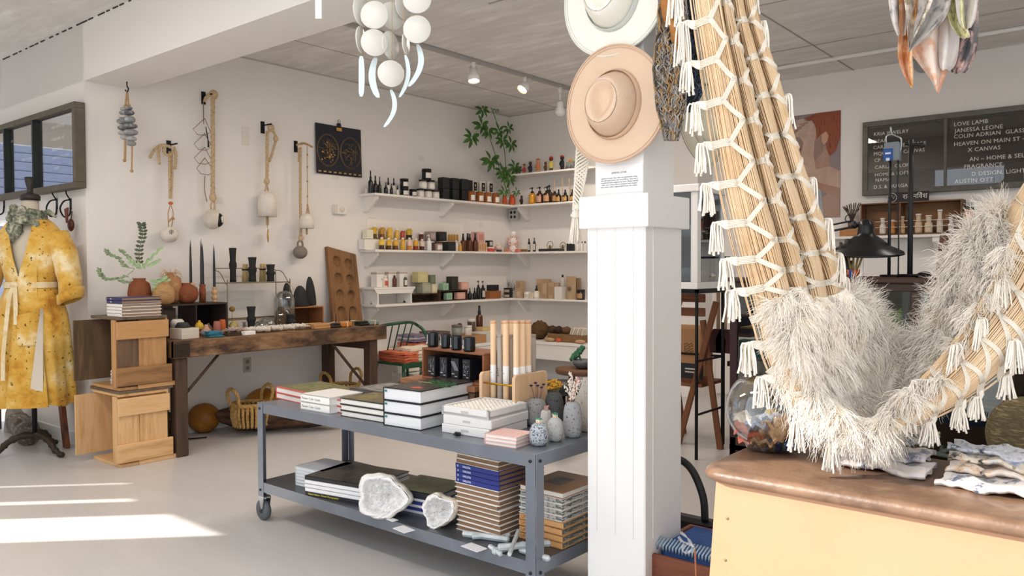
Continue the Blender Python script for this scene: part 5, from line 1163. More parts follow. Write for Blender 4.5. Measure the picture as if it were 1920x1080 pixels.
# ---- under the bench
GRD2=M('#a8701f',.5,var=('#8f5c18','#bd862c'),vs=5,vt=.9,bump=.05)
for px,py,r_,lab in((376,812,.122,'round yellow-brown gourd on the floor between the bench legs'),(450,790,.125,'yellow-brown gourd behind the rope basket, under the bench'),(489,800,.165,'largest yellow-brown gourd half hidden behind the cart corner')):
    p=atz(px,py,0);p.x=min(p.x,-5.45);q=atz(px,py,0)
    if px!=376:p=Vector(atx(px,py,-5.70));p.z=0
    solo('gourd',MB().sph((0,0,r_*.95),r_,(1,1,.95),28,18),GRD2,lab,'gourd',(p.x,p.y+.03,0),0,'yellow-brown gourds')
mb=MB();pa=atz(388,812,0);pb_=atz(640,808,0);L_=(pb_-pa).length;rows=[]
for i in range(21):
    u=i/20;hw=.165*math.sin(math.pi*(u*.93+.035))**.6+.01;zb=.03+.085*(2*u-1)**4+.0;zt2=.14+.035*(2*u-1)**2-.05*max(0,1-u*6)
    r_=[]
    for k in range(9):a_=math.pi*k/8;r_.append(Vector((-L_/2+L_*u,-hw*math.cos(a_),zt2-(zt2-zb)*math.sin(a_))))
    for k in range(9):a_=math.pi*(1-k/8);r_.append(Vector((-L_/2+L_*u,-hw*.8*math.cos(a_),zt2-(zt2-zb)*.72*math.sin(a_))))
    rows.append(r_)
mb.grid(rows,True);t=thing('dugout_bowl','long rough carved wooden dugout bowl on the floor under the bench','bowl',((pa.x+pb_.x)/2-.02,(pa.y+pb_.y)/2+.06,-.028),math.atan2(pb_.y-pa.y,pb_.x-pa.x))
t.scale=(1.04,1,1.4);obj('hull',mb,M('#4a3424',.85,var=('#6b4c35','#2e2018','#84654a'),vs=7,vt=.8,bump=1,bs=18,stretch=(.4,2,2)),t)
BK=M('#a87f45',.85,var=('#c09a5c','#8a6432'),vs=30,bump=.3,bs=90)
def basket(px,py,lab,r_,X,zb=.09,hh=.2,rows_=7,handles=True):
    p=atx(px,py,X);t=thing('rope_basket',lab,'basket',(p.x,p.y,zb));mb=MB()
    for k in range(26):
        a_=2*math.pi*k/26;d=Vector((math.cos(a_),math.sin(a_),0));mb.rope([d*r_*.9+Vector((0,0,0)),d*r_*1.05+Vector((0,0,hh*.5)),d*r_+Vector((0,0,hh))],.0125)
    obj('rope_wall',mb,BK,t);mb=MB();mb.rope([Vector((r_*math.cos(a_),r_*math.sin(a_),hh))for a_ in[2*math.pi*k/30 for k in range(31)]],.016);obj('rim',mb,BK,t)
    for s_ in(-1,1):
        mb=MB();mb.rope(spline([(-.06,s_*r_,hh),(-.07,s_*(r_+.02),hh+.09),(0,s_*(r_+.03),hh+.135),(.07,s_*(r_+.02),hh+.09),(.06,s_*r_,hh)],7),.014);h_=obj('handle',mb,BK,t)
    return t
basket(470,790,'coiled rope basket sitting in the dugout bowl',.135,-5.50,.07,.17)
basket(640,760,'larger rope basket with two loop handles at the bench\'s far legs',.15,-5.58,.002,.26)
solo('iron_bar',MB().tube([(0,0,.012),(.06,.12,.012)],.006),IRON,'thin black iron rod lying on the floor by the bench leg','rod',tuple(atz(352,826,0)))
solo('green_bottle',MB().lathe([(.07,0),(.1,.04),(.1,.15),(.05,.2),(.025,.23),(.025,.28),(0,.28)],(0,0,0),22),M('#14603a',.1,trans=.6),'dark green glass demijohn behind the bench\'s near leg','bottle',tuple(atz(330,824,0)+Vector((-.2,0,0))))
# ================================================================ corner shelves
SH=M('#eae7e2',.5,bump=.04);SD=.225
Z1,Z2,Z3,ZU,ZC=1.99,1.462,.945,2.335,.50
SY0=4.90
def shelfL(name,lab,z,th=.022,y0=SY0,x1=-3.95,a=True,b=True,d=SD):
    t=thing(name,lab,'shelf',(XA,YB,z))
    if a:obj('long_board',MB().bx(0,d,y0-YB,0,-th,0,.002),SH,t)
    if b:obj('short_board',MB().bx(d if a else .0,x1-XA,-d,0,-th,0,.002),SH,t)
    return t
def bracket(t,z,y=None,x=None):
    mbp=[(0,0),(.19,0),(.19,-.03),(.06,-.14),(0,-.14)]
    if y is not None:obj('bracket',MB().prism(mbp,-.012,.012,lambda X,Y,Z:Vector((X,y-YB+Y,Z-.022))),SH,t)
    else:obj('bracket',MB().prism(mbp,-.012,.012,lambda X,Y,Z:Vector((x-XA+Y,-X,Z-.022))),SH,t)
for nm,z in(('top',Z1),('middle',Z2),('lower',Z3)):
    t=shelfL('corner_shelf',{'top':'highest long white corner shelf with jars and black boxes','middle':'middle white corner shelf with the yellow oil bottles','lower':'third white corner shelf with soaps and kraft boxes'}[nm],z)
    for y in(4.96,5.98):bracket(t,z,y=y)
    bracket(t,z,x=XA+.28)
t=shelfL('wall_shelf','short white shelf above the corner holding small figurines',ZU,.02,a=False)
for o in t.children:o.location.x=.03

t=thing('corner_counter','deep white counter along the corner, below the lowest shelf','counter',(XA,YB,0))
obj('long_top',MB().bx(.006,.42,5.0-YB,-.006,ZC-.03,ZC,.003),SH,t);obj('short_top',MB().bx(.42,-3.95-XA,-.42,-.006,ZC-.03,ZC,.003),SH,t)
obj('apron',MB().bx(.40,-3.95-XA,-.41,-.39,ZC-.19,ZC-.03,.002),SH,t);obj('apron',MB().bx(.39,.41,5.0-YB,-.39,ZC-.19,ZC-.03,.002),SH,t)
for x,y in((.38,5.04-YB),(.38,-.40),(1.9,-.40)):obj('leg',MB().bx(x-.02,x+.02,y-.0,y+.04,0,ZC-.03),SH,t)
solo('lit_wall_sheet',MB().bx(0,.006,0,1.35,0,.30,.001),M('#f3ece3',.6),'thin pale sheet painting in the lit wall behind the middle-shelf oils','board',(XA+.002,4.98,Z2+.001))  # pale sheet added to paint the lit area behind the oils
# ---------------- item makers: local front is -y
def place(side,px,z,off):
    if side=='A':p=row(px,z,X=XA+off);rz=R(90)
    else:p=row(px,z,Y=YB-off);rz=0
    p.z=z+.0008;return p,rz,pxm(p)
DKG=M('#1c1e22',.3);WLB=M('#eeebe4',.6)
def k_box(t,w_,h_,c,lb=None,d=None,q=0):
    d=d or w_*.9;obj('carton',MB().bx(-w_/2,w_/2,-d/2,d/2,0,h_,min(.002,w_*.05)),c if not isinstance(c,str)else M(c,.6),t)
    if lb:obj('label',MB().bx(-w_*.32,w_*.32,-d/2-.0008,-d/2,h_*.22,h_*.78),M(lb,.6),t)
def k_jar(t,w_,h_,c,lid,lb,q=.22):
    r_=w_/2;obj('jar',MB().lathe([(r_*.92,0),(r_,h_*.05),(r_,h_*(1-q)),(0,h_*(1-q))],(0,0,0),20),c if not isinstance(c,str)else M(c,.3),t)
    obj('lid',MB().lathe([(r_*1.02,h_*(1-q)),(r_*1.02,h_*.98),(r_*.96,h_),(0,h_)],(0,0,0),20),M(lid,.4),t)
    if lb:obj('label',MB().grid([[Vector((r_*1.015*math.sin(a_),-r_*1.015*math.cos(a_),z))for a_ in[R(-52+13*k)for k in range(9)]]for z in(h_*.14,h_*.62)]),M(lb,.6),t)
def k_bottle(t,w_,h_,c,cap='#1b1b1d',lb=None,style='dropper',trans=0):
    r_=w_/2;bh={'dropper':.60,'pump':.68,'spray':.66,'cap':.82,'plain':.86}[style]*h_;m=c if not isinstance(c,str)else M(c,.2,trans=trans)
    obj('bottle',MB().lathe([(r_*.92,0),(r_,h_*.03),(r_,bh*.80),(r_*.82,bh*.90),(r_*.38,bh*.97),(r_*.36,bh),(0,bh)],(0,0,0),18),m,t)
    if style=='dropper':mb=MB().lathe([(r_*.46,bh*.97),(r_*.46,bh+h_*.12),(r_*.26,bh+h_*.14),(r_*.28,h_*.95),(r_*.12,h_),(0,h_)],(0,0,0),12)
    elif style=='pump':mb=MB().lathe([(r_*.5,bh*.97),(r_*.5,bh+h_*.08),(r_*.14,bh+h_*.09),(r_*.14,h_*.9),(r_*.3,h_*.92),(r_*.3,h_),(0,h_)],(0,0,0),12).tube([(0,0,h_*.95),(-r_*.8,0,h_*.95),(-r_*.95,0,h_*.9)],r_*.11,5)
    elif style=='spray':mb=MB().lathe([(r_*.46,bh*.97),(r_*.46,bh+h_*.12),(r_*.32,bh+h_*.16),(r_*.34,h_),(0,h_)],(0,0,0),12)
    else:mb=MB().lathe([(r_*.45,bh*.97),(r_*.45,h_),(0,h_)],(0,0,0),12)
    obj('cap',mb,M(cap,.35),t)
    if lb:obj('label',MB().grid([[Vector((r_*1.02*math.sin(a_),-r_*1.02*math.cos(a_),z))for a_ in[R(-60+15*k)for k in range(9)]]for z in(bh*.16,bh*.68)]),M(lb,.6),t)
def put(kind,name,cat,lab,side,px,z,off,w_,h_,*a,lift=0,group=None,rot=0,**k):
    p,rz,s_=place(side,px,z,off);p.z+=lift*s_
    t=thing(name,lab,cat,tuple(p),rz+R(rot),group);kind(t,w_*s_,h_*s_,*a,**k);return t
AMB='#6b3a17'
# ---- top shelf, long wall
g='slim black bottles on the top shelf'
put(k_bottle,'bottle','bottle','tallest slim black bottle at the top shelf left end','A',695,Z1,.13,9,43,'#1f2226',style='dropper',group=g)
put(k_bottle,'bottle','bottle','second black bottle from the top shelf left end','A',704,Z1,.13,9,34,'#1f2226',style='dropper',group=g)
put(k_bottle,'bottle','bottle','third, narrower black bottle from the top shelf left end','A',712,Z1,.13,7,33,'#1f2226',style='dropper',group=g)
put(k_bottle,'bottle','bottle','short black dropper before the two white-labelled bottles','A',723.5,Z1,.17,7.5,23,'#1f2226',style='dropper',group=g)
put(k_bottle,'bottle','bottle','short thin black dropper right of its twin','A',734,Z1,.17,6,21,'#1f2226',style='dropper',group=g)
put(k_bottle,'bottle','bottle','left white-labelled dropper bottle with black top, top shelf','A',728,Z1,.08,8.5,34,'#dfdcd6',style='dropper')
put(k_bottle,'bottle','bottle','right white-labelled dropper bottle with black top, top shelf','A',738.5,Z1,.08,8.5,34,'#dfdcd6',style='dropper')
put(k_bottle,'bottle','bottle','tiny white-labelled black dropper beside the black jar stack','A',745.5,Z1,.17,6,18,'#e2dfd8',style='dropper')
put(k_box,'small_box','box','small cream box at the very left end of the top shelf','A',689,Z1,.09,8,9,'#cfc8bc')
put(k_jar,'candle_jar','candle','lower black-topped white-label jar of the two-jar stack','A',758,Z1,.14,16,16,'#1f2024','#141416','#e6e1da')
put(k_jar,'candle_jar','candle','upper black-topped white-label jar of the two-jar stack','A',758,Z1,.14,16,16.5,'#1f2024','#141416','#e6e1da',lift=16)
put(k_jar,'candle_jar','candle','small low black jar with cream label next to the two-jar stack','A',774.5,Z1,.16,14,14,'#232327','#141416','#e0dad0')
for k,px in enumerate((788,802.5,816.5)):put(k_jar,'candle_jar','candle','%s of three cream jars in the bottom row of the jar pyramid'%ORD[k],'A',px,Z1,.14,14.5,16.5,'#e4ded0','#1b1a1b','#efeae0',group='cream candle jars')
for k,px in enumerate((793,808)):put(k_jar,'candle_jar','candle','%s of two cream jars in the second row of the jar pyramid'%['left','right'][k],'A',px,Z1,.14,15,17,'#e4ded0','#1b1a1b','#efeae0',lift=17,group='cream candle jars')
put(k_jar,'candle_jar','candle','black jar with white label topping the jar pyramid','A',800,Z1,.14,18,20,'#1d1e21','#121214','#efeae0',lift=34.5)
BKB=M('#1d1f22',.4)
def dot(t,w_,h_):obj('round_label',MB().cyl((w_*.08,-w_*.45,h_*.55),(w_*.08,-w_*.45-.0012,h_*.55),w_*.11,seg=12),M('#8d8468',.5),t)
for r_ in range(2):
    for k,px in enumerate((832,850,867)):
        t=put(k_box,'candle_box','box','%s row, %s black candle carton on the top shelf'%(['lower','upper'][r_],['left','middle','right'][k]),'A',px,Z1,.13,16.5,20.5,BKB,lift=21*r_,group='black candle cartons');dot(t,.055,.065)
put(k_box,'candle_box','box','last black carton, lifted beside the framed labels','A',878,Z1,.10,13,20,BKB,lift=21,group='black candle cartons')
solo('riser_board',MB().bx(0,.09,0,row(934,Z1,X=XA+.03).y-row(873,Z1,X=XA+.03).y,0,.078),M('#d9d2c6',.7),'white riser block behind the amber candles on the top shelf','riser',(XA+.02,row(873,Z1,X=XA+.03).y,Z1+.001))
for k,px in enumerate((889.5,904.5,919)):
    t=put(k_box,'framed_box','box','%s of three white boxes with black square faces on the riser'%ORD[k],'A',px,Z1,.06,12.5,22,'#ece6db',lift=20.5,d=.03,group='white boxes with black faces')
    s_=pxm(t.location);obj('black_face',MB().bx(-4.6*s_,4.6*s_,-.0162,-.015,3*s_,19*s_),M('#17181b',.4),t)
    obj('white_figure',MB().box((0,-.0165,13*s_),(3*s_,.0008,4*s_)).box((0,-.0165,7*s_),(5*s_,.0008,.6*s_)),M('#cfc9bd',.5),t)
for k,px in enumerate((884,899.5,914.5,929.5)):
    put(k_jar,'candle_glass','candle','%s of four amber candle glasses with white labels, top shelf'%ORD[k],'A',px,Z1,.17,14,20,'#a6622e','#8a5228','#eee8de',q=.06,group='amber candle glasses')
ORV=M('#d9722a',.5,var=('#c4452c','#e39a4a'),vs=20)
for px,w_,h_,off,lab in((946,10,19,.12,'smaller orange glazed vase under the trailing plant'),(960.5,13,20,.17,'larger orange and red glazed vase holding the tall plant')):
    p,rz,s_=place('A',px,Z1,off);t=thing('orange_vase',lab,'vase',tuple(p));obj('body',MB().lathe([(.7*w_*s_/2,0),(w_*s_/2,.2*h_*s_),(w_*s_*.48,.55*h_*s_),(w_*s_*.3,.9*h_*s_),(w_*s_*.26,h_*s_),(w_*s_*.18,h_*s_),(0,h_*s_*.9)],(0,0,0),20),ORV,t)
    if w_>11:VASEP=Vector((p.x,p.y,p.z+h_*s_*.9))
def figure(lab,side,px,z,off,w_,h_,cb,ch,chat=None,beast=False):
    p,rz,s_=place(side,px,z,off);t=thing('figurine',lab,'figurine',tuple(p),rz,'small painted figurines');W_,H_=w_*s_/2,h_*s_
    mb=MB()
    for sx in(-1,1):mb.tube([(sx*W_*.3,0,.0),(sx*W_*.32,0,H_*.35)],[W_*.22,W_*.26],8)
    obj('legs',mb,M(ch if not beast else cb,.6),t)
    obj('torso',MB().lathe([(W_*.55,H_*.22),(W_*.7,H_*.3),(W_*.62,H_*.5),(W_*.42,H_*.64),(0,H_*.68)],(0,0,0),14,sq=(1,.7)),M(cb,.6),t)
    mb=MB()
    for sx in(-1,1):mb.tube([(sx*W_*.5,0,H_*.6),(sx*W_*.8,-W_*.2,H_*.45),(sx*W_*.6,-W_*.4,H_*.36)],W_*.14,6)
    obj('arms',mb,M(cb,.6),t)
    obj('head',MB().sph((0,0,H_*.78),H_*.13,(1,.9,1.05),12,8),M(ch,.6),t)
    if beast:obj('ears',MB().lathe([(H_*.05,0),(0,H_*.11)],(-H_*.08,0,H_*.87),8).lathe([(H_*.05,0),(0,H_*.11)],(H_*.08,0,H_*.87),8),M(ch,.6),t)
    elif chat:obj('headdress',MB().lathe([(H_*.13,0),(H_*.12,H_*.06),(H_*.04,H_*.12),(0,H_*.13)],(0,0,H_*.83),10),M(chat,.6),t)
figure('pinkish-red figurine in a skirt, first on the small upper shelf','B',983,ZU,.10,10,21,'#c23a52','#c98a4a','#3a2418');figure('dark animal-eared figurine second on the small upper shelf','B',994.5,ZU,.10,12,25,'#3b2d3f','#4a2f26',beast=True)
figure('peach-orange figurine third on the small upper shelf','B',1009,ZU,.10,13,29,'#d98a5e','#d99a76','#cf5a4a');figure('small brown animal-eared figurine on the upper shelf','B',1023,ZU,.12,9,21,'#5a3524','#6a3f28',beast=True)
figure('figurine with red and yellow headdress on the upper shelf','B',1033.5,ZU,.10,13,31,'#d9c86a','#5f3320','#d23a2e');figure('black bird-like figurine with colourful crest on the upper shelf','B',1054,ZU,.10,13,31,'#1f2126','#24262b','#c2452f')
t=put(k_box,'toy_cart','figurine','little cart figure with bright pink and yellow load on the upper shelf','B',1072,ZU,.10,16,11,'#8c8f8a',lift=4)
s_=pxm(t.location);mb=MB()
for k in range(6):mb.sph((random.uniform(-6,6)*s_,0,(11+random.uniform(0,4))*s_),2.6*s_,(1,1,1),8,6)
obj('load',mb,M('#d9484f',.6,var=('#e6b93f','#c93f86'),vs=40),t);mb=MB()
for sx in(-5,5):mb.lathe([(0,-.004),(4*s_,-.003),(4*s_,.003),(0,.004)],(sx*s_,-7*s_,0),12,Matrix.Rotation(R(90),3,'X'))
obj('wheels',mb,M('#6a6d70',.5),t)
figure('teal figurine at the right end of the upper shelf','B',1086,ZU,.10,9,24,'#3f7f86','#4a8a90','#2f5f66')
figure('small dark brown seated figurine in the shelf corner','B',978,Z1,.14,10,19,'#3d241b','#4a2a20',beast=True)
# ---- top shelf, short wall
put(k_bottle,'pump_bottle','bottle','yellow-amber pump bottle, first on the short wall','B',998,Z1,.12,12.5,32,'#c98a22',lb='#d99a2e',style='pump')
put(k_bottle,'pump_bottle','bottle','brown pump bottle with pink-beige label','B',1012,Z1,.12,13,32,'#4a2a1a',lb='#c79a82',style='pump')
put(k_bottle,'pump_bottle','bottle','front wide brown pump bottle with tan label','B',1026,Z1,.16,15,31,'#3f2416',lb='#c2956f',style='pump')
put(k_bottle,'pump_bottle','bottle','back brown pump bottle with the tallest nozzle','B',1030,Z1,.06,13,35,'#3f2416',lb='#b88b66',style='pump')
put(k_bottle,'diffuser_bottle','bottle','dark diffuser bottle half hidden by its reeds','B',1040,Z1,.14,10,22,'#3a2216',lb='#a97f52',style='plain')
put(k_bottle,'pump_bottle','bottle','dark bottle with yellowish label, sixth on the short wall','B',1047.5,Z1,.14,11,25,'#33200f',lb='#b78d4e',style='dropper')
put(k_bottle,'pump_bottle','bottle','dark bottle with yellowish label, seventh on the short wall','B',1060,Z1,.14,11.5,24,'#33200f',lb='#b78d4e',style='dropper')
put(k_bottle,'pump_bottle','bottle','dark bottle next to the tan-topped box','B',1073,Z1,.14,9.5,24,'#33200f',lb='#b78d4e',style='dropper')
for k,(px,x2)in enumerate(((1038,1040),(1055,1054),(1068,1067))):
    p,rz,s_=place('B',px,Z1,.12);solo('reed_sticks',MB().cyl((0,0,.0),((x2-px)*s_,0,45*s_),.004,seg=6).cyl((.004,0.006,.0),((x2-px)*s_-.006,.01,43*s_),.003,seg=6),M('#d9b48c',.7),'%s pale reed stick pair among the amber bottles'%ORD[k],'reeds',tuple(p),0,'reed sticks')
put(k_jar,'tan_jar','jar','dark jar with tan label standing behind the macrame strap','B',1083,Z1,.10,14,38,'#3a2517','#2a1a10','#a9804f',q=.1)
# ---- hanging umbrella plant
t=thing('umbrella_plant','tall leggy green umbrella plant rising from the orange vase','plant',tuple(VASEP));mb=MB();m2=MB()
def wpP(px,py,off=.16):return atx(px,py,XA+off)-VASEP
stA=[wpP(958,372),wpP(950,330),wpP(946,285),wpP(938,250),wpP(925,212),wpP(918,198)]
stB=[wpP(956,372),wpP(944,340),wpP(928,288),wpP(917,255),wpP(910,232)]
for s_ in(stA,stB):m2.tube(spline(s_,6),.0045,6)
def whorl(px,py,r_,off=.16,n=7,droop=.5):
    c_=wpP(px,py,off)
    for k in range(n):
        a_=2*math.pi*k/n+random.uniform(-.2,.2);d=Vector((.45*math.cos(a_)*.6+.1,math.cos(a_)*.9,math.sin(a_)*.75-droop*.4));rr=r_*random.uniform(.8,1.05)
        st=c_+d.normalized()*.012;leaf(mb,st,d,(1,0,.25),rr,rr*.45,.25)
    return c_
for(px,py,r_,o_,fr)in((905,206,.085,.16,(918,200)),(930,203,.04,.16,(922,205)),(903,235,.10,.2,(910,232)),(884,258,.10,.2,(905,235)),(915,245,.09,.14,(912,240)),(935,245,.08,.2,(936,243)),(953,240,.075,.16,(938,240)),(942,262,.09,.18,(940,260)),
(958,270,.085,.16,(944,265)),(920,300,.125,.24,(932,300)),(946,325,.10,.22,(948,325)),(965,312,.08,.2,(950,330)),(940,320,.09,.14,(946,330)),(955,335,.09,.24,(952,340)),(945,360,.07,.26,(952,360)),(970,318,.07,.16,(952,335)),(968,360,.05,.24,(958,362))):
    c_=whorl(px,py,r_,o_);f_=wpP(*fr,.16);m2.tube([f_,f_.lerp(c_,.5)+Vector((0,0,.012)),c_],.002,5)
obj('stems',m2,M('#5f7a35',.7),t);obj('leaves',mb,M('#2f5320',.45,var=('#44702a','#22431b'),vs=9),t)['kind']='stuff'
# ---- middle shelf
def whitebox(lab,side,px0_,px1_,z,off0,off1,h_,c='#ebe7e1',lift=0,name='white_box',cat='box'):
    a=row(px0_,z,X=XA+off1)if side=='A' else row(px0_,z,Y=YB-off1);b=row(px1_,z,X=XA+off1)if side=='A' else row(px1_,z,Y=YB-off1);s_=pxm(a)
    if side=='A':mb=MB().bx(XA+off0,XA+off1,a.y,b.y,z+.001+lift*s_,z+(h_+lift)*s_,.002)
    else:mb=MB().bx(a.x,b.x,YB-off1,YB-off0,z+.001+lift*s_,z+(h_+lift)*s_,.002)
    c_=Vector(((XA+(off0+off1)/2)if side=='A' else(a.x+b.x)/2,(a.y+b.y)/2 if side=='A' else YB-(off0+off1)/2,z))
    mb.v=[tuple(Vector(v)-c_)for v in mb.v];return solo(name,mb,M(c,.55),lab,cat,tuple(c_))
whitebox('plain white box at the left end of the middle shelf','A',684,711,Z2,.01,.10,20)
put(k_box,'soap_block','soap','pale cream block on the white box, left of the oils','A',690,Z2,.055,15,17,'#e3dfcc',lift=20.5)
whitebox('clear-white riser step behind the front oil bottles','A',713,770,Z2,.03,.10,20,'#f0ede6',name='riser_step',cat='riser')
OIL={'y':('#c9a21e','#e0b93a'),'a':('#b8862a','#c99a3c'),'g':('#e0b53f','#d9a52e'),'r':('#b5452a','#a23a22'),'p':('#d9a58a','#e6c9b5')}
def k_oil(t,w_,h_,c,dark=None):
    r_=w_/2;m=M(c,.1,coat=.3);obj('bottle',MB().lathe([(r_*.94,0),(r_,h_*.03),(r_,h_*.72),(r_*.85,h_*.84),(r_*.5,h_*.9),(0,h_*.9)],(0,0,0),18),m,t)
    obj('cap',MB().lathe([(r_*.5,h_*.9),(r_*.5,h_*1.06),(0,h_*1.06)],(0,0,0),12),M('#e9e6e0',.4),t)
    if dark:obj('steeped_herbs',MB().lathe([(r_*.96,.001),(r_*1.01,h_*.04),(r_*1.01,h_*.38),(0,h_*.38)],(0,0,0),18),M(dark,.5),t)
    obj('label',MB().grid([[Vector((r_*1.02*math.sin(a_),-r_*1.02*math.cos(a_),z))for a_ in[R(12+12*k)for k in range(6)]]for z in(h_*.1,h_*.66)]),WLB,t)
up=[(702,12,24,'y','#4a3d18','tall olive-yellow'),(717,12,24,'a','#7a4a20','amber-brown'),(731,12,23.5,'g',None,'golden'),(744.5,9,19,'g',None,'small golden'),(755.5,9.5,18,'r',None,'small brick red'),(767.5,12,22,'y','#3a2a18','yellow and dark layered')]
for k,(px,w_,h_,c,dk,ds)in enumerate(up):
    put(k_oil,'oil_bottle','bottle','%s oil bottle in the raised back row'%ds,'A',px,Z2,.07,w_,h_,OIL[c][0],dk,lift=20.5,group='botanical oil bottles')
lo=[(716,11,22,'y','#3b2a1c','dark-bottomed yellow','left end'),(729,11,21,'g','#4a351c','pale gold with dark herbs','second'),(742,11,21,'g','#5d3a18','gold with brown herbs','third'),(755.5,10,22,'g',None,'clear gold','fourth'),(768,10,22,'p','#c9863a','pinkish','fifth'),(780,11,21,'g','#8f3a22','gold and red','sixth'),(791.5,10,20,'p','#4a2a20','pale with dark base','last')]
for px,w_,h_,c,dk,ds,o_ in lo:put(k_oil,'oil_bottle','bottle','%s oil bottle, %s in the front row'%(ds,o_),'A',px,Z2,.16,w_,h_,OIL[c][1],dk,group='botanical oil bottles')
put(k_bottle,'lotion_bottle','bottle','plain white tall lotion bottle right of the oils','A',804.5,Z2,.15,10,30,'#eeece8','#e9e7e2',style='pump')
whitebox('glass-like riser holding the silver and dark boxes','A',791,872,Z2,.02,.10,18,'#e9e4dc',name='riser_step',cat='riser')
put(k_jar,'small_jar','jar','small reddish-brown jar on the riser, left of silver tins','A',790,Z2,.06,9,15,'#5a2418','#e9e6df',None,lift=19)
put(k_box,'gift_box','box','pinkish silver tin on the riser, middle shelf','A',807,Z2,.06,16,17,'#a08d86','#c4b4ac',lift=19)
put(k_box,'gift_box','box','wide dark box with white edges on the riser','A',825,Z2,.06,19,17,'#2b2926','#3a3733',lift=19)
for k,px in enumerate((842.5,847.5,852.5,857.5)):put(k_bottle,'sample_vial','bottle','%s of four thin gold vials on the riser'%ORD[k],'A',px,Z2,.06,4.2,16,'#b8862a','#efe9de',style='cap',lift=19,group='gold vials')
put(k_jar,'rose_jar','jar','pink-white jar with brown band under the silver tin','A',822,Z2,.16,15,17,'#b79a92','#5b3a30','#ece4dc')
put(k_box,'small_box','box','narrow dark brown box left of the pink-white jar','A',811,Z2,.16,6,15,'#4a342c')
put(k_box,'gift_box','box','dark square box with white edge on the middle shelf front','A',842,Z2,.16,19,17,'#282725','#34322f')
put(k_bottle,'lotion_bottle','bottle','small cream bottle right of the dark square box','A',855.5,Z2,.16,8,20,'#ece3d6','#efe9de',style='cap')
put(k_bottle,'lotion_bottle','bottle','short yellow and white bottle beside the amber sprays','A',863,Z2,.16,7,15,'#d9a33a','#efe9de',style='cap')
for k,(px,off,h_)in enumerate(((868.5,.17,33),(877,.12,34),(881,.17,33),(891,.17,34))):put(k_bottle,'spray_bottle','bottle','%s of four amber spray bottles, middle shelf'%ORD[k],'A',px,Z2,off,10.5,h_,'#5a2f14',style='spray',group='amber spray bottles')
put(k_box,'pink_box','box','pale pink patterned box standing behind the amber sprays','A',896,Z2,.05,19,20,'#d9a8a0','#c98a84',lift=17)
whitebox('white riser under the pink box','A',886,925,Z2,.02,.09,16,'#ebe5dd',name='riser_step',cat='riser')
for k in range(4):put(k_box,'lip_balm','balm','%s of four upright pink and gold balms'%ORD[k],'A',898.5+4.2*k,Z2,.18,3.4,17,'#d9b09a','#c99a3f',group='upright balms')
put(k_box,'small_box','box','small black cube box with pale label, middle shelf','A',917,Z2,.14,11,12,'#1f2022','#c9c4ba',lift=9)
put(k_box,'small_box','box','white block under the small black cube box','A',917,Z2,.14,14,9,'#e4ddd4')
put(k_jar,'red_dish','dish','low coral red dish at the corner of the middle shelf','A',921,Z2,.19,14,6,'#c9453a','#d35a4a',None)
p,rz,s_=place('A',934,Z2,.15);t=thing('star_vase','white many-armed vase near the corner of the middle shelf','vase',tuple(p));obj('body',MB().sph((0,0,7*s_),6*s_,(1,1,1),14,9,lambda d:1+.35*abs(math.sin(d.x*7)*math.sin(d.z*6+1))),M('#e3d9d2',.5,var=('#c78a80',),vs=30),t);obj('neck',MB().cyl((0,0,10*s_),(0,0,17*s_),2*s_),M('#e9e2da',.5),t)
put(k_jar,'dark_dish','dish','small dark round dish beside the coral dishes','A',936,Z2,.20,10,4,'#4a3a32','#5a4a40',None)
p,rz,s_=place('B',962,Z2,.14);t=thing('patterned_bottle','red and white patterned bottle with white cap in the corner','bottle',tuple(p),R(40))
PAT=M('#b5564a',.5,var=('#efe6de',),vs=60,vt=.25)
obj('body',MB().lathe([(10*s_,0),(10.5*s_,1*s_),(10*s_,14*s_),(10.5*s_,15*s_),(10*s_,27*s_),(4*s_,29*s_),(0,29*s_)],(0,0,0),24),PAT,t);obj('cap',MB().lathe([(5.5*s_,28*s_),(6*s_,37*s_),(5*s_,39*s_),(0,39*s_)],(0,0,0),18),M('#e9e6e1',.5),t)
for z_ in(7,21):obj('medallion',MB().cyl((0,-10.2*s_,z_*s_),(0,-10.9*s_,z_*s_),5.5*s_,seg=20).cyl((0,-10.9*s_,z_*s_),(0,-11.2*s_,z_*s_),1.6*s_,seg=10),M('#e9ddd6',.5),t)
for k,(px,c,lab)in enumerate(((951,'#d98a6e','coral soap piece left of the patterned bottle'),(972,'#d4705a','coral soap piece right of the patterned bottle'))):put(k_jar,'soap_piece','soap',lab,'B',px,Z2,.20,12,5,c,c,None)
put(k_jar,'gold_dish','dish','low dark gold dish on the middle shelf, short wall','B',983.5,Z2,.17,11,5,'#6d5322','#8a6a2c',None)
for px,h_,lab in((992,25,'left upright black and white tube on the middle shelf'),(1002,26,'right upright black tube on the middle shelf')):put(k_bottle,'black_tube','tube',lab,'B',px,Z2,.12,5,h_,'#1c1c1f',lb='#c9c4bb',style='cap')
put(k_box,'metal_tray','tray','low dark metal tray with round mirrors on the short wall shelf','B',1034,Z2,.14,46,5,M('#4a4743',.35,.7),d=.12)
for px,r_,lab in((1031,7,'round brass hoop leaning at the left of the metal tray'),(1055,6,'round brass hoop leaning at the right of the metal tray')):
    p,rz,s_=place('B',px,Z2,.12);solo('brass_hoop',MB().tube([(r_*s_*math.cos(a_),.01*math.sin(a_),(5+r_)*s_+r_*s_*math.sin(a_))for a_ in[2*math.pi*k/24 for k in range(24)]],.004,6,True).sph((0,.0,9*s_),3*s_,(1,.6,1.2)),M('#8c7d60',.35,.7),lab,'hoop',tuple(p))
put(k_box,'small_box','box','black square box beneath the macrame tassel','B',1070,Z2,.14,12,14,'#1e1f22')
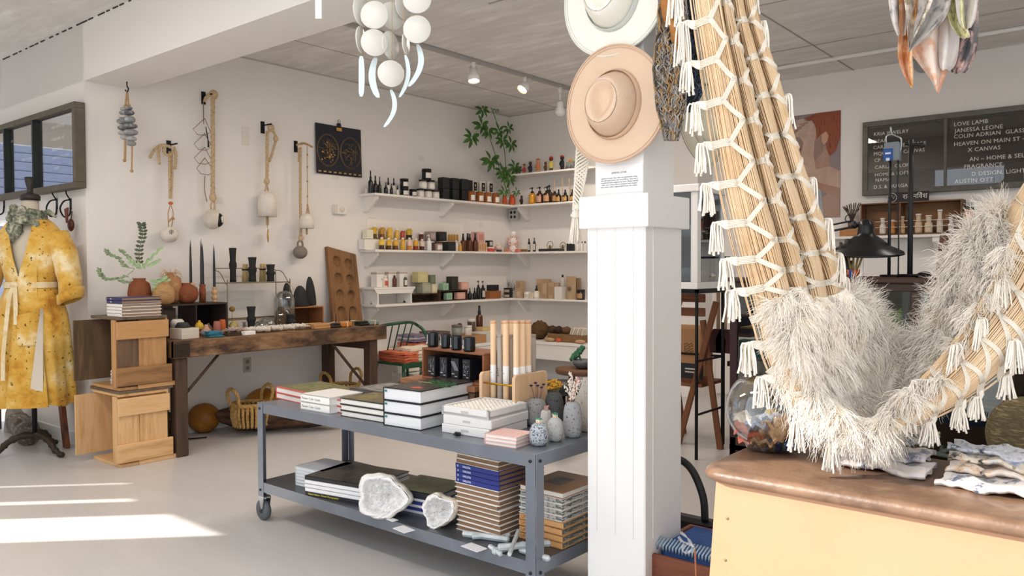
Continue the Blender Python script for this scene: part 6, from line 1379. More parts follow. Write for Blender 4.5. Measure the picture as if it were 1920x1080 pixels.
for px,h_,lab in((1083,16,'clear white-labelled small bottle right of the black box'),(1091,18,'left white bottle with black cap at the pillar edge'),(1097,18,'right white bottle with black cap at the pillar edge')):put(k_bottle,'small_bottle','bottle',lab,'B',px,Z2,.14,6.5,h_,'#d9d5cf','#1d1d1f' if px>1085 else '#d9d5cf',style='cap')
# ---- third shelf
p0,p1=row(703,Z3,X=XA+.19),row(771,Z3,X=XA+.19);s_=pxm(p0)
t=thing('step_stool','small white bench-shaped stool on the third shelf','stool',(XA+.115,(p0.y+p1.y)/2,Z3+.001));b2=(p1.y-p0.y)/2;hs=32*s_
obj('seat',MB().bx(-.105,.105,-b2-.03,b2+.03,hs-.02,hs,.003),SH,t)
for sx in(-1,1):obj('apron',MB().prism([(-b2-.02,hs-.02),(b2+.02,hs-.02),(b2-.01,hs-.06),(-b2+.01,hs-.06)],sx*.095-.006,sx*.095+.006,lambda X,Y,Z:Vector((Y,X,Z))),SH,t)
for sy in(-1,1):obj('end_leg',MB().prism([(-.10,0),(-.03,0),(0,.035),(.03,0),(.10,0),(.095,hs-.02),(-.095,hs-.02)],sy*b2-.008-sy*.02,sy*b2+.008-sy*.02),SH,t)
ZS=Z3+.001+hs
for k,px in enumerate((708.5,730.5,751)):
    t=put(k_box,'white_carton','box','%s of three white cartons on the little stool'%ORD[k],'A',px,ZS,.11,19,29,'#e9e5df',group='white cartons on the stool');s_=pxm(t.location)
    obj('grey_top_band',MB().bx(-9.6*s_,9.6*s_,-8.7*s_,8.7*s_,24*s_,28*s_),M('#b9aca2',.6),t);obj('mark',MB().box((3*s_,-8.8*s_,15*s_),(1.2*s_,.0008,3*s_)),M('#2a2a2a',.6),t)
put(k_bottle,'small_bottle','bottle','small cream and red bottle at the stool front left','A',723,ZS,.17,8.5,22,'#e8dccb','#efe9de',lb='#c25a42',style='cap')
put(k_bottle,'small_bottle','bottle','small plain brown bottle on the stool front','A',740,ZS,.17,8,22,'#5f3a2c','#4a2c22',style='cap')
put(k_bottle,'small_bottle','bottle','small green-striped bottle with cream cap at the stool right','A',760,ZS,.16,7.5,22,'#3f4a3c','#e6dfc9',lb='#d9d4c6',style='cap')
DKW=wood('#3b2a20','#4d382b','#2b1f18','Y',5)
def tray(lab,px0_,px1_,h_,off0,off1,z=Z3,mat=DKW,side='A',name='wooden_tray'):
    a=row(px0_,z,X=XA+off1)if side=='A' else row(px0_,z,Y=YB-off1);b=row(px1_,z,X=XA+off1)if side=='A' else row(px1_,z,Y=YB-off1);s_=pxm(a);L_=(b-a).length
    c_=(XA+(off0+off1)/2,(a.y+b.y)/2,z+.001)if side=='A' else((a.x+b.x)/2,YB-(off0+off1)/2,z+.001)
    t=thing(name,lab,'tray',c_,R(90)if side=='A' else 0);d2=(off1-off0)/2;h_*=s_
    obj('bottom_board',MB().bx(-L_/2,L_/2,-d2,d2,0,.008),mat,t);obj('top_board',MB().bx(-L_/2,L_/2,-d2,d2,h_-.008,h_),mat,t)
    for sx in(-1,1):obj('end_panel',MB().bx(sx*L_/2,sx*(L_/2-.01),-d2,d2,.008,h_-.008),mat,t)
    obj('back_panel',MB().bx(-L_/2,L_/2,d2-.008,d2,.008,h_-.008),mat,t);return h_
h1=tray('left dark wooden box riser under the big soap cubes',770,824,16,.04,.17);h2=tray('right dark wooden box riser with pastel boxes inside',825,877,20,.04,.17)
put(k_box,'soap_block','soap','large pale yellow soap cube on top of the soap pile','A',788,Z3+h1+.002,.10,26,20,'#cfc08a','#d9cc98',lift=20.5,d=.09)
put(k_box,'soap_block','soap','large grey-green soap cube supporting the yellow one','A',795,Z3+h1+.002,.10,22,20,'#a8a892','#b5b5a0',d=.09)
put(k_box,'soap_block','soap','small dark green soap cube in the second stack','A',808,Z3+h1+.002,.12,13.5,17,'#6f7860','#7d866c',lift=17)
put(k_box,'soap_block','soap','small cream soap cube under the dark green one','A',811,Z3+h1+.002,.12,13.5,17,'#d9cda6','#e0d6b4')
put(k_box,'soap_box','box','mint green soap box on the right riser top','A',832,Z3+h2+.002,.12,14,13,'#9fc3a4','#8db593')
put(k_box,'soap_box','box','tall charcoal box on the right riser','A',848,Z3+h2+.002,.12,17,25,'#33302d')
put(k_box,'soap_box','box','pink soap box on the right riser top','A',866,Z3+h2+.002,.12,19,14,'#dba795','#e0b3a3')
put(k_box,'soap_box','box','mint green soap box inside the right riser','A',840,Z3+.010,.125,15,13,'#9fc3a4','#8db593',d=.05)
put(k_box,'soap_box','box','pink soap box inside the right riser','A',862,Z3+.010,.125,22,13,'#dba795','#e0b3a3',d=.05)
for px,h_,off,lab,lb in((881,22,.15,'short black dropper beside the pastel boxes',None),(890,22,.15,'short black dropper second from the pastel boxes',None),(897,35,.14,'tall black pump bottle left of the labelled one',None),(905.5,34,.15,'tall black pump bottle with pale label','#b9b4ac')):put(k_bottle,'black_bottle','bottle',lab,'A',px,Z3,off,8.5,h_,'#1a1c20',lb=lb,style='pump' if h_>30 else 'dropper',group='black bottles on the third shelf')
put(k_box,'wooden_box','box','orange-brown wooden box on the third shelf near the corner','A',924,Z3,.13,30,14,wood('#8a5128','#9c6034','#70401f','X',6),d=.09)
put(k_box,'black_pouch','box','low black box lying on the orange-brown wooden box','A',924,Z3,.13,22,11,'#1d1e21',lift=14.5,d=.07)
for k in range(2):put(k_jar,'black_jar','jar','%s squat black jar of two in the shelf corner'%['lower','upper'][k],'B',953,Z3,.18,17,9,'#232323','#151515','#a99a86',lift=9.3*k)
p,rz,s_=place('B',953,Z3,.06);t=thing('black_coral','black branching sea fan standing in the shelf corner','coral',tuple(p));mb=MB()
for k in range(15):
    a_=R(25+130*k/14);b_=Vector((0,0,.02));l=.19*random.uniform(.75,1);tip=Vector((l*math.cos(a_),random.uniform(-.01,.02),.05+l*math.sin(a_)));mid=b_.lerp(tip,.5)+Vector((.012*math.sin(k),0,.01));mb.tube(spline([b_,mid,tip],4),[.0026-.0002*i for i in range(9)],4)
    mb.tube([mid,mid+Vector((.03*math.cos(a_+.5),0,.05*math.sin(a_+.4)))],.0014,4)
obj('branches',mb,M('#1e1a19',.8),t)
KR='#b59a7a';W_=[('kraft_box',976,13,17,15,.14,KR,'#a58a6a','upper small kraft box of the corner pair'),('kraft_box',976,15,15,0,.14,KR,'#c9b295','lower small kraft box of the corner pair'),('kraft_box',1015,15,36,0,.09,KR,'#a88d6d','tall kraft box left of the twin'),('kraft_box',1025,13,36,0,.10,'#aa8f70','#bca283','tall kraft box slightly right, darker'),
('kraft_box',1036,13,30,0,.12,KR,'#a88d6d','medium kraft box left of its twin'),('kraft_box',1045,11,30,0,.10,'#b1967a','#a3886c','medium kraft box behind the white carton'),('white_carton',1050.5,17,23,0,.16,'#ddd9d3',None,'white carton before the kraft boxes'),('small_box',998,9,10,0,.15,'#d6c6ae',None,'tiny cream box between mug and bottle')]
for n_,px,w_,h_,lf,off,c,lb,lab in W_:put(k_box,n_,'box',lab+', third shelf','B',px,Z3,off,w_,h_,c,lb,lift=lf)
put(k_bottle,'small_bottle','bottle','black-capped bottle on the white carton','B',1055,Z3,.14,9.5,22,'#b9b2a8','#1d1d1f',style='cap',lift=23.5)
put(k_jar,'patterned_mug','mug','white mug with black dots on the third shelf','B',988.5,Z3,.14,13,12,'#e4dfd6','#e4dfd6','#c4bdb2',q=.05)
put(k_bottle,'apothecary_bottle','bottle','white-bodied bottle with black shoulders, third shelf','B',1006,Z3,.14,12,24,'#d9d2c6','#1a1b1e',lb='#e8e2d8',style='dropper')
p,rz,s_=place('B',1071,Z3,.14);t=thing('kraft_pouch','large kraft stand-up pouch with dark oval label','pouch',tuple(p));mb=MB()
mb.grid([[Vector((11.5*s_*math.cos(a_)*(1-.05*v),(7*(1-v)+.6)*s_*math.sin(a_),43*s_*v))for a_ in[2*math.pi*k/20 for k in range(20)]]for v in(0,.15,.5,.8,1)],True);obj('pouch_body',mb,M('#a98f70',.6,bump=.3,bs=30),t);obj('oval_label',MB().cyl((0,-6*s_,20*s_),(0,-6.6*s_,20*s_),4*s_,seg=16),M('#6d5a44',.6),t)
p,rz,s_=place('B',1084,Z3,.10);t=thing('kraft_pouch','brown pouch with folded corner behind the large one','pouch',tuple(p));obj('pouch_body',MB().bx(-8*s_,6*s_,-.01,.01,0,40*s_,.004),M('#8a7458',.6),t)
put(k_jar,'black_jar','jar','wide dark jar with tan label beside the pillar','B',1089,Z3,.18,16,19,'#2a2420','#1a1715','#b08a60')
# ---- counter things
put(k_bottle,'spray_bottle','bottle','amber spray bottle standing alone on the counter below','A',899,ZC,.20,13,46,'#54301a',style='spray',lift=20)
put(k_jar,'candle_jar','candle','dark jar with white lid on the counter','A',884,ZC,.22,15,23,'#4a4038','#e4dfd6','#5a5046',lift=20)
put(k_jar,'candle_jar','candle','squat white jar with printed label on the counter','A',878,ZC,.32,14,18,'#e1dcd3','#e1dcd3','#cfc8bc',lift=16)
put(k_jar,'glass_canister','jar','greyish glass canister on the counter below the shelves','A',857,ZC,.26,20,20,'#8c8f86','#6f665a',None,lift=16)
put(k_box,'yellow_bar','soap','pale yellow bar lying right of the dark jar','A',905,ZC,.28,22,7,'#d9bd86',lift=20)
whitebox('low tan wooden riser on the counter under the jars','A',842,912,ZC,.10,.38,16,'#b5875a',name='wooden_riser',cat='riser')
p,rz,s_=place('A',862,ZC,.15);solo('round_brush',MB().cyl((-.01,0,.11),(.01,0,.11),.035,seg=20),M('#5a4636',.8),'round dark brush disc standing behind the canister','brush',(p.x,p.y,ZC+.06))

p,rz,s_=place('B',1012,ZC,.22);solo('dried_sponge',MB().sph((0,0,17*s_),17*s_,(1,1,1),28,18,lambda d:1+.13*math.sin(d.x*15)*math.sin(d.y*13)*math.sin(d.z*14)+random.uniform(-.04,.04)),M('#5f4528',.95,bump=1,bs=60),'large dark brown natural sponge on the short counter','sponge',tuple(p))
t=put(k_box,'wooden_trough','tray','low brown wooden trough full of brushes on the short counter','B',1068,ZC,.25,78,14,wood('#7a5a3a','#8c6a46','#5f452c','X'),d=.2);s_=pxm(t.location)
for k,(px,c,lab)in enumerate(((1035,'#4d3826','dark dried pod cluster at the trough left'),(1047,'#3f2e22','dark dried pod cluster second in the trough'),(1062,'#6a5138','curled brown pod in the trough middle'))):
    p,rz,s_=place('B',px,ZC,.25);solo('dried_pod',MB().sph((0,0,20*s_),8*s_,(1.2,1,.9),14,10,lambda d:1+.2*math.sin(d.x*9+d.z*7)),M(c,.9,bump=.8,bs=50),lab,'dried pod',tuple(p))
p,rz,s_=place('B',1085,ZC,.28);t=thing('linen_stack','cream striped linen bundle fanned at the trough right','linen',(p.x,p.y,ZC+14*s_))
for k in range(6):obj('fold',MB().box(((-10+5*k)*s_,0,7*s_),(4*s_,.12,14*s_),(0,R(22),0),.004),M('#d8cfc0' if k%2 else '#c4b8a6',.9),t)
for px,c,w_,lab in((1030,'#b89a6c',24,'pale loofah piece before the trough'),(1047,'#c9583f',12,'small bright red-orange tied bundle before the trough'),(1088,'#c39a77',24,'tan rounded soap dish at the counter front')):
    p,rz,s_=place('B',px,ZC,.39);solo('counter_piece',MB().sph((0,0,4*s_),w_*s_/2,(1,.5,8/w_),16,8),M(c,.8,bump=.4,bs=60),lab,'bath item',tuple(p))

TC=[('#d88a6a','coral red folded towel'),('#8e7f92','mauve patterned folded towel'),('#b5766a','dusty red folded towel'),('#e0d6c8','cream fringed towel')]
def towel(x,y,z,w_,d,h_,c,lab,rz=0,n=3,group='folded towels',c2=None):
    t=thing('folded_towel',lab,'towel',(x,y,z),rz,group)
    for k in range(n):
        P=[];zz=h_*k/n;
        mb=MB();rows=[]
        for i in range(9):
            u=-1+2*i/8;rows.append([Vector((w_/2*u,-d/2+d*j/8,zz+.003*math.sin(i*1.3+j*.9+k)))for j in range(9)])
        mb.slab(rows,Vector((0,0,h_/n*.82)));obj('fold',mb,M(c if(k%2==0 or not c2)else c2,.95,bump=.5,bs=60),t)
    mb=MB()
    for k in range(22):mb.tube([(-w_/2+w_*k/21,-d/2,h_*.5),(-w_/2+w_*k/21+random.uniform(-.005,.005),-d/2-.025,h_*.3)],.0016,4)
    obj('fringe',mb,M(c,.95),t)
    return t
for k,(px,off,z_,c,lab,c2)in enumerate(((800,.25,ZC,'#7f8b86','grey-green folded towels bottom pile left of the jars','#b8b2a4'),(775,.25,ZC,'#c46d55','coral folded towels on the counter behind the chair','#d88a6e'),(775,.25,ZC+.075,'#857a92','mauve patterned towel on the coral ones','#c9c0c8'),(815,.2,ZC+.08,'#6b5a50','brown towel roll top pile left of the jars','#b9b0a0'),(840,.28,ZC,'#3b4250','dark navy folded cloth left of the riser','#5d6470'))):
    p,rz,s_=place('A',px,z_,off);towel(p.x,p.y,z_+.001,.20,.24,.07,c,lab,R(90),3,c2=c2)

GC=M('#1f4a34',.35,.3)
p=atx(735,660,-5.35);cy_,cx_=p.y+.06,-5.24;sz=atx(760,642,-5.2).z
t=thing('folding_chair','dark green tubular metal chair beyond the bench, loaded with towels','chair',(cx_,cy_,0));hw=.22;sz=.47;bz=.80
mb=MB();mb.tube(spline([(-.20,-hw,sz-.01),(-.18,-hw-.01,.70),(-.13,-hw,bz-.03),(-.02,-hw*.4,bz+.0),(-.0,0,bz+.005),(-.02,hw*.4,bz),(-.06,hw*.9,bz-.03),(.0,hw+.02,.70),(.08,hw+.04,sz+.03)],6),.014,8)
obj('back_hoop',mb,GC,t)
for k in range(4):obj('back_rod',MB().cyl((-.03,-.12+.08*k,bz-.005),(-.12,-.12+.07*k,sz+.03),.006),GC,t)
obj('seat',MB().bx(-.2,.2,-hw,hw,sz-.02,sz,.006),GC,t)
for sx,sy in((-1,-1),(1,-1),(-1,1),(1,1)):obj('leg',MB().cyl((sx*.17,sy*.18,sz-.02),(sx*.24,sy*.25,0),.013,.011),GC,t)
obj('seat_rail',MB().bx(.2,.212,-hw,hw,sz-.045,sz+.0,.003),GC,t)
towel(cx_+.02,cy_-.10,sz+.002,.34,.16,.09,'#b85a3c','rust red folded cloths on the green chair seat, left side',0,4,c2='#c96d4c')
towel(cx_+.05,cy_+.09,sz+.002,.34,.20,.12,'#e6dccd','cream fringed towels hanging over the green chair\'s seat edge',R(90),4,c2='#d9cdbb')
mb=MB();mb.box((0,0,-.08),(.002,.062,.13)).tube([(0,0,-.015),(-.005,0,.03)],.0015,4);solo('paper_tag',mb,M('#b08d63',.8),'brown kraft swing tag hanging from the green chair','tag',(cx_+.235,cy_+.05,sz-.01))
mb=MB();towel(cx_+.05,cy_+.38,.30,.3,.22,.09,'#6f8a78','sage green crumpled cloth beside the green chair',R(80),3,c2='#9fb3a2')
whitebox('white low plinth beneath the sage green cloth','A',775,800,.0,.2,.5,60,'#dedad4',name='plinth',cat='plinth')
for k in range(5):towel(cx_+.02,cy_+.03,.10+.032*k,.40-.02*k,.30,.03,['#b29a7c','#cbb89c','#a98f70','#d8cab4','#c7ad8c'][k],['bottom','second','middle','fourth','top'][k]+' tan fringed blanket piled under the green chair',R(86+3*k),2,'tan blankets under the chair')
solo('blanket_stand',MB().bx(-.2,.2,-.2,.2,0,.098,.004),DKW,'dark low board under the tan blankets','stand',(cx_+.02,cy_+.03,0))

p=row(1085,.55,Y=5.2)
t=thing('side_stool','dark brown round-edged wooden stool left of the pillar','stool',(p.x,p.y,0));hz=aty(1060,688,5.2).z
obj('seat',MB().lathe([(.19,hz-.045),(.2,hz-.03),(.2,hz-.008),(.19,hz),(0,hz)],(0,0,0),28,sq=(1,.8)),wood('#4f3527','#64452f','#3d2a20','X'),t)
for k in range(3):a_=2.1*k+.4;obj('leg',MB().cyl((.1*math.cos(a_),.09*math.sin(a_),hz-.04),(.17*math.cos(a_),.15*math.sin(a_),0),.018,.014),wood('#4f3527','#64452f','#3d2a20','Z'),t)
mb=MB().lathe([(.04,0),(.075,.03),(.085,.07),(.08,.07),(.07,.035),(0,.02)],(0,0,0),24);solo('grey_bowl',mb,M('#5d6266',.5),'dark grey bowl on the brown stool by the pillar','bowl',(p.x+.04,p.y,hz+.001))
t=thing('green_cactus','dark green lobed cactus plant in the grey bowl','plant',(p.x+.04,p.y,hz+.03));mb=MB()
for k in range(26):a_=k*2.4;q=math.sqrt(k/26);mb.sph((-.05+.06*q*math.cos(a_),.02*q*math.sin(a_),.09+.055*q*math.sin(a_+1)),.017,(1,1,1.1),8,6)
obj('lobes',mb,M('#23543a',.6,var=('#2f6b4a','#173d2a'),vs=30),t)['kind']='stuff';obj('stalk',MB().tube([(0,0,0),(-.04,0,.08)],.008),M('#4b6b45',.7),t)
p=row(1052,.5,Y=4.4);z_=aty(1052,732,4.4).z
t=thing('black_pouf','round black leather-like seat behind the flower vases','stool',(p.x,p.y,0));obj('seat',MB().lathe([(.0,z_-.02),(.13,z_-.02),(.15,z_+.02),(.13,z_+.06),(.0,z_+.075)],(0,0,0),28),BLACK,t);obj('base',MB().cyl((0,0,0),(0,0,z_-.02),.05,.03),IRON,t)
# ---------------- track lights
t=thing('light_track','slim white ceiling track carrying the spot lamps','track light',(-4.52,5.2,3.03));obj('rail',MB().bx(-.018,.018,-1.9,1.2,-.022,.008,.003),M('#a9a6a2',.5),t)
def spot(px,py,lab,aim,col,lx=1):
    p=atx(px,py,-4.52);hd=Vector(p);hd.z=min(hd.z,2.93);t=thing('track_spot',lab,'lamp',(p.x,p.y,3.01));d=(Vector(aim)-hd).normalized();q=d.to_track_quat('Z','Y').to_matrix();c0=hd-Vector(t.location)
    obj('stem',MB().cyl((0,0,0),(0,0,-.05),.02).cyl((0,0,-.04),tuple(c0-d*.04),.010),M('#e8e6e2',.4),t)
    obj('shade',MB().lathe([(.0,-.085),(.030,-.08),(.033,-.02),(.048,.0),(.052,.05),(.049,.05),(.044,.01),(0,.0)],c0,24,q),M('#e8e6e2',.4),t)
    obj('bulb',MB().lathe([(.0,.035),(.044,.03),(.04,.008),(0,.002)],c0,20,q),M(col,.5,emit=14),t)
    l=bpy.data.lights.new('spot_light','SPOT');l.energy=34;l.spot_size=R(95);l.spot_blend=1;l.color=lin(col)[:3];l.shadow_soft_size=.04
    o=bpy.data.objects.new('spot_light',l);C.objects.link(o);o.location=hd+d*.07;o.rotation_euler=d.to_track_quat('-Z','Y').to_euler()
spot(888,142,'nearer lit white track spot tilted toward the shelves',(-4.2,4.75,.9),'#fff0dc');spot(984,161,'farther lit white track spot turned left',(-4.9,4.3,1.3),'#ffe2ae')
spot(1050,205,'third white track spot mostly hidden by the hats',(-5.2,7.1,1.2),'#fff0dc');
# ================================================================ right-hand back wall
t=thing('wall_shelf','white shelf under the large letter board on the right','shelf',(-1.8,YR,1.553));obj('shelf_board',MB().bx(-.75,2.6,-.215,-.019,-.022,0,.002),SH,t)
for x in(.35,1.7):obj('bracket',MB().prism([(-.02,-.022),(-.20,-.022),(-.20,-.06),(-.07,-.15),(-.02,-.15)],x-.06,x+.06,lambda X,Y,Z:Vector((Y,X,Z))),SH,t)
def wb(px,off,z=1.554):p=row(px,z,Y=YR-off);return p,pxm(p)
def putR(kind,name,cat,lab,px,off,w_,h_,*a,lift=0,group=None,z=1.554,**k):
    p,s_=wb(px,off,z);t=thing(name,lab,cat,(p.x,p.y,z+lift*s_),0,group);kind(t,w_*s_,h_*s_,*a,**k);return t
a,s_=wb(1613,.19);b,_=wb(1803,.19);L_=(b-a).length;hh=60*s_
t=thing('wooden_crate','wide shallow dark wooden crate of spools on the right shelf','crate',((a.x+b.x)/2,YR-.11,1.554));BW=wood('#5f4229','#75543a','#47311f','X',5)
for nm,z0,z1 in(('bottom_board',0,.01),('top_board',hh-.01,hh)):obj(nm,MB().bx(-L_/2,L_/2,-.08,.08,z0,z1),BW,t)
for x in(-L_/2,-L_*.1,L_/2-.01):obj('divider',MB().bx(x,x+.01,-.08,.08,.01,hh-.01),BW,t)
obj('back_panel',MB().bx(-L_/2,L_/2,.07,.08,.01,hh-.01),wood('#7a5434','#8f6541','#5f4028','X',5),t)
for k,(px,w_,h_,c)in enumerate(((1655,11,30,'#e8ddd0'),(1673,11,26,'#c98a4a'),(1691,11,32,'#d9b48a'),(1722,13,36,'#d8bfa0'),(1741,14,33,'#dccbb0'),(1762,11,43,'#e0d3c0'),(1783,10,28,'#e6e0d8'))):
    p,s_=wb(px,.15);r_=w_*s_/2;h2=h_*s_;t=thing('thread_spool','%s of the pale wound spools standing in the shelf crate'%ORD[k],'spool',(p.x,p.y,1.566),0,'pale spools in the crate')
    obj('wound_thread',MB().lathe([(r_*.9,0),(r_,h2*.1),(r_*.95,h2*.55),(r_*.6,h2*.62),(r_*.7,h2*.9),(0,h2*.92)],(0,0,0),16),M(c,.85,bump=.5,bs=150),t);obj('top_disc',MB().lathe([(r_*.8,h2*.92),(r_*.8,h2),(0,h2)],(0,0,0),14),M('#e6e1da',.6),t)
for z_,lab in((.055,'lower white wire running across the crate opening'),(.105,'upper white wire running across the crate opening')):solo('wire',MB().cyl((a.x+.12,a.y-.0,1.566+z_),(b.x-.03,b.y,1.566+z_),.0025,seg=6),M('#dcd8d2',.5),lab,'wire')
a,s_=wb(1664,.14);b,_=wb(1741,.14);t=thing('small_sign','small black sign with white emblem and script on top of the crate','sign',((a.x+b.x)/2,a.y,1.554+hh+.001));w2=(b.x-a.x)/2;h2=18*s_
obj('sign_board',MB().bx(-w2,w2,-.005,.005,0,h2,.002),M('#16171a',.5),t);cx=-w2*.78
obj('round_emblem',MB().tube([(cx+.036*math.cos(q),-.006,h2/2+.036*math.sin(q))for q in[k*math.pi/12 for k in range(24)]],.0025,4,True).tube([(cx-.015,-.006,h2/2-.015),(cx,-.006,h2/2+.02),(cx+.012,-.006,h2/2-.01),(cx+.02,-.006,h2/2+.015)],.0025,4),M('#d9d7d0',.6),t)
text('\u0930\u093e\u092e \u0928\u093f\u0935\u0947\u0936',.055,M('#e6e4dd',.6),t,(-w2*.25,-.006,h2*.32),xs=.95)
putR(k_jar,'orange_tin','tin','orange tin with dark lid on the grey-white tin',1815,.12,18,27,'#c9691f','#2b2a2a',None,lift=23);putR(k_jar,'grey_tin','tin','grey-white labelled tin under the orange one',1815,.12,22,22,'#8f9498','#c9c9c7','#d9dadb')
putR(k_box,'small_crate','crate','small orange-brown wooden box at the shelf left, behind the lamp',1596,.12,36,14,wood('#9c6a3c','#b07d4c','#80552f','X',6),d=.1)
p,s_=wb(1597,.10);t=thing('twig_jar','jar of dark dried twigs on the right shelf','dried plant',(p.x,p.y,1.554+14.5*s_));mb=MB()
for k in range(16):a_=R(-35+70*k/15);mb.tube(spline([(0,0,.03),(.05*math.sin(a_),0,.12),(.13*math.sin(a_),random.uniform(-.02,.02),.2+.03*math.sin(k*3))],4),[.002]*6+[.004,.005,.003],4)
obj('twigs',mb,M('#4a4038',.9),t);obj('jar',MB().lathe([(.03,0),(.035,.05),(.03,.07),(0,.07)],(0,0,0),14),M('#6d6258',.5),t)
p,s_=wb(1862,.12);mb=MB()
for k in range(70):a_=random.uniform(0,6.28);q=random.uniform(.2,1);mb.tube([(q*.14*math.cos(a_),q*.05*math.sin(a_),random.uniform(.01,.06)),(q*.14*math.cos(a_)+random.uniform(-.03,.03),q*.05*math.sin(a_),random.uniform(.04,.11))],.004,4)
o=solo('dried_bundle',mb,M('#4d3b30',.95,var=('#2d2b24','#6e4c3a'),vs=50),'dark dried plant bundle at the right end of the shelf','dried plant',(p.x,p.y,1.556))
putR(k_box,'dark_box','box','pinkish low box beneath the dried bundle',1850,.17,32,10,'#8a6a5c',d=.04)
putR(k_box,'black_basket','basket','tall black textured basket at the shelf\'s far right',1903,.12,30,44,M('#24211f',.9,var=('#4a4541',),vs=60,vt=.4,bump=1,bs=80))

pa,pb=aty(1476,208,YR),aty(1575,407,YR);PO=Vector(((pa.x+pb.x)/2,YR-.002,pb.z));t=thing('portrait_poster','poster portrait of a red-haired person covering their eyes with a hand','poster',tuple(PO))
pw=.245;ptop=aty(1575,207,YR).z-PO.z
obj('sheet',MB().bx(-pw,pw,-.003,0,0,ptop),M('#85777a',.5),t)
def pp(name,pts,k,col,**kw):
    P=[]
    for x,y in pts:q=aty(x,y,YR-.004);P.append((max(-pw,min(pw,q.x-PO.x)),max(0,min(ptop,q.z-PO.z))))
    obj(name,MB().prism(P,-.0035-.0006*k,-.003-.0006*k),M(col,.55,**kw),t)
SK='#a5887a'
pp('print_top',[(1500,345),(1508,322),(1530,340),(1540,360),(1545,407),(1490,407),(1480,380)],1,'#a9adb4',var=('#8f949c',),vs=6)
pp('print_top',[(1572,350),(1578,407),(1545,407),(1542,370)],1,SK)
pp('print_neck',[(1530,275),(1556,275),(1556,310),(1580,330),(1578,375),(1530,352),(1515,330)],2,SK,var=('#9c745c',),vs=8)
pp('print_face',[(1500,260),(1530,235),(1545,250),(1543,285),(1530,300),(1512,306),(1503,300),(1500,290),(1496,282)],3,'#94796b',var=('#836a5e',),vs=9)
pp('print_hair',[(1508,222),(1530,212),(1578,205),(1578,255),(1568,282),(1556,293),(1550,280),(1548,262),(1540,252),(1530,262),(1526,246),(1528,232),(1515,226)],4,'#7a3a22',var=('#8f482b','#5f2a18'),vs=12,stretch=(3,1,.7))
pp('print_ear',[(1541,252),(1549,246),(1554,254),(1551,266),(1545,272),(1541,264)],5,'#c0937a')
pp('print_mouth',[(1496,278),(1506,276),(1509,280),(1500,284)],5,'#8f5048')
pp('print_arm',[(1508,262),(1528,262),(1526,290),(1530,318),(1556,312),(1578,320),(1578,352),(1545,345),(1515,334),(1503,318),(1502,290)],6,'#bfa493',var=('#a98d7d',),vs=6)
pp('print_hand',[(1480,250),(1476,243),(1490,235),(1494,226),(1506,222),(1512,228),(1522,226),(1530,240),(1531,258),(1527,268),(1508,268),(1500,258),(1487,256)],7,'#bfa696',var=('#a58b7c',),vs=12)
for k in range(4):pp('print_finger_line',[(1484+k*5,252-k*6),(1497+k*6,244-k*5),(1498+k*6,245.2-k*5),(1485+k*5,253.2-k*6)],8,'#7d5646')
# ---- glass display case
DW=wood('#33221b','#473126','#241813','X',4,.45,.3);DWZ=wood('#33221b','#473126','#241813','Z',4,.45,.3)
gx0,gx1,gy,gd,gt=-1.985,.62,4.40,.55,1.235
t=thing('display_case','long dark antique glass display case at the right back','display case',((gx0+gx1)/2,gy,0));w2=(gx1-gx0)/2
obj('top_rail',MB().bx(-w2-.01,w2+.01,-.012,.03,gt-.03,gt,.008).bx(-w2,w2,0,.03,gt-.07,gt-.03,.004),DW,t)
obj('top_rail',MB().bx(-w2-.01,w2+.01,gd-.03,gd,gt-.07,gt,.006),DW,t);obj('top_glass',MB().bx(-w2,w2,.02,gd-.02,gt-.012,gt-.006),glass('#dfe6e6'),t)
obj('bottom_rail',MB().bx(-w2,w2,0,.04,.10,.30,.006),DW,t);obj('floor_board',MB().bx(-w2,w2,.0,gd,.22,.25),DW,t);obj('back_panel',MB().bx(-w2,w2,gd-.02,gd,.25,gt-.07),M('#57504a',.7,var=('#3a332e',),vs=3),t)
for x in(-w2,aty(1715,600,gy).x-(gx0+gx1)/2-.02,aty(1892,600,gy).x-(gx0+gx1)/2-.02,w2-.04):obj('stile',MB().bx(x,x+.042,0,.035,.0 if abs(abs(x)-w2)<.05 else .22,gt-.07,.004),M('#3a2128',.5)if x==-w2 else DWZ,t)
for x in(-w2,w2-.04):obj('leg',MB().bx(x,x+.04,gd-.04,gd,0,gt-.07),DWZ,t)
obj('glass_shelf',MB().bx(-w2+.04,w2-.04,.06,gd-.03,.93,.94),wood('#8a6238','#a07747','#6f4c2a','X',3),t);obj('glass_shelf',MB().bx(-w2+.04,w2-.04,.06,gd-.03,.60,.612),wood('#6d5238','#80634a','#57402b','X',3),t)
obj('front_glass',MB().bx(-w2+.04,w2-.04,.012,.016,.30,gt-.07),glass('#e3ebe9'),t)
def inc(px,y,z):p=row(px,z,Y=y);return p
mb=MB()
for k in range(14):leaf(mb,(random.uniform(-.09,.12),0,.03),(random.uniform(-1,1),random.uniform(-.5,.2),.5),(0,-1,.3),.10,.04)
solo('leaf_reflection',mb,M('#8fae3a',.5),'bright green leaves modelled for the plant reflections in the display case glass','plant',tuple(inc(1638,4.6,.945)))  # leaf shapes put in for plant reflections on the case glass
solo('dark_bust',MB().lathe([(.07,0),(.09,.1),(.1,.2),(.08,.3),(.05,.34),(0,.36)],(0,0,0),20),M('#231916',.25),'dark rounded glossy vase inside the display case centre','vase',tuple(inc(1683,4.55,.613)))
solo('glass_bottle',MB().lathe([(.03,0),(.03,.2),(.012,.25),(.012,.29),(0,.29)],(0,0,0),14),M('#7d8a88',.15),'pale grey bottle beside the dark vase in the display case','bottle',tuple(inc(1663,4.58,.613)))
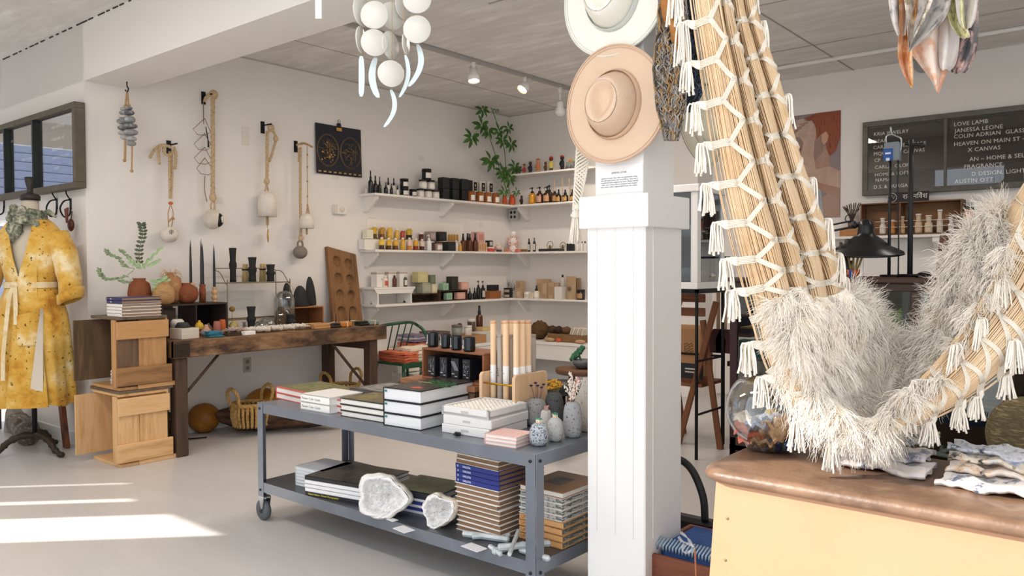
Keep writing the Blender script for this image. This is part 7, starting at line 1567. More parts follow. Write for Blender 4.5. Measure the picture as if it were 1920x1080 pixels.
solo('blue_cloth',MB().sph((0,0,.05),.06,(1,.7,.8),14,8,lambda d:1+.2*math.sin(d.x*8+d.z*5)),M('#4f5a80',.9),'crumpled blue cloth in the display case left part','cloth',tuple(inc(1648,4.6,.613)))
for k,(px,c,w_,h_,zz)in enumerate(((1600,'#6d5f4e',.12,.10,.945),(1690,'#5c4535',.09,.14,.945),(1850,'#4a4440',.14,.12,.613),(1820,'#8a8278',.12,.08,.613),(1410,'#4f4a42',.14,.12,.613),(1425,'#9a968c',.1,.2,.26),(1450,'#403028',.12,.14,.945))):
    solo('boxed_trinket',MB().bx(-w_/2,w_/2,-.05,.05,0,h_,.006),M(c,.6),['brownish trinket box high in the display case left','brown block right of the leaf reflections in the display case','dark block low in the display case right','grey block low in the display case right','olive block behind the fringe, display case left end','pale folded paper at the display case bottom left','dark brown block at the display case top left'][k],'box',tuple(inc(px,4.66,zz)))
mb=MB();A_=Vector((0,0,0))
mb.tube(spline([(-.16,0,.02),(-.05,-.02,.05),(.08,-.04,.045),(.22,-.05,.02)],6),[.018-.0006*i for i in range(19)],8)
for k,(x,d)in enumerate(((-.1,(-.06,.02,.07)),(-.02,(.10,.03,.06)),(.05,(.13,.05,.05)),(.0,(-.02,.08,.05)))):mb.tube(spline([(x,-.02,.045),(x+d[0]*.6,d[1],.045+d[2]*.5),(x+d[0],d[1],.04+d[2]*.3)],4),[.013,.012,.012,.011,.01,.009,.008,.006,.003],7)
solo('antler',mb,M('#d9d6cd',.6),'bleached branching antler lying in the display case bottom right','antler',tuple(inc(1765,4.62,.262)))
solo('antler',MB().tube(spline([(-.12,0,.015),(0,.01,.03),(.10,0,.014)],5),[.012]*6+[.01,.008,.006,.004,.002],7),M('#bcb3a4',.6),'short pale antler tip in the display case bottom left pane','antler',tuple(inc(1640,4.6,.262)))
p=aty(1925,815,3.9)
solo('woven_vessel',MB().sph((0,0,0),.15,(1,1,1.05),28,18),M('#8a7c58',.9,var=('#5f5439','#a99a72'),vs=16,stretch=(1,1,7),bump=1,bs=60),'round tan woven basket at the right picture edge','basket',tuple(p));solo('stand_block',MB().bx(-.13,.13,-.13,.13,0,p.z-.145,.004),DW,'dark block carrying the round woven basket','stand',(p.x,p.y,0))

ct=gt+.001
def onc(px,y):return row(px,ct,Y=y)
t=thing('desk_lamp','black articulated desk lamp with conical shade over the display case','lamp',tuple(onc(1470,4.62)));o0=Vector(t.location)
def c3(px,py,y=4.62):return aty(px,py,y)-o0
obj('base',MB().cyl((0,0,0),(0,0,.03),.08,seg=24),BLACK,t);obj('lower_arm',MB().cyl((0,0,.02),c3(1485,448),.008),BLACK,t)
obj('upper_arm',MB().cyl(c3(1485,448),c3(1601,425),.006).cyl(c3(1488,436),c3(1598,414),.005),BLACK,t);obj('knuckle',MB().sph(c3(1603,422),.018).tube([c3(1592+7*math.cos(a_),410+7*math.sin(a_))for a_ in[k*.52 for k in range(12)]],.003,5,True),BLACK,t)
hd=c3(1612,437);d=(c3(1607,470,4.5)-c3(1622,418)).normalized();d=Vector((-.05,.12,-1)).normalized();q=d.to_track_quat('Z','Y').to_matrix()
c0=c3(1624,416);sh=MB().lathe([(.0,-.02),(.028,-.015),(.046,.02),(.05,.06),(.055,.085),(.075,.095),(.15,.155),(.225,.19),(.232,.205),(.222,.2),(.14,.165),(.06,.11),(0,.10)],(0,0,0),36,q)
sh.v=[tuple(Vector(v)*.86+c0)for v in sh.v];obj('lamp_shade',sh,M('#131315',.3),t);obj('shade_joint',MB().cyl(c3(1603,422),c0,.010),BLACK,t)
t=thing('tall_stand','tall thin black pole standing on the display case','stand',tuple(onc(1706,4.7)));hp=aty(1706,262,4.7).z-ct
obj('pole',MB().cyl((0,0,0),(0,0,hp),.014),BLACK,t);obj('base',MB().cyl((0,0,0),(0,0,.015),.07,seg=20),BLACK,t);obj('crosspiece',MB().cyl((-.03,0,hp-.02),(.06,0,hp-.035),.01).sph((.055,0,hp-.035),.016),BLACK,t)
t=thing('clip_stand','thin black rod with a blue and grey meter box hooked at its top','stand',tuple(onc(1667,4.66)));o0=Vector(t.location)
def c4(px,py,y=4.66):return aty(px,py,y)-o0
obj('rod',MB().cyl((0,0,0),c4(1669,300),.008),BLACK,t);obj('base',MB().cyl((0,0,0),(0,0,.012),.05,seg=18),BLACK,t)
a,b=c4(1660,303),c4(1688,266);obj('meter_box',MB().bx(a.x,b.x,-.03,.03,a.z,b.z,.004),M('#7d858c',.4),t);obj('blue_face',MB().bx(a.x-.002,a.x+.045,-.034,-.028,a.z,b.z-.035,.002),M('#1f4f9c',.4),t)
obj('face_print',MB().bx(a.x+.008,a.x+.036,-.0355,-.034,b.z-.065,b.z-.055).bx(a.x+.012,a.x+.03,-.0355,-.034,b.z-.1,b.z-.085),M('#dfe6ee',.5),t)
obj('wire_hook',MB().tube(spline([c4(1662,268),c4(1662,256),c4(1672,252),c4(1680,255),c4(1690,262),c4(1688,285)],4),.004,6).tube([c4(1672,252),c4(1670,238)],.004,6),M('#b9bcbd',.3,.9),t)
obj('cable',MB().tube(spline([c4(1684,300),c4(1683,380),c4(1685,450),c4(1684,521)],5),.004,5),BLACK,t)
solo('wooden_cone',MB().lathe([(.055,0),(.035,.22),(0,.222)],(0,0,0),14),wood('#4d3222','#64432e','#38241a','Z'),'dark tapered wooden piece on the case, behind the fleece','wood piece',tuple(onc(1775,4.72)),0)
solo('dark_dome',MB().sph((0,0,0),.045,(1,1,.75),20,10),BLACK,'small black half-dome object on the display case top','dome',tuple(onc(1733,4.7)+Vector((0,0,-.004))))
t=thing('tool_caddy','jar full of brushes and tools on the display case, by the hammock','tool jar',tuple(onc(1578,4.6)));obj('jar',MB().lathe([(.05,0),(.055,.09),(.05,.09),(.045,.02),(0,.02)],(0,0,0),18),M('#6d7176',.3,.5),t)
mb=MB()
for k in range(9):a_=k*.7;mb.cyl((.02*math.cos(a_),.02*math.sin(a_),.03),(.055*math.cos(a_),.05*math.sin(a_),.17+.02*(k%3)),.006,.009)
obj('tool_handles',mb,M('#3a3430',.5),t)
t=thing('tool_caddy','orange and blue cup of brushes right of the tool jar','tool jar',tuple(onc(1600,4.55)));obj('cup',MB().lathe([(.03,0),(.034,.04),(.03,.04),(0,.01)],(0,0,0),18),M('#d9672f',.5),t);obj('blue_stripe',MB().bx(-.012,.006,-.036,-.030,.0,.038),M('#2f4a9c',.5),t)
mb=MB()
for k in range(4):mb.cyl((.008*k-.01,0,.02),(.03*k-.03,0,.12+.01*k),.006);mb.sph((.03*k-.03,0,.125+.01*k),.014,(1,.8,1))
obj('brushes',mb,M('#8f7a4a',.7),t)
t=thing('ceiling_fixture','grey round fixture on the wall top behind the hanging silks','light fixture',tuple(aty(1731,120,YR-.05)));obj('globe',MB().sph((0,0,0),.075,(1,.6,1),18,12),M('#9fa2a1',.3),t);obj('wall_plate',MB().cyl((0,.05,0),(0,.02,0),.05),M('#b9b9b7',.5),t)
# ---- white glass cabinet on iron stand, chair, tools
kx,ky=-2.42,4.86;zb=1.3-(552-508)/F*5.3;zt_=zb+.70
t=thing('glass_cabinet','small white wooden cabinet with glass panes, right of the pillar','cabinet',(kx-.32,ky+.21,zb));X0,X1,Y0,Y1=-.32,.32,-.21,.21;hh=zt_-zb
obj('top',MB().bx(X0-.015,X1+.015,Y0-.015,Y1+.015,hh-.05,hh,.004),PAINT,t);obj('bottom',MB().bx(X0,X1,Y0,Y1,0,.045,.003),PAINT,t)
for x in(X0,X1-.05):
    for y in(Y0,Y1-.05):obj('corner_post',MB().bx(x,x+.05,y,y+.05,.045,hh-.05,.003),PAINT,t)
obj('glass_pane',MB().bx(X0+.05,X1-.05,Y0+.01,Y0+.014,.045,hh-.05),glass('#cfdce6'),t);obj('glass_pane',MB().bx(X1-.014,X1-.01,Y0+.05,Y1-.05,.045,hh-.05),glass('#cfd6da'),t);obj('back_panel',MB().bx(X0+.05,X1-.05,Y1-.02,Y1-.01,.045,hh-.05),M('#4b535e',.5,var=('#6b7480',),vs=3),t)
obj('shelf',MB().bx(X0+.05,X1-.05,Y0+.03,Y1-.03,.34,.346),glass('#dfe8e8'),t)
for x,y,z,r_,lab in((kx-.10,ky+.12,.347,.07,'pale crystal cluster on the upper level of the glass cabinet'),(kx-.15,ky+.14,.05,.075,'rough pale shell piece low in the glass cabinet'),(kx-.07,ky+.25,.05,.06,'small white rock low in the glass cabinet right side')):solo('coral_piece',MB().sph((0,0,r_*.6),r_,(1.2,.8,.62),20,12,lambda d:1+.2*math.sin(d.x*14)*math.sin(d.z*11+1)),M('#d6c8ba',.7,bump=.8,bs=60),lab,'coral',(x,y,zb+z))
t=thing('iron_stand','thin black iron stand carrying the white glass cabinet','stand',(kx-.32,ky+.21,0));obj('top_frame',MB().bx(X0,X1,Y0,Y0+.02,zb-.03,zb-.001).bx(X0,X1,Y1-.02,Y1,zb-.03,zb-.001).bx(X0,X0+.02,Y0,Y1,zb-.03,zb-.001).bx(X1-.02,X1,Y0,Y1,zb-.03,zb-.001),IRON,t)
for x in(X0+.01,X1-.01):
    for y in(Y0+.01,Y1-.01):obj('leg',MB().cyl((x,y,0),(x,y,zb-.02),.011),IRON,t)
obj('crossbar',MB().cyl((X1-.01,Y0,.66),(X1-.01,Y1,.66),.008).cyl((X0,Y1-.01,.66),(X1,Y1-.01,.66),.008).cyl((X1-.01,Y0,.3),(X1-.01,Y1,.3),.008),IRON,t)
FW=wood('#6a3f26','#804f31','#4f2e1b','Z',5);FWX=wood('#6a3f26','#804f31','#4f2e1b','X',5)
t=thing('wooden_folding_chair','brown wooden folding chair half hidden behind the pillar','chair',(-2.66,5.35,0));o0=Vector(t.location)
def c5(px,py,y):return aty(px,py,y)-o0
for dy in(5.22,5.55):
    a,b=c5(1343,566,dy),c5(1272,842,dy);a2,b2=c5(1318,600,dy+.03),c5(1350,862,dy+.03)
    if dy>5.3:a+=Vector((-.3,0,0));b+=Vector((-.3,0,0));a2+=Vector((-.3,0,0));b2+=Vector((-.3,0,0))
    b.z=max(b.z,0);b2.z=0
    for(u,v)in((a,b),(a2,b2)):
        v.z=.0;q=(v-u).to_track_quat('Z','Y').to_euler();obj('leg',MB().box((u+v)/2,(.022,.042,(v-u).length),q,.003),FW,t)
for z_,y_ in((1.07,0),(.97,0),(.47,.1)):obj('slat',MB().bx(-.40,.13,y_-.16,y_-.14,z_-.03,z_+.03,.004),FWX,t)
obj('seat',MB().bx(-.36,.10,-.14,.22,.43,.455,.004),FWX,t)
t=thing('paper_sack','large kraft paper sack with dark printed band on the folding chair','sack',(-2.76,5.38,.458));obj('sack_body',MB().bx(-.17,.17,-.09,.09,0,.40,.02),M('#b5875c',.8,bump=.6,bs=9),t);obj('dark_band',MB().bx(-.171,.171,-.0915,-.088,.02,.13),M('#2b2c33',.7),t);obj('band_print',MB().bx(.03,.14,-.093,-.0915,.085,.095).bx(.03,.13,-.093,-.0915,.062,.072),M('#dfd6c6',.6),t)
mb=MB()
for k in range(5):mb.tube([(.02+q*.012,-.0925,.2+k*.018+.008*math.sin(q*2.1+k))for q in range(7)],.002,4)
obj('script_print',mb,M('#4a3523',.7),t)
for k,px in enumerate((1347,1360)):
    p=aty(px,505,5.35);t=thing('hand_brush',['left dark red dustpan brush hanging by a pale handle','right dark red dustpan brush hanging by a pale handle'][k],'brush',(p.x,p.y+.0,p.z-.50),0,'hanging brushes');obj('handle',MB().cyl((0,0,.05),(0,0,.52),.013),wood('#c4a07c','#d3b291','#b08a66','Z'),t)
    obj('brush_head',MB().prism([(-.06,-.10),(.06,-.10),(.065,.0),(.03,.07),(-.03,.07),(-.065,.0)],-.02,.02),M('#4a2226',.6),t)
solo('iron_rail',MB().cyl((-2.5,5.42,1.36),(-1.9,5.42,1.36),.008).cyl((-1.92,5.42,0),(-1.92,5.42,1.36),.009).cyl((-2.49,5.42,0),(-2.49,5.42,1.36),.009),IRON,'thin iron rack from which the two brushes hang','rack')
for x0,x1,z0,z1,c,lab in((-2.42,-2.22,.60,.76,'#2f6a66','teal box low behind the iron stand'),(-2.45,-2.0,.04,.56,'#2a2423','large dark box on the floor behind the iron stand'),(-2.47,-2.33,.78,1.1,'#1f2638','dark navy panel behind the pale brush handles')):
    solo('storage_box' if c[1]!='1' else 'navy_panel',MB().bx(x0,x1,5.52,5.8 if z0<.5 else 5.6,z0,z1,.004),M(c,.6),lab,'box',(0,0,0))
solo('box_shelf',MB().bx(-2.5,-2.1,5.5,5.75,.562,.598),DW,'dark shelf board under the teal box','board')
# ---- low right: wooden box with blue cloth, bag handle, incense
bx0,bx1=-1.62,-1.02
t=thing('wooden_box','reddish-brown wooden box holding blue textiles, between pillar and cabinet','box',(-1.2,2.75,0));RW=wood('#5f3320','#7a4630','#472416','X',4)
zt_=.245;obj('front_board',MB().bx(-.30,.3,-.2,-.18,0,zt_,.003),RW,t);obj('back_board',MB().bx(-.3,.3,.18,.2,0,zt_,.003),RW,t)
for sx in(-1,1):obj('side_board',MB().bx(sx*.3,sx*.28,-.18,.18,0,zt_,.003),RW,t)
obj('bottom_board',MB().bx(-.28,.28,-.18,.18,0,.015),RW,t)
t=thing('blue_textile','folded indigo cloth with pale stitched edge in the wooden box','textile',(-1.2,2.73,.02))
obj('cloth_body',MB().bx(-.26,.26,-.14,.15,0,.26,.04),M('#1e3a6b',.9,var=('#2a4c86',),vs=9,bump=.5,bs=30),t);mb=MB()
for k in range(40):mb.tube([(-.26+.013*k,-.145,.235),(-.255+.013*k,-.155,.255),(-.25+.013*k,-.12,.275)],.004,5)
obj('stitched_edge',mb,M('#8fa3b3',.8),t)
solo('bag_handle',MB().tube(spline([(-.14,0,0),(-.15,0,.1),(-.09,0,.2),(0,0,.235),(.07,0,.2),(.12,0,.1),(.13,0,0)],6),.016,8),BLACK,'black arched leather handle standing up behind the blue cloth','handle',tuple(row(1268,.26,Y=2.98)))
solo('black_bag',MB().bx(-.18,.18,-.035,.035,0,.26,.02),BLACK,'black bag below the arched handle behind the wooden box','bag',tuple(row(1268,0,Y=3.0)))
p=aty(1311,1080,2.42);b=aty(1303,1029,2.42);s0=Vector((p.x,p.y,0));
t=thing('incense_holder','thin burning incense stick standing before the wooden box','incense',tuple(s0));obj('stick',MB().cyl((0,0,.02),b-s0,.003),M('#b5714a',.7),t);obj('base',MB().cyl((0,0,0),(0,0,.03),.035,seg=20),M('#3a2a22',.6),t);obj('ash_tip',MB().sph(b-s0,.0045),M('#8f8a86',.8),t)
SMK=bpy.data.materials.new('smoke');SMK.use_nodes=True;nt=SMK.node_tree;nt.nodes.clear();o_=nt.nodes.new('ShaderNodeOutputMaterial');tr=nt.nodes.new('ShaderNodeBsdfTransparent');df=nt.nodes.new('ShaderNodeBsdfTranslucent');d2=nt.nodes.new('ShaderNodeBsdfDiffuse');ad=nt.nodes.new('ShaderNodeAddShader');mx=nt.nodes.new('ShaderNodeMixShader');lw=nt.nodes.new('ShaderNodeLayerWeight');mr=nt.nodes.new('ShaderNodeMapRange')
mr.inputs['To Min'].default_value=.28;mr.inputs['To Max'].default_value=.0;nt.links.new(lw.outputs['Facing'],mr.inputs[0]);nt.links.new(mr.outputs[0],mx.inputs[0]);nt.links.new(tr.outputs[0],mx.inputs[1]);nt.links.new(d2.outputs[0],mx.inputs[2]);nt.links.new(mx.outputs[0],o_.inputs[0])
mb=MB()
for q,pts in enumerate(([(1303,1028),(1296,1022),(1286,1018),(1278,1014),(1272,1006)],[(1303,1028),(1294,1034),(1284,1036),(1279,1028),(1284,1022)],[(1300,1026),(1294,1016),(1290,1010),(1284,1004),(1276,998)])):
    sp=spline([aty(x,y,2.41-.02*q)for x,y in pts],6);mb.tube([v-b for v in sp],[.002+.004*abs(math.sin(i*.23))for i in range(len(sp))],8)
o=solo('smoke_wisp',mb,SMK,'thin curling wisp of smoke rising from the incense tip','smoke',tuple(b));o['kind']='stuff'
# ================================================================ foreground: hats, card, straps on the pillar
def hat(name,lab,c,rb,col,rot,band,bandc,pin=True):
    t=thing(name,lab,'hat',tuple(c),0,None,rot);mt=M(col,.75,bump=.35,bs=260,var=(col,)if False else None)
    def crown(r_,a_):

        if r_<=1:
            h_=.105*(1-max(0,(r_-.62)/.38)**2.6)if r_>.62 else .105
            x,z=r_*.104*math.cos(a_),r_*.122*math.sin(a_)
            if r_>.62:k=.86+.14*((r_-.62)/.38);x*=k;z*=k
            if pin:
                dz=z+.012;wd=.040*(1-max(-1,min(1,(-dz)/.075)))*.62+.006;d=math.hypot(x/max(wd,.012),(dz-.012)/.062)
                h_-=.030*math.exp(-max(0,d-.35)**2*2.6)if r_<.9 else 0
                e=abs(math.hypot(x/.052,(z-.006)/.075)-1);h_+=.010*math.exp(-(e*4)**2)
            return Vector((x,-h_,z))
        q=r_-1;rr=.104+(rb-.104)*q;rz_=.122+(rb*1.03-.122)*q
        return Vector((rr*math.cos(a_),-.004-.022*q*q*(math.cos(2*a_)*-.6+.5)-.012*(1-q)**4,rz_*math.sin(a_)))
    n=96;rs=[.0]+[i/26 for i in range(1,27)]+[1+i/16 for i in range(1,17)]
    P=[[crown(r_,2*math.pi*k/n)for k in range(n)]for r_ in rs]
    mb=MB();mb.grid([r_[::-1]for r_ in P],True);mb.grid([[v+Vector((0,.0025,0))for v in r_]for r_ in P],True)
    obj('crown_and_brim',mb,mt,t)
    mb=MB()
    for r0 in(rb-.004,rb-.014):mb.tube([crown(1+(r0-.104)/(rb-.104),2*math.pi*k/n)+Vector((0,-.0015,0))for k in range(n)],.0016 if r0<rb-.01 else .0028,5,True)
    obj('brim_edge',mb,M(bandc,.7),t)
    mb=MB();mb.grid([[Vector((.104*1.012*math.cos(a_)*k_,y,.122*1.012*math.sin(a_)*k_))for a_ in[2*math.pi*k/n for k in range(n)]][::-1]for y,k_ in((-.006,1.0),(-.02,.995),(-.036,.975))],True);obj('hat_band',mb,M(band,.6),t)
    return t
yh=py0-.005
c=aty(1154,197,yh);hat('straw_hat','tan woven wide-brim hat with teardrop crown hung on the pillar',c,.208,'#dcc0a6',(R(2),R(14),R(4)),'#e6ccb2','#cfb096')
c=aty(1151,-6,yh);hat('straw_hat','white wide-brim hat above the tan one, cut by the top edge',c,.212,'#efece0',(R(2),R(5),R(4)),'#d5d9d6','#dedcd2')
c=atx(1279,205,px1+.0);hat('straw_hat','cream hat seen edge-on behind the dark net scarves',(c.x+.0,c.y+.16,c.z),.20,'#d9d2bd',(0,0,R(90)),'#cfc8b4','#cbc3ad',False)
p=aty(1163,337,py0+.02);t=thing('notice_card','printed text card on the pillar below the tan hat','card',(p.x,py0+.0215,p.z));obj('sheet',MB().bx(-.105,.095,-.0015,0,-.048,.055),M('#f2f2f1',.6),t)
TX=M('#8b8d90',.6);text('JANESSA LEONE',.009,TX,t,(-.005,-.002,.024),align='CENTER')
text("Janessa Leone's fine hats are handmade using\nonly the best straw and wool fibres. Each hat is\nconsidered and sculpted by hand. Please handle\nwith care, every brim is steamed and shaped\nand comes with a signed label from the maker.",.0085,TX,t,(-.005,-.002,.006),align='CENTER',ls=.95)
COT=M('#e8e0d2',.9,bump=.3,bs=200)
def strands(mb,n,top,bot,w0,w1,r_=.0018,wave=.3,seed=0,dep=.012):
    top,bot=Vector(top),Vector(bot)
    for k in range(n):
        a_=-1+2*(k+.5)/n+random.uniform(-.1,.1);y=random.uniform(-1,1)*dep
        p0=top+Rr*(a_*w0)+Ff*y*.5;p1=bot+Rr*(a_*w1)+Ff*y+Vector((0,0,random.uniform(-.006,.006)))
        mb.tube([p0,p0.lerp(p1,.3)+Rr*random.uniform(-wave,wave)*w1*.3,p0.lerp(p1,.65)+Rr*random.uniform(-wave,wave)*w1*.3,p1],[r_,r_,r_,r_*1.15],5)
D0=3.08
t=thing('macrame_strap','knotted cream macrame hanging with long tassel on the pillar\'s left side','macrame',tuple(atd(1082,400,D0)));o0=Vector(t.location);mb=MB()
for k in range(7):
    sg=(-1)**k;pts=[]
    for i in range(22):
        u=i/21;cx=1097-17*u;wx=13*(1-.6*u);pts.append(atd(cx+wx*math.sin(i*.8+k*.9)*1.15,262+133*u,D0+.008*math.cos(i*.95+k*.9))-o0)
    mb.tube(spline(pts,3),.0042,5)
obj('net',mb,COT,t);obj('knot',MB().sph(atd(1080,402,D0)-o0,.018,(1,1,1.1)).sph(atd(1083,388,D0)-o0,.015).tube([atd(1080+8*math.cos(a_),404+2*math.sin(a_),D0-.012*math.sin(a_))-o0 for a_ in[k*.52 for k in range(12)]],.006,6,True),COT,t)
mb=MB();strands(mb,44,atd(1080,405,D0)-o0,atd(1078,455,D0)-o0,.012,.024,.003,dep=.016);obj('tassel',mb,COT,t)
def netscarf(lab,left,right,cols,n,D_,group=None):
    m_=len(left)-1;t=thing('net_scarf',lab,'scarf',tuple(atd((left[0][0]+right[0][0])/2,100,D_)));o0=Vector(t.location)
    for ci,c_ in enumerate(cols):
        mb=MB()
        for k in range(n//len(cols)):
            v0=random.random();ph=random.uniform(0,6.28);pts=[];N_=36;st=random.uniform(0,.25)
            for i in range(N_):
                u=st+(1-st)*i/(N_-1);q=u*m_;j=min(int(q),m_-1);f_=q-j;lx=left[j][0]+(left[j+1][0]-left[j][0])*f_;rx_=right[j][0]+(right[j+1][0]-right[j][0])*f_;y=left[j][1]+(left[j+1][1]-left[j][1])*f_
                v=v0+.13*math.sin(u*(21+9*math.sin(ph))+ph)+.06*math.sin(u*67+ph*2);v=max(-.03,min(1.03,v));pts.append(atd(lx+(rx_-lx)*v,y+random.uniform(-2,2),D_+.03*math.sin(v*7+k)*1+random.uniform(-.006,.006))-o0)
            mb.tube(spline(pts,2),random.choice((.0022,.003,.0017)),4)
        o=obj('yarn',mb,M(c_,.95),t)
    return t
netscarf('grey and tan open-net scarf hanging on the pillar right of the hats',[(1240,-40),(1232,60),(1226,130),(1232,200),(1246,262)],[(1282,-40),(1290,60),(1288,130),(1284,200),(1272,262)],['#8f8a86','#a9a39d','#5d5854','#a88558'],250,2.78)
netscarf('black and slate crinkled net scarf behind the grey one',[(1266,-40),(1264,60),(1262,120),(1264,170),(1280,208)],[(1302,-40),(1300,60),(1312,120),(1316,170),(1300,208)],['#26272b','#34363c','#1d1d20','#5f636b','#3a4763'],260,2.86)
solo('cork_handle',MB().tube(spline([atd(1246,-30,2.74),atd(1252,30,2.74),atd(1262,50,2.74),atd(1272,120,2.76)],4),[.02]*6+[.014]*4+[.006,.005,.003],8),M('#b5793f',.8,var=('#8f5c2c',),vs=30),'orange-brown bark strip hanging between the two net scarves','bark')
# ================================================================ wind chime of porcelain discs
POR=M('#c6c3bb',.35,sss=.1);BLU=M('#bfc9c9',.35);D_=2.55;PX=D_/F
t=thing('disc_chime','hanging chime of white porcelain discs and curved slips, top centre','wind chime',tuple(atd(735,40,D_)));o0=Vector(t.location)
FWD=Vector((Ff.x,Ff.y,0)).normalized()
def disc(x,y,rx,ry,dd=0):
    c_=atd(x,y,D_+dd)-o0;ang=math.acos(max(.15,min(1,rx/ry)));q=Matrix.Rotation(math.atan2(-FWD.x,FWD.y)+ang,3,'Z');r_=ry*PX
    mb=MB();mb.lathe([(0,-.002),(r_*.97,-.002),(r_,0),(r_*.97,.002),(0,.002)],(0,0,0),40,Matrix.Rotation(R(90),3,'X'));mb.v=[tuple(q@Vector(v)+c_)for v in mb.v];obj('disc',mb,POR,t)
def slip(x,y0,y1,w_,bend,dd=0,lean=0):
    P=[]
    for i in range(13):
        u=i/12;ww=w_*(.75+.25*math.sin(u*3))if i not in(0,12)else w_*.45;cx=x+bend*math.sin(u*math.pi*.95)+lean*u*u;c_=atd(cx,y0+(y1-y0)*u,D_+dd)-o0;P.append([c_-Rr*ww*PX/2,c_,c_+Rr*ww*PX/2])
    obj('curved_slip',MB().slab(P,FWD*.005),BLU,t)
for a in((680,22,13,29),(702,28,26,26,-.04),(735,30,22,26,.03),(757,12,13,26,.05),(782,-2,27,27,-.03),(702,80,24,25,-.04),(732,85,12,26),(733,138,24,25,-.02),(782,55,26,26,-.03),(677,75,5,25),(761,82,4,20)):disc(*a)
slip(677,105,181,11,1);slip(704,108,183,13,-8,0,6);slip(760,103,182,8,8,0,-12);slip(783,83,162,11,10,0,-18);slip(733,168,238,9,10,0,-14)
mb=MB()
for x,y0,y1 in((680,-60,105),(702,-60,108),(735,-60,168),(758,-60,103),(782,-60,84)):mb.tube([atd(x,y0,D_+.004)-o0,atd(x,y1,D_+.004)-o0],.0012,4)
mb.tube([atd(731,-60,D_)-o0,Vector((atd(731,-60,D_).x-o0.x,atd(731,-60,D_).y-o0.y,3.03-o0.z))],.002,4)
obj('cord',mb,TWINE,t)
c_=atd(731,-60,D_)-o0;obj('top_hoop',MB().tube([c_+Vector((.095*math.cos(a_),.05*math.sin(a_),0))for a_ in[k*.26 for k in range(24)]],.005,6,True),M('#a98c63',.7),t)
p=atd(597,15,2.3);t=thing('price_tag','small white paper tag hanging at the top edge left of the chime','tag',tuple(p));obj('tag_card',MB().box((0,0,0),(.018,.001,.06),(0,0,YAW)),PAPER,t);obj('string',MB().tube([(0,0,.028),(0,0,3.03-p.z)],.001,4),TWINE,t)
# ================================================================ hanging dyed silks
def silk(lab,pts,cols,vs,D_,seed,vt=.6):
    """pts: (px, py, halfwidth)"""
    random.seed(seed);t=None;o0=atd(pts[0][0],pts[0][1],D_);sp=spline([Vector(p_)for p_ in pts],8);P=[];ph=random.uniform(0,6)
    for i,q in enumerate(sp):
        w_=max(.8,q.z*1.5);r_=[]
        for j in range(15):
            v=-1+2*j/14;dp=.022*math.sin(v*3.2+ph+i*.06)*min(1,w_/10)+.003*math.sin(v*9+ph*2+i*.1);r_.append(atd(q.x+w_*v,q.y+1.5*math.sin(v*4+ph),D_+dp)-o0)
        P.append(r_)
    mb=MB().slab(P,-FWD*.0015);solo('silk_scarf',mb,M(cols[0],.45,var=tuple(cols[1:]),vs=vs,vt=vt*.62,bump=.15,bs=30,sheen=.3),lab,'scarf',tuple(o0))
silk('orange and gold dyed silk ending in a thin left tip',[(1700,-60,16),(1702,10,11),(1700,60,10),(1697,105,9),(1703,140,6),(1710,164,1)],['#c97a1e','#d98f2e','#f0cba0','#e39a4a'],22,1.93,1)
silk('grey ink-marked silk at the left of the cluster',[(1684,-60,14),(1684,0,12),(1686,40,9),(1690,66,5)],['#3a3a42','#bdb6b2','#cfc7c2','#a49c9a'],34,1.92,2,.8)
silk('cream dotted silk with a long inner fold',[(1724,-60,26),(1722,0,18),(1716,40,11),(1708,75,4),(1706,96,1)],['#e6d5c2','#efe2d2','#8f7a5a','#ecdfd3'],40,1.89,3,1.0)
silk('slate grey silk with black ink splashes and a twisted tip',[(1758,-60,26),(1754,0,20),(1745,35,18),(1728,65,11),(1710,90,3),(1705,97,1)],['#2b2f3a','#9b948e','#b3aca5','#8f8a86'],26,1.87,4,.8)
silk('pale peach silk with the longest pointed tip',[(1740,-60,24),(1742,40,24),(1742,90,25),(1752,125,17),(1757,150,8),(1758,174,1)],['#e2d3c4','#e9d6c6','#e0a580','#eadbd0'],16,1.95,5,.8)
silk('pale grey silk fold right of the peach tip',[(1778,-60,15),(1778,40,14),(1778,90,13),(1776,120,10),(1774,131,5)],['#cfc8c4','#d9d1cb','#c9b9b0'],20,1.93,6)
silk('yellow silk with black speckles ending in a square corner',[(1788,-60,12),(1790,0,11),(1794,40,10),(1806,66,8),(1808,72,5)],['#2e2b24','#c9c078','#e2dfae','#e9e4b6'],50,1.88,7,.8)
silk('smooth grey looped silk at the cluster\'s upper right',[(1812,-60,17),(1812,0,14),(1812,35,11),(1812,54,5)],['#b9b2ac','#cfc7bf','#a59d97'],12,1.86,8)
silk('black and dusty pink silk with rounded lower end',[(1808,-60,18),(1808,50,17),(1806,90,17),(1800,120,14),(1796,137,8)],['#1e1c22','#2a2830','#c49a92','#262329'],18,1.94,9,.8)
p=atd(1755,-62,1.92);solo('silk_hanger',MB().cyl(-Rr*.13,Rr*.13,.008).cyl((0,0,0),(0,0,3.03-p.z),.004),IRON,'iron rod hanging from the ceiling that carries the dyed silks','hanger',tuple(p))
random.seed(11)
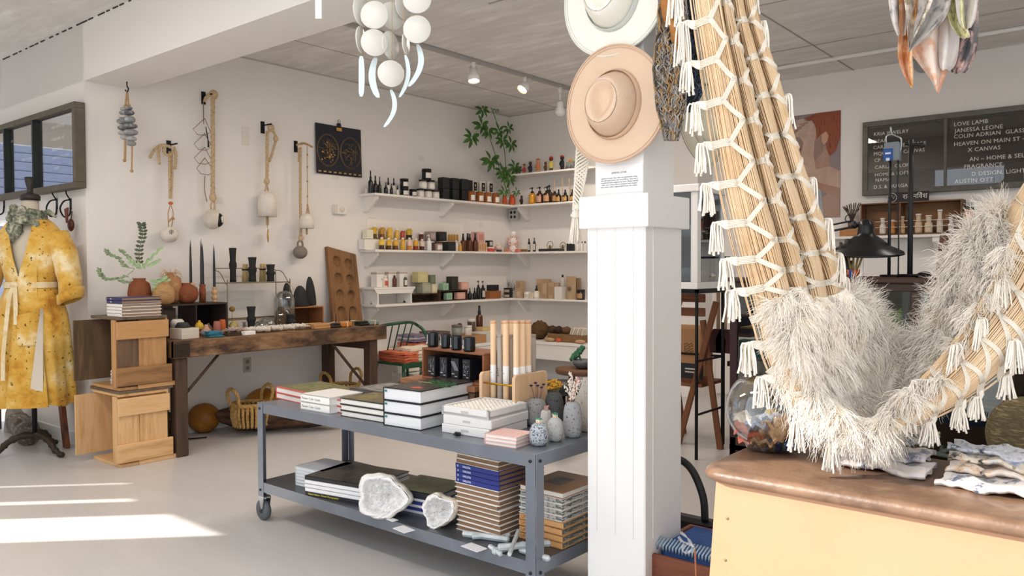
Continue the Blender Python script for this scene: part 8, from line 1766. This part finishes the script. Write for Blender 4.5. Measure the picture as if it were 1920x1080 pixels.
# ================================================================ yellow cabinet, bowl and cloths
YX,YY,YT=-.825,1.757,.818
t=thing('yellow_cabinet','pale yellow painted cabinet with worn brown bullnose top, front right','cabinet',(-.2,1.96,0));YM=M('#ab7f60',.5,var=('#ae8364',),vs=3,bump=.06,bs=30)
mb=MB();x0,x1=YX+.2,1.0;mb.prism([(x0-.055,0),(x1,0),(x1,YT-.028),(x0,YT-.028)],YY-1.96,YY-1.96+.42);obj('body',mb,YM,t)
rp=[];Xa,Xb,Ya,Yb=YX-.045+.2,1.02,YY-.02-1.96,2.20-1.96;rr=.07
for cx,cy,a0 in((Xb-rr,Ya+rr,270),(Xb-rr,Yb-rr,0),(Xa+rr,Yb-rr,90),(Xa+rr,Ya+rr,180)):
    for k in range(7):a_=R(a0+15*k);rp.append((cx+rr*math.cos(a_),cy+rr*math.sin(a_)))
mb=MB();cxm,cym=(Xa+Xb)/2,(Ya+Yb)/2;lv=[]
for a_ in[R(-90+15*k)for k in range(13)]:
    ins=.02*(1-math.cos(a_));z=YT-.016+.016*math.sin(a_);lv.append([Vector((x+(cxm-x)/abs(cxm-x)*ins*.9,y+(cym-y)/abs(cym-y)*ins*.9,z))for x,y in rp])
mb.grid(lv,True);n=len(rp);mb.f.append(tuple(len(mb.v)-n+k for k in range(n)));mb.sm.append(False)
obj('bullnose_top',mb,M('#6b5140',.45,var=('#7a5f4a','#5c4434','#8a7059'),vs=5,vt=.8,bump=.15,bs=60,coat=.15),t)
mb=MB()
for px,py in((1364,972),(1360,1050)):q=aty(px,py,YY)-Vector((-.2,1.96,0));mb.sph(q,.004,(1,.5,1),8,6)
obj('screw_head',mb,M('#7d6a55',.5,.4),t)
t=thing('glass_bowl','large round clear fishbowl on the yellow cabinet, left end','bowl',tuple(atz(1443,842,YT)));t.location.z=YT+.001;RB=.112
BG=bpy.data.materials.new('bowl_glass');BG.use_nodes=True;nt=BG.node_tree;nt.nodes.clear();o_=nt.nodes.new('ShaderNodeOutputMaterial');tr=nt.nodes.new('ShaderNodeBsdfTransparent');gl=nt.nodes.new('ShaderNodeBsdfGlossy');mx=nt.nodes.new('ShaderNodeMixShader');lw=nt.nodes.new('ShaderNodeLayerWeight');pw_=nt.nodes.new('ShaderNodeMath');pw_.operation='MULTIPLY_ADD';pw_.inputs[1].default_value=.8;pw_.inputs[2].default_value=.04
tr.inputs[0].default_value=(.97,.98,.98,1);gl.inputs['Roughness'].default_value=.01;lw.inputs[0].default_value=.25;nt.links.new(lw.outputs['Facing'],pw_.inputs[0]);nt.links.new(pw_.outputs[0],mx.inputs[0]);nt.links.new(tr.outputs[0],mx.inputs[1]);nt.links.new(gl.outputs[0],mx.inputs[2]);nt.links.new(mx.outputs[0],o_.inputs[0])
pr=[(0,.004),(.06,.004)]+[(RB*math.sin(R(a_)),RB*.95-RB*.95*math.cos(R(a_)))for a_ in range(35,140,6)]
mb=MB();mb.lathe(pr+[(r_-.003,z)for r_,z in pr[::-1][:-2]],(0,0,0),48);obj('glass',mb,BG,t)
BZ=Vector(t.location)
PC=[('#dfe3e8','silver'),('#e9dfc2','cream'),('#c49a6c','tan kraft'),('#e9b93f','yellow'),('#d9653f','orange-red'),('#4f6ea5','blue'),('#f0f0f2','clear white'),('#7f8fa8','slate blue')]
for k in range(20):
    c_,nm=PC[k%8];a_=k*2.4;lay=k//7;q=.06*math.sqrt((k%7+.5)/7)*(.8+.22*lay);x,y,z=q*math.cos(a_),q*math.sin(a_),.022+.022*lay
    P=[[Vector(((i-3)*.012,(j-3)*.010,.008*math.sin(i*1.9+k)+.007*math.cos(j*2.3+k*2)))for j in range(7)]for i in range(7)];n7=['bottom','middle','upper'][lay]
    solo('wrapped_soap',MB().slab(P,Vector((0,0,.010))),M(c_,.18,bump=.8,bs=70,coat=.5,metal=.3 if nm=='silver' else 0),'%s wrapped packet in the %s layer of the fishbowl, %s side'%(nm,n7,['right','back right','back','back left','left','front left','front','front right'][int((a_%6.283)/.7854)%8]),'packet',tuple(BZ+Vector((x,y,z))),0,None,0,(random.uniform(-.5,.5),random.uniform(-.5,.5),a_))
def fold(lab,px,py,w_,d_,z,h_,rz,cols,vs,sd):
    random.seed(sd);p=atz(px,py,YT);rows=[]
    for i in range(25):
        u=-1+2*i/24;r_=[]
        for j in range(9):
            v=-1+2*j/8;zz=.003*math.sin(u*7+sd)+.004*math.sin(v*5+u*3+sd)+.0015*math.sin(u*19+v*7);r_.append(Vector((u*w_/2+.004*math.sin(v*6+sd),v*d_/2+.006*math.sin(u*5+sd)+.003*math.sin(u*13),zz)))
        rows.append(r_)
    mb=MB();n_=10;R_=[]
    for i in range(25):
        top=[v+Vector((0,0,h_))for v in rows[i]];bot=[v for v in rows[i]];fr=[(top[0]+(bot[0]-top[0])*(k/6))+Vector((0,-h_*.45*math.sin(math.pi*k/6),0))for k in range(1,6)];bk=[(bot[-1]+(top[-1]-bot[-1])*(k/6))+Vector((0,h_*.45*math.sin(math.pi*k/6),0))for k in range(1,6)]
        R_.append(top[::-1]+fr+bot+bk)
    mb.grid([r_[::-1]for r_ in R_],True)
    for r_,s_ in((R_[0],1),(R_[-1],-1)):n0=len(mb.v);mb.v+=[tuple(v)for v in r_];mb.f.append(tuple(range(n0,n0+len(r_))));mb.sm.append(False)
    solo('folded_silk',mb,M(cols[0],.5,var=tuple(cols[1:]),vs=vs,vt=.36,bump=.2,bs=20,sheen=.3),lab,'cloth',(p.x,p.y,z),rz)
z0=YT+.004
fold('bottom dyed silk of the near folded pile, pinkish white with blue marks',1650,878,.215,.10,z0,.014,R(-2),['#3f4a66','#cfc4bf','#ddd0c9','#d9cfca'],16,1)
fold('middle plum-spotted silk of the near folded pile',1655,866,.205,.10,z0+.018,.012,R(0),['#5a2f3f','#c9c3c2','#d6cdca','#6f7486'],18,2)
fold('upper blue and yellow-green silk of the near folded pile',1672,852,.19,.09,z0+.034,.010,R(-3),['#2d3344','#8f9a68','#cfd0c4','#46557a'],26,3)
fold('top green and navy patterned silk of the near folded pile',1680,845,.185,.08,z0+.048,.009,R(-6),['#22314a','#6f8f5a','#b9b489','#c9c6bb'],34,4)
fold('bottom white and blue splashed silk of the right folded pile',1870,918,.20,.12,z0,.014,R(-8),['#3c4763','#d9d3cc','#e2dcd6','#dcd6d0'],20,5)
fold('second peach and navy silk of the right folded pile',1875,905,.19,.11,z0+.018,.012,R(-6),['#2e3040','#e0bfa0','#d6cdc5','#cfb9a6'],24,6)
fold('third black-speckled silk of the right folded pile',1872,898,.185,.10,z0+.033,.010,R(-9),['#222228','#d9c4a6','#cfcac4','#7d88a0'],36,7)
fold('top blue-grey dotted silk of the right folded pile',1866,890,.18,.09,z0+.046,.009,R(-7),['#2b3348','#b9bcc4','#c9c9cc','#9aa0ae'],44,8)
random.seed(21)
# ================================================================ hammock
CTRL=[((1278,-90),(1345,-90),(1402,-90),1.80,1.80,1.86),((1298,50),(1365,45),(1424,35),1.80,1.79,1.86),((1320,200),(1398,190),(1468,170),1.80,1.79,1.87),((1343,350),(1438,340),(1514,325),1.80,1.79,1.89),((1374,490),(1478,480),(1566,470),1.80,1.79,1.93),
((1405,600),(1500,560),(1596,555),1.80,1.80,1.99),((1440,700),(1488,640),(1632,622),1.80,1.81,2.05),((1502,790),(1530,738),(1662,665),1.80,1.82,2.08),((1590,830),(1612,792),(1692,672),1.80,1.83,2.08),((1700,806),(1690,742),(1722,630),1.80,1.83,2.05),
((1800,765),(1765,668),(1758,540),1.79,1.82,2.0),((1880,712),(1836,570),(1800,455),1.78,1.80,1.95),((1965,640),(1890,470),(1872,400),1.77,1.78,1.90),((2030,500),(1960,320),(1950,290),1.76,1.77,1.87),((2090,200),(2060,60),(2090,60),1.76,1.77,1.84)]
NU=9;SA=[spline([atd(c[k][0],c[k][1],c[3+k])for c in CTRL],NU)for k in range(3)];NS=len(SA[0])
def hs(u,v,off=0):
    """u 0..14 along, v 0 (near/lower edge) .. 1 (far edge)"""
    i=max(0,min(NS-1.001,u*NU));j=int(i);f_=i-j;A_,B_,C_=[S_[j].lerp(S_[min(j+1,NS-1)],f_)for S_ in SA]
    if v<.5:q=v*2;p=A_.lerp(B_,q)-Ff*(.028*math.sin(math.pi*q))
    else:
        q=(v-.5)*2;sag=max(0,min(1,(u-4.2)/2))*max(0,min(1,(12.4-u)/1.8));p=B_.lerp(C_,q)+Vector((0,0,-.10*math.sin(math.pi*q)*sag))
    left=max(0,min(1,(6.2-u)/2));rt=max(0,min(1,(u-8.2)/1.5))
    p=p+Ff*((.050*(1-abs(math.sin(math.pi*(v-.44+.012*math.sin(u*3))/.19)))**2.2-.012 if v>.35 else .006*math.sin(v*22+u)-.012)*left)+Ff*(.012*math.sin(v*2*math.pi*2.6+1)*rt)
    return p-Ff*off
hm=thing('hammock','tan cord hammock with white knotted lattice and fringes, hanging front right','hammock',tuple(hs(7.5,.2)));o0=Vector(hm.location)
CORDM=M('#dcbf9a',.9,var=('#e5caa6','#d6b48b','#f0dcc0'),vs=5,vt=.8)
mb=MB();NV=120;us=[14*i/112 for i in range(113)]
for k in range(NV):
    v=(k+.5)/NV;jt=random.uniform(-.002,.002);o_=random.uniform(0,.003)
    if v<.06:v=v*1.5-.02*math.sin(k)
    mb.tube([hs(u,v+jt+.0015*math.sin(u*3+k),o_)-o0 for u in us],.0017,3)
obj('cord_weave',mb,CORDM,hm)
mb=MB();mb.grid([[hs(u,.10+.9*j/59,-.004)-o0 for j in range(60)]for u in us]);obj('inner_weave',mb,M('#b8946a',.95,bump=.4,bs=160),hm)  # dense backing weave, its darker colour also paints shade between the cords
BAND=M('#dfd5c4',.85,bump=.4,bs=220)
def band(mb,pts,w_=.0095):
    q=[hs(u,v,.0045)for u,v in pts]
    for s_ in(-2,-1,0,1,2):
        P=[]
        for i,p in enumerate(q):
            tg=(q[min(i+1,len(q)-1)]-q[max(i-1,0)]);sd=tg.cross(Ff);sd=sd.normalized()if sd.length>1e-6 else Rr;P.append(p+sd*(s_*w_/4.6)-o0)
        mb.tube(P,.0019,4)
mb=MB();per=.5;K=[k*per for k in range(1,28)]
def lin2(a,b,n=5):return[(a[0]+(b[0]-a[0])*i/n,a[1]+(b[1]-a[1])*i/n)for i in range(n+1)]
for k,u in enumerate(K):
    if u>13:continue
    h2=per/2*1.0;L0=.17 if u<6 else .10;q1=.36;q2=.52;q3=.68;q4=.84
    band(mb,lin2((u,-.01),(u,L0),4),.016)
    for s_ in(-1,1):band(mb,lin2((u,L0),(u+s_*h2,q1),6))
    band(mb,lin2((u+h2,q1),(u+h2,q2),4),.013)
    for s_ in(-1,1):band(mb,lin2((u+h2,q2),(u+h2+s_*h2,q3),5))
    band(mb,lin2((u,q3),(u,q4),4),.013)
    for s_ in(-1,1):band(mb,lin2((u,q4),(u+s_*h2,1.0),5))
obj('white_lattice',mb,BAND,hm)
FR=M('#ece4d6',.9,bump=.3,bs=200)
def tassel(u,v,out,ln=.075,w_=.016,n=15):
    p=hs(u,v,.006)-o0;mb=MB();e=p+out*.022+Vector((0,0,.004))
    for k in range(n):
        a_=-1+2*k/(n-1);d=Rr*(a_*w_*.55)-Ff*random.uniform(-.006,.008);b_=e+d*.8+out*random.uniform(-.004,.008);t_=b_+Vector((0,0,-ln*random.uniform(.82,1.06)))+Rr*(a_*w_*.55+random.uniform(-.003,.003))
        mb.tube(spline([p-out*.012+Vector((0,0,.008*a_)),p+out*.004+Vector((0,0,.008*a_)),b_,b_.lerp(t_,.5)+Rr*random.uniform(-.003,.003),t_],3),[.0021]*12+[.0029],4)
    obj('tassel',mb,FR,hm)
for u in K:
    if u<5:tassel(u,0,-Rr,.070 if u>1.2 else .10)
for u in(5.45,6.1):tassel(u,0,-Rr,.072,.02,18)
for u in(6.95,7.75,8.6,9.5,10.1,10.5,11.2):tassel(u,0,Vector((0,0,-1))*.5-Rr*.4,.062 if u<9 else .05,.022,18)
for u in(.6,1.1,2.1,3.1,3.6,4.1,4.6):tassel(u,.985,Rr*.15-Ff*.4,.075,.014,12)
for u,v in((9.6,.42),(10.3,.46),(10.9,.42),(11.6,.45),(11.2,.2),(9.0,.38)):tassel(u,v,-Ff*.6-Rr*.3,.07,.022,16)
# ---------------- long-haired sheepskin lying in the hammock
WOOL=M('#fff3e2',.9,var=('#fff8ec','#faebd6'),vs=10,sheen=.3)
sk=thing('sheepskin','long-haired cream sheepskin lying in the hammock','fleece',tuple(hs(8,.8)));o1=Vector(sk.location)
def ss(u,v,off=0):
    """u 4.7..12, v .30..1.04"""
    th=.030+.012*math.sin(u*3.1+v*5)+.010*math.sin(u*7.3+v*11)+.006*math.sin(u*15-v*17);e=min(1,(u-4.6)/.7,(12.15-u)/.5)*min(1,(v-.26)/.12);e=max(0,e)
    p=hs(u,min(v,1.0),0);
    if v>1:p=p+(hs(u,1)-hs(u,.9))*(v-1)*5
    return p-Ff*(th*e+off)+Vector((0,0,.018*e))
def vlow(u):return .34+.10*math.sin(u*2.2)+.05*math.sin(u*5.1)if u<8.6 else min(.64,.44+(u-8.6)*.12)+.03*math.sin(u*4)
mb=MB();mb.slab([[ss(u,vlow(u)+(1.05-vlow(u))*j/24)-o1 for j in range(25)]for u in[4.75+(12.05-4.75)*i/70 for i in range(71)]],Ff*.012);obj('hide',mb,WOOL,sk)
HV,HF=[],[]
def hair(p0,d0,ln,curl,r_=.0010,grav=.55,n=7,ph=None):
    ph=random.uniform(0,6.28)if ph is None else ph;a_=d0.orthogonal().normalized();b_=d0.cross(a_);p=Vector(p0);d=Vector(d0);base=len(HV);st=ln/n;w_=random.uniform(1.1,2.0)
    for i in range(n+1):
        rr=r_*(1-.75*i/n)
        for k in range(3):q=2.094*k;HV.append(tuple(p+a_*(rr*math.cos(q))+b_*(rr*math.sin(q))))
        c_=(a_*math.cos(ph+i*w_)+b_*math.sin(ph+i*w_))*curl;d=(d+Vector((0,0,-grav/n))+c_/n*2).normalized();p=p+d*st
    for i in range(n):
        for k in range(3):k2=(k+1)%3;o_=base+i*3;HF.append((o_+k,o_+k2,o_+3+k2,o_+3+k))
locks={}
for k in range(15000):
    u=random.uniform(4.75,12.05);v0=vlow(u);v=v0+(1.04-v0)*random.random();p=ss(u,v)-o1
    key=(int(u*13+math.sin(v*9)),int(v*11+math.sin(u*5)))
    if key not in locks:locks[key]=((-Ff*random.uniform(.35,.8)+Rr*random.uniform(-.9,.5 if u<8.3 else .1)+Vector((0,0,random.uniform(-1.1,.05)if u<8.6 else random.uniform(-.5,.5)))).normalized(),random.uniform(0,6.28),random.uniform(.055,.10))
    d,ph,ln=locks[key];d=(d+Vector((random.gauss(0,.10),random.gauss(0,.10),random.gauss(0,.10)))).normalized()
    hair(p,d,ln*random.uniform(.75,1.05),random.uniform(.9,1.5),.00115,random.uniform(.5,1.1),8,ph+random.gauss(0,.3))
for k in range(2600):
    u=random.uniform(4.9,12.05);p=ss(u,random.uniform(.97,1.05))-o1;side=(-1 if u>8.4 else 1);d=(Vector((0,0,1))*random.uniform(.2,1)+Rr*side*random.uniform(-.1,.8)-Ff*random.uniform(-.2,.5)).normalized();hair(p,d,random.uniform(.03,.075),random.uniform(1.2,2.8),.0009,random.uniform(.4,1.4),10)
for k in range(1500):
    u=random.uniform(4.8,6.6);p=ss(u,vlow(u)+random.uniform(-.03,.06))-o1;d=(-Rr*random.uniform(.4,1)+Vector((0,0,1))*random.uniform(-.5,.35)-Ff*random.uniform(0,.5)).normalized();hair(p,d,random.uniform(.03,.08),random.uniform(.8,2.2),.0009,random.uniform(.2,1.4),9)
for k in range(520):
    u=random.uniform(6.0,8.4);p=hs(u,random.uniform(-.02,.2),.004)-o1;d=(Vector((0,0,-1))+Rr*random.uniform(-.5,.4)-Ff*random.uniform(-.6,.4)).normalized();hair(p,d,random.uniform(.03,.075),random.uniform(2.2,4.2),.0006,.25,12)
me=bpy.data.meshes.new('long_wool');me.from_pydata(HV,[],HF);me.polygons.foreach_set('use_smooth',[True]*len(HF));me.materials.append(WOOL);o=bpy.data.objects.new('long_wool',me);C.objects.link(o);o.parent=sk;o['kind']='stuff'

for k,(u,lab)in enumerate(((.02,'left'),(13.95,'right'))):
    e=hs(u,.5);solo('ceiling_rope',MB().tube([e-e,Vector((0,0,3.03-e.z))],.012,8),COT,'thick cotton rope holding the %s end of the hammock to the ceiling'%lab,'rope',tuple(e))
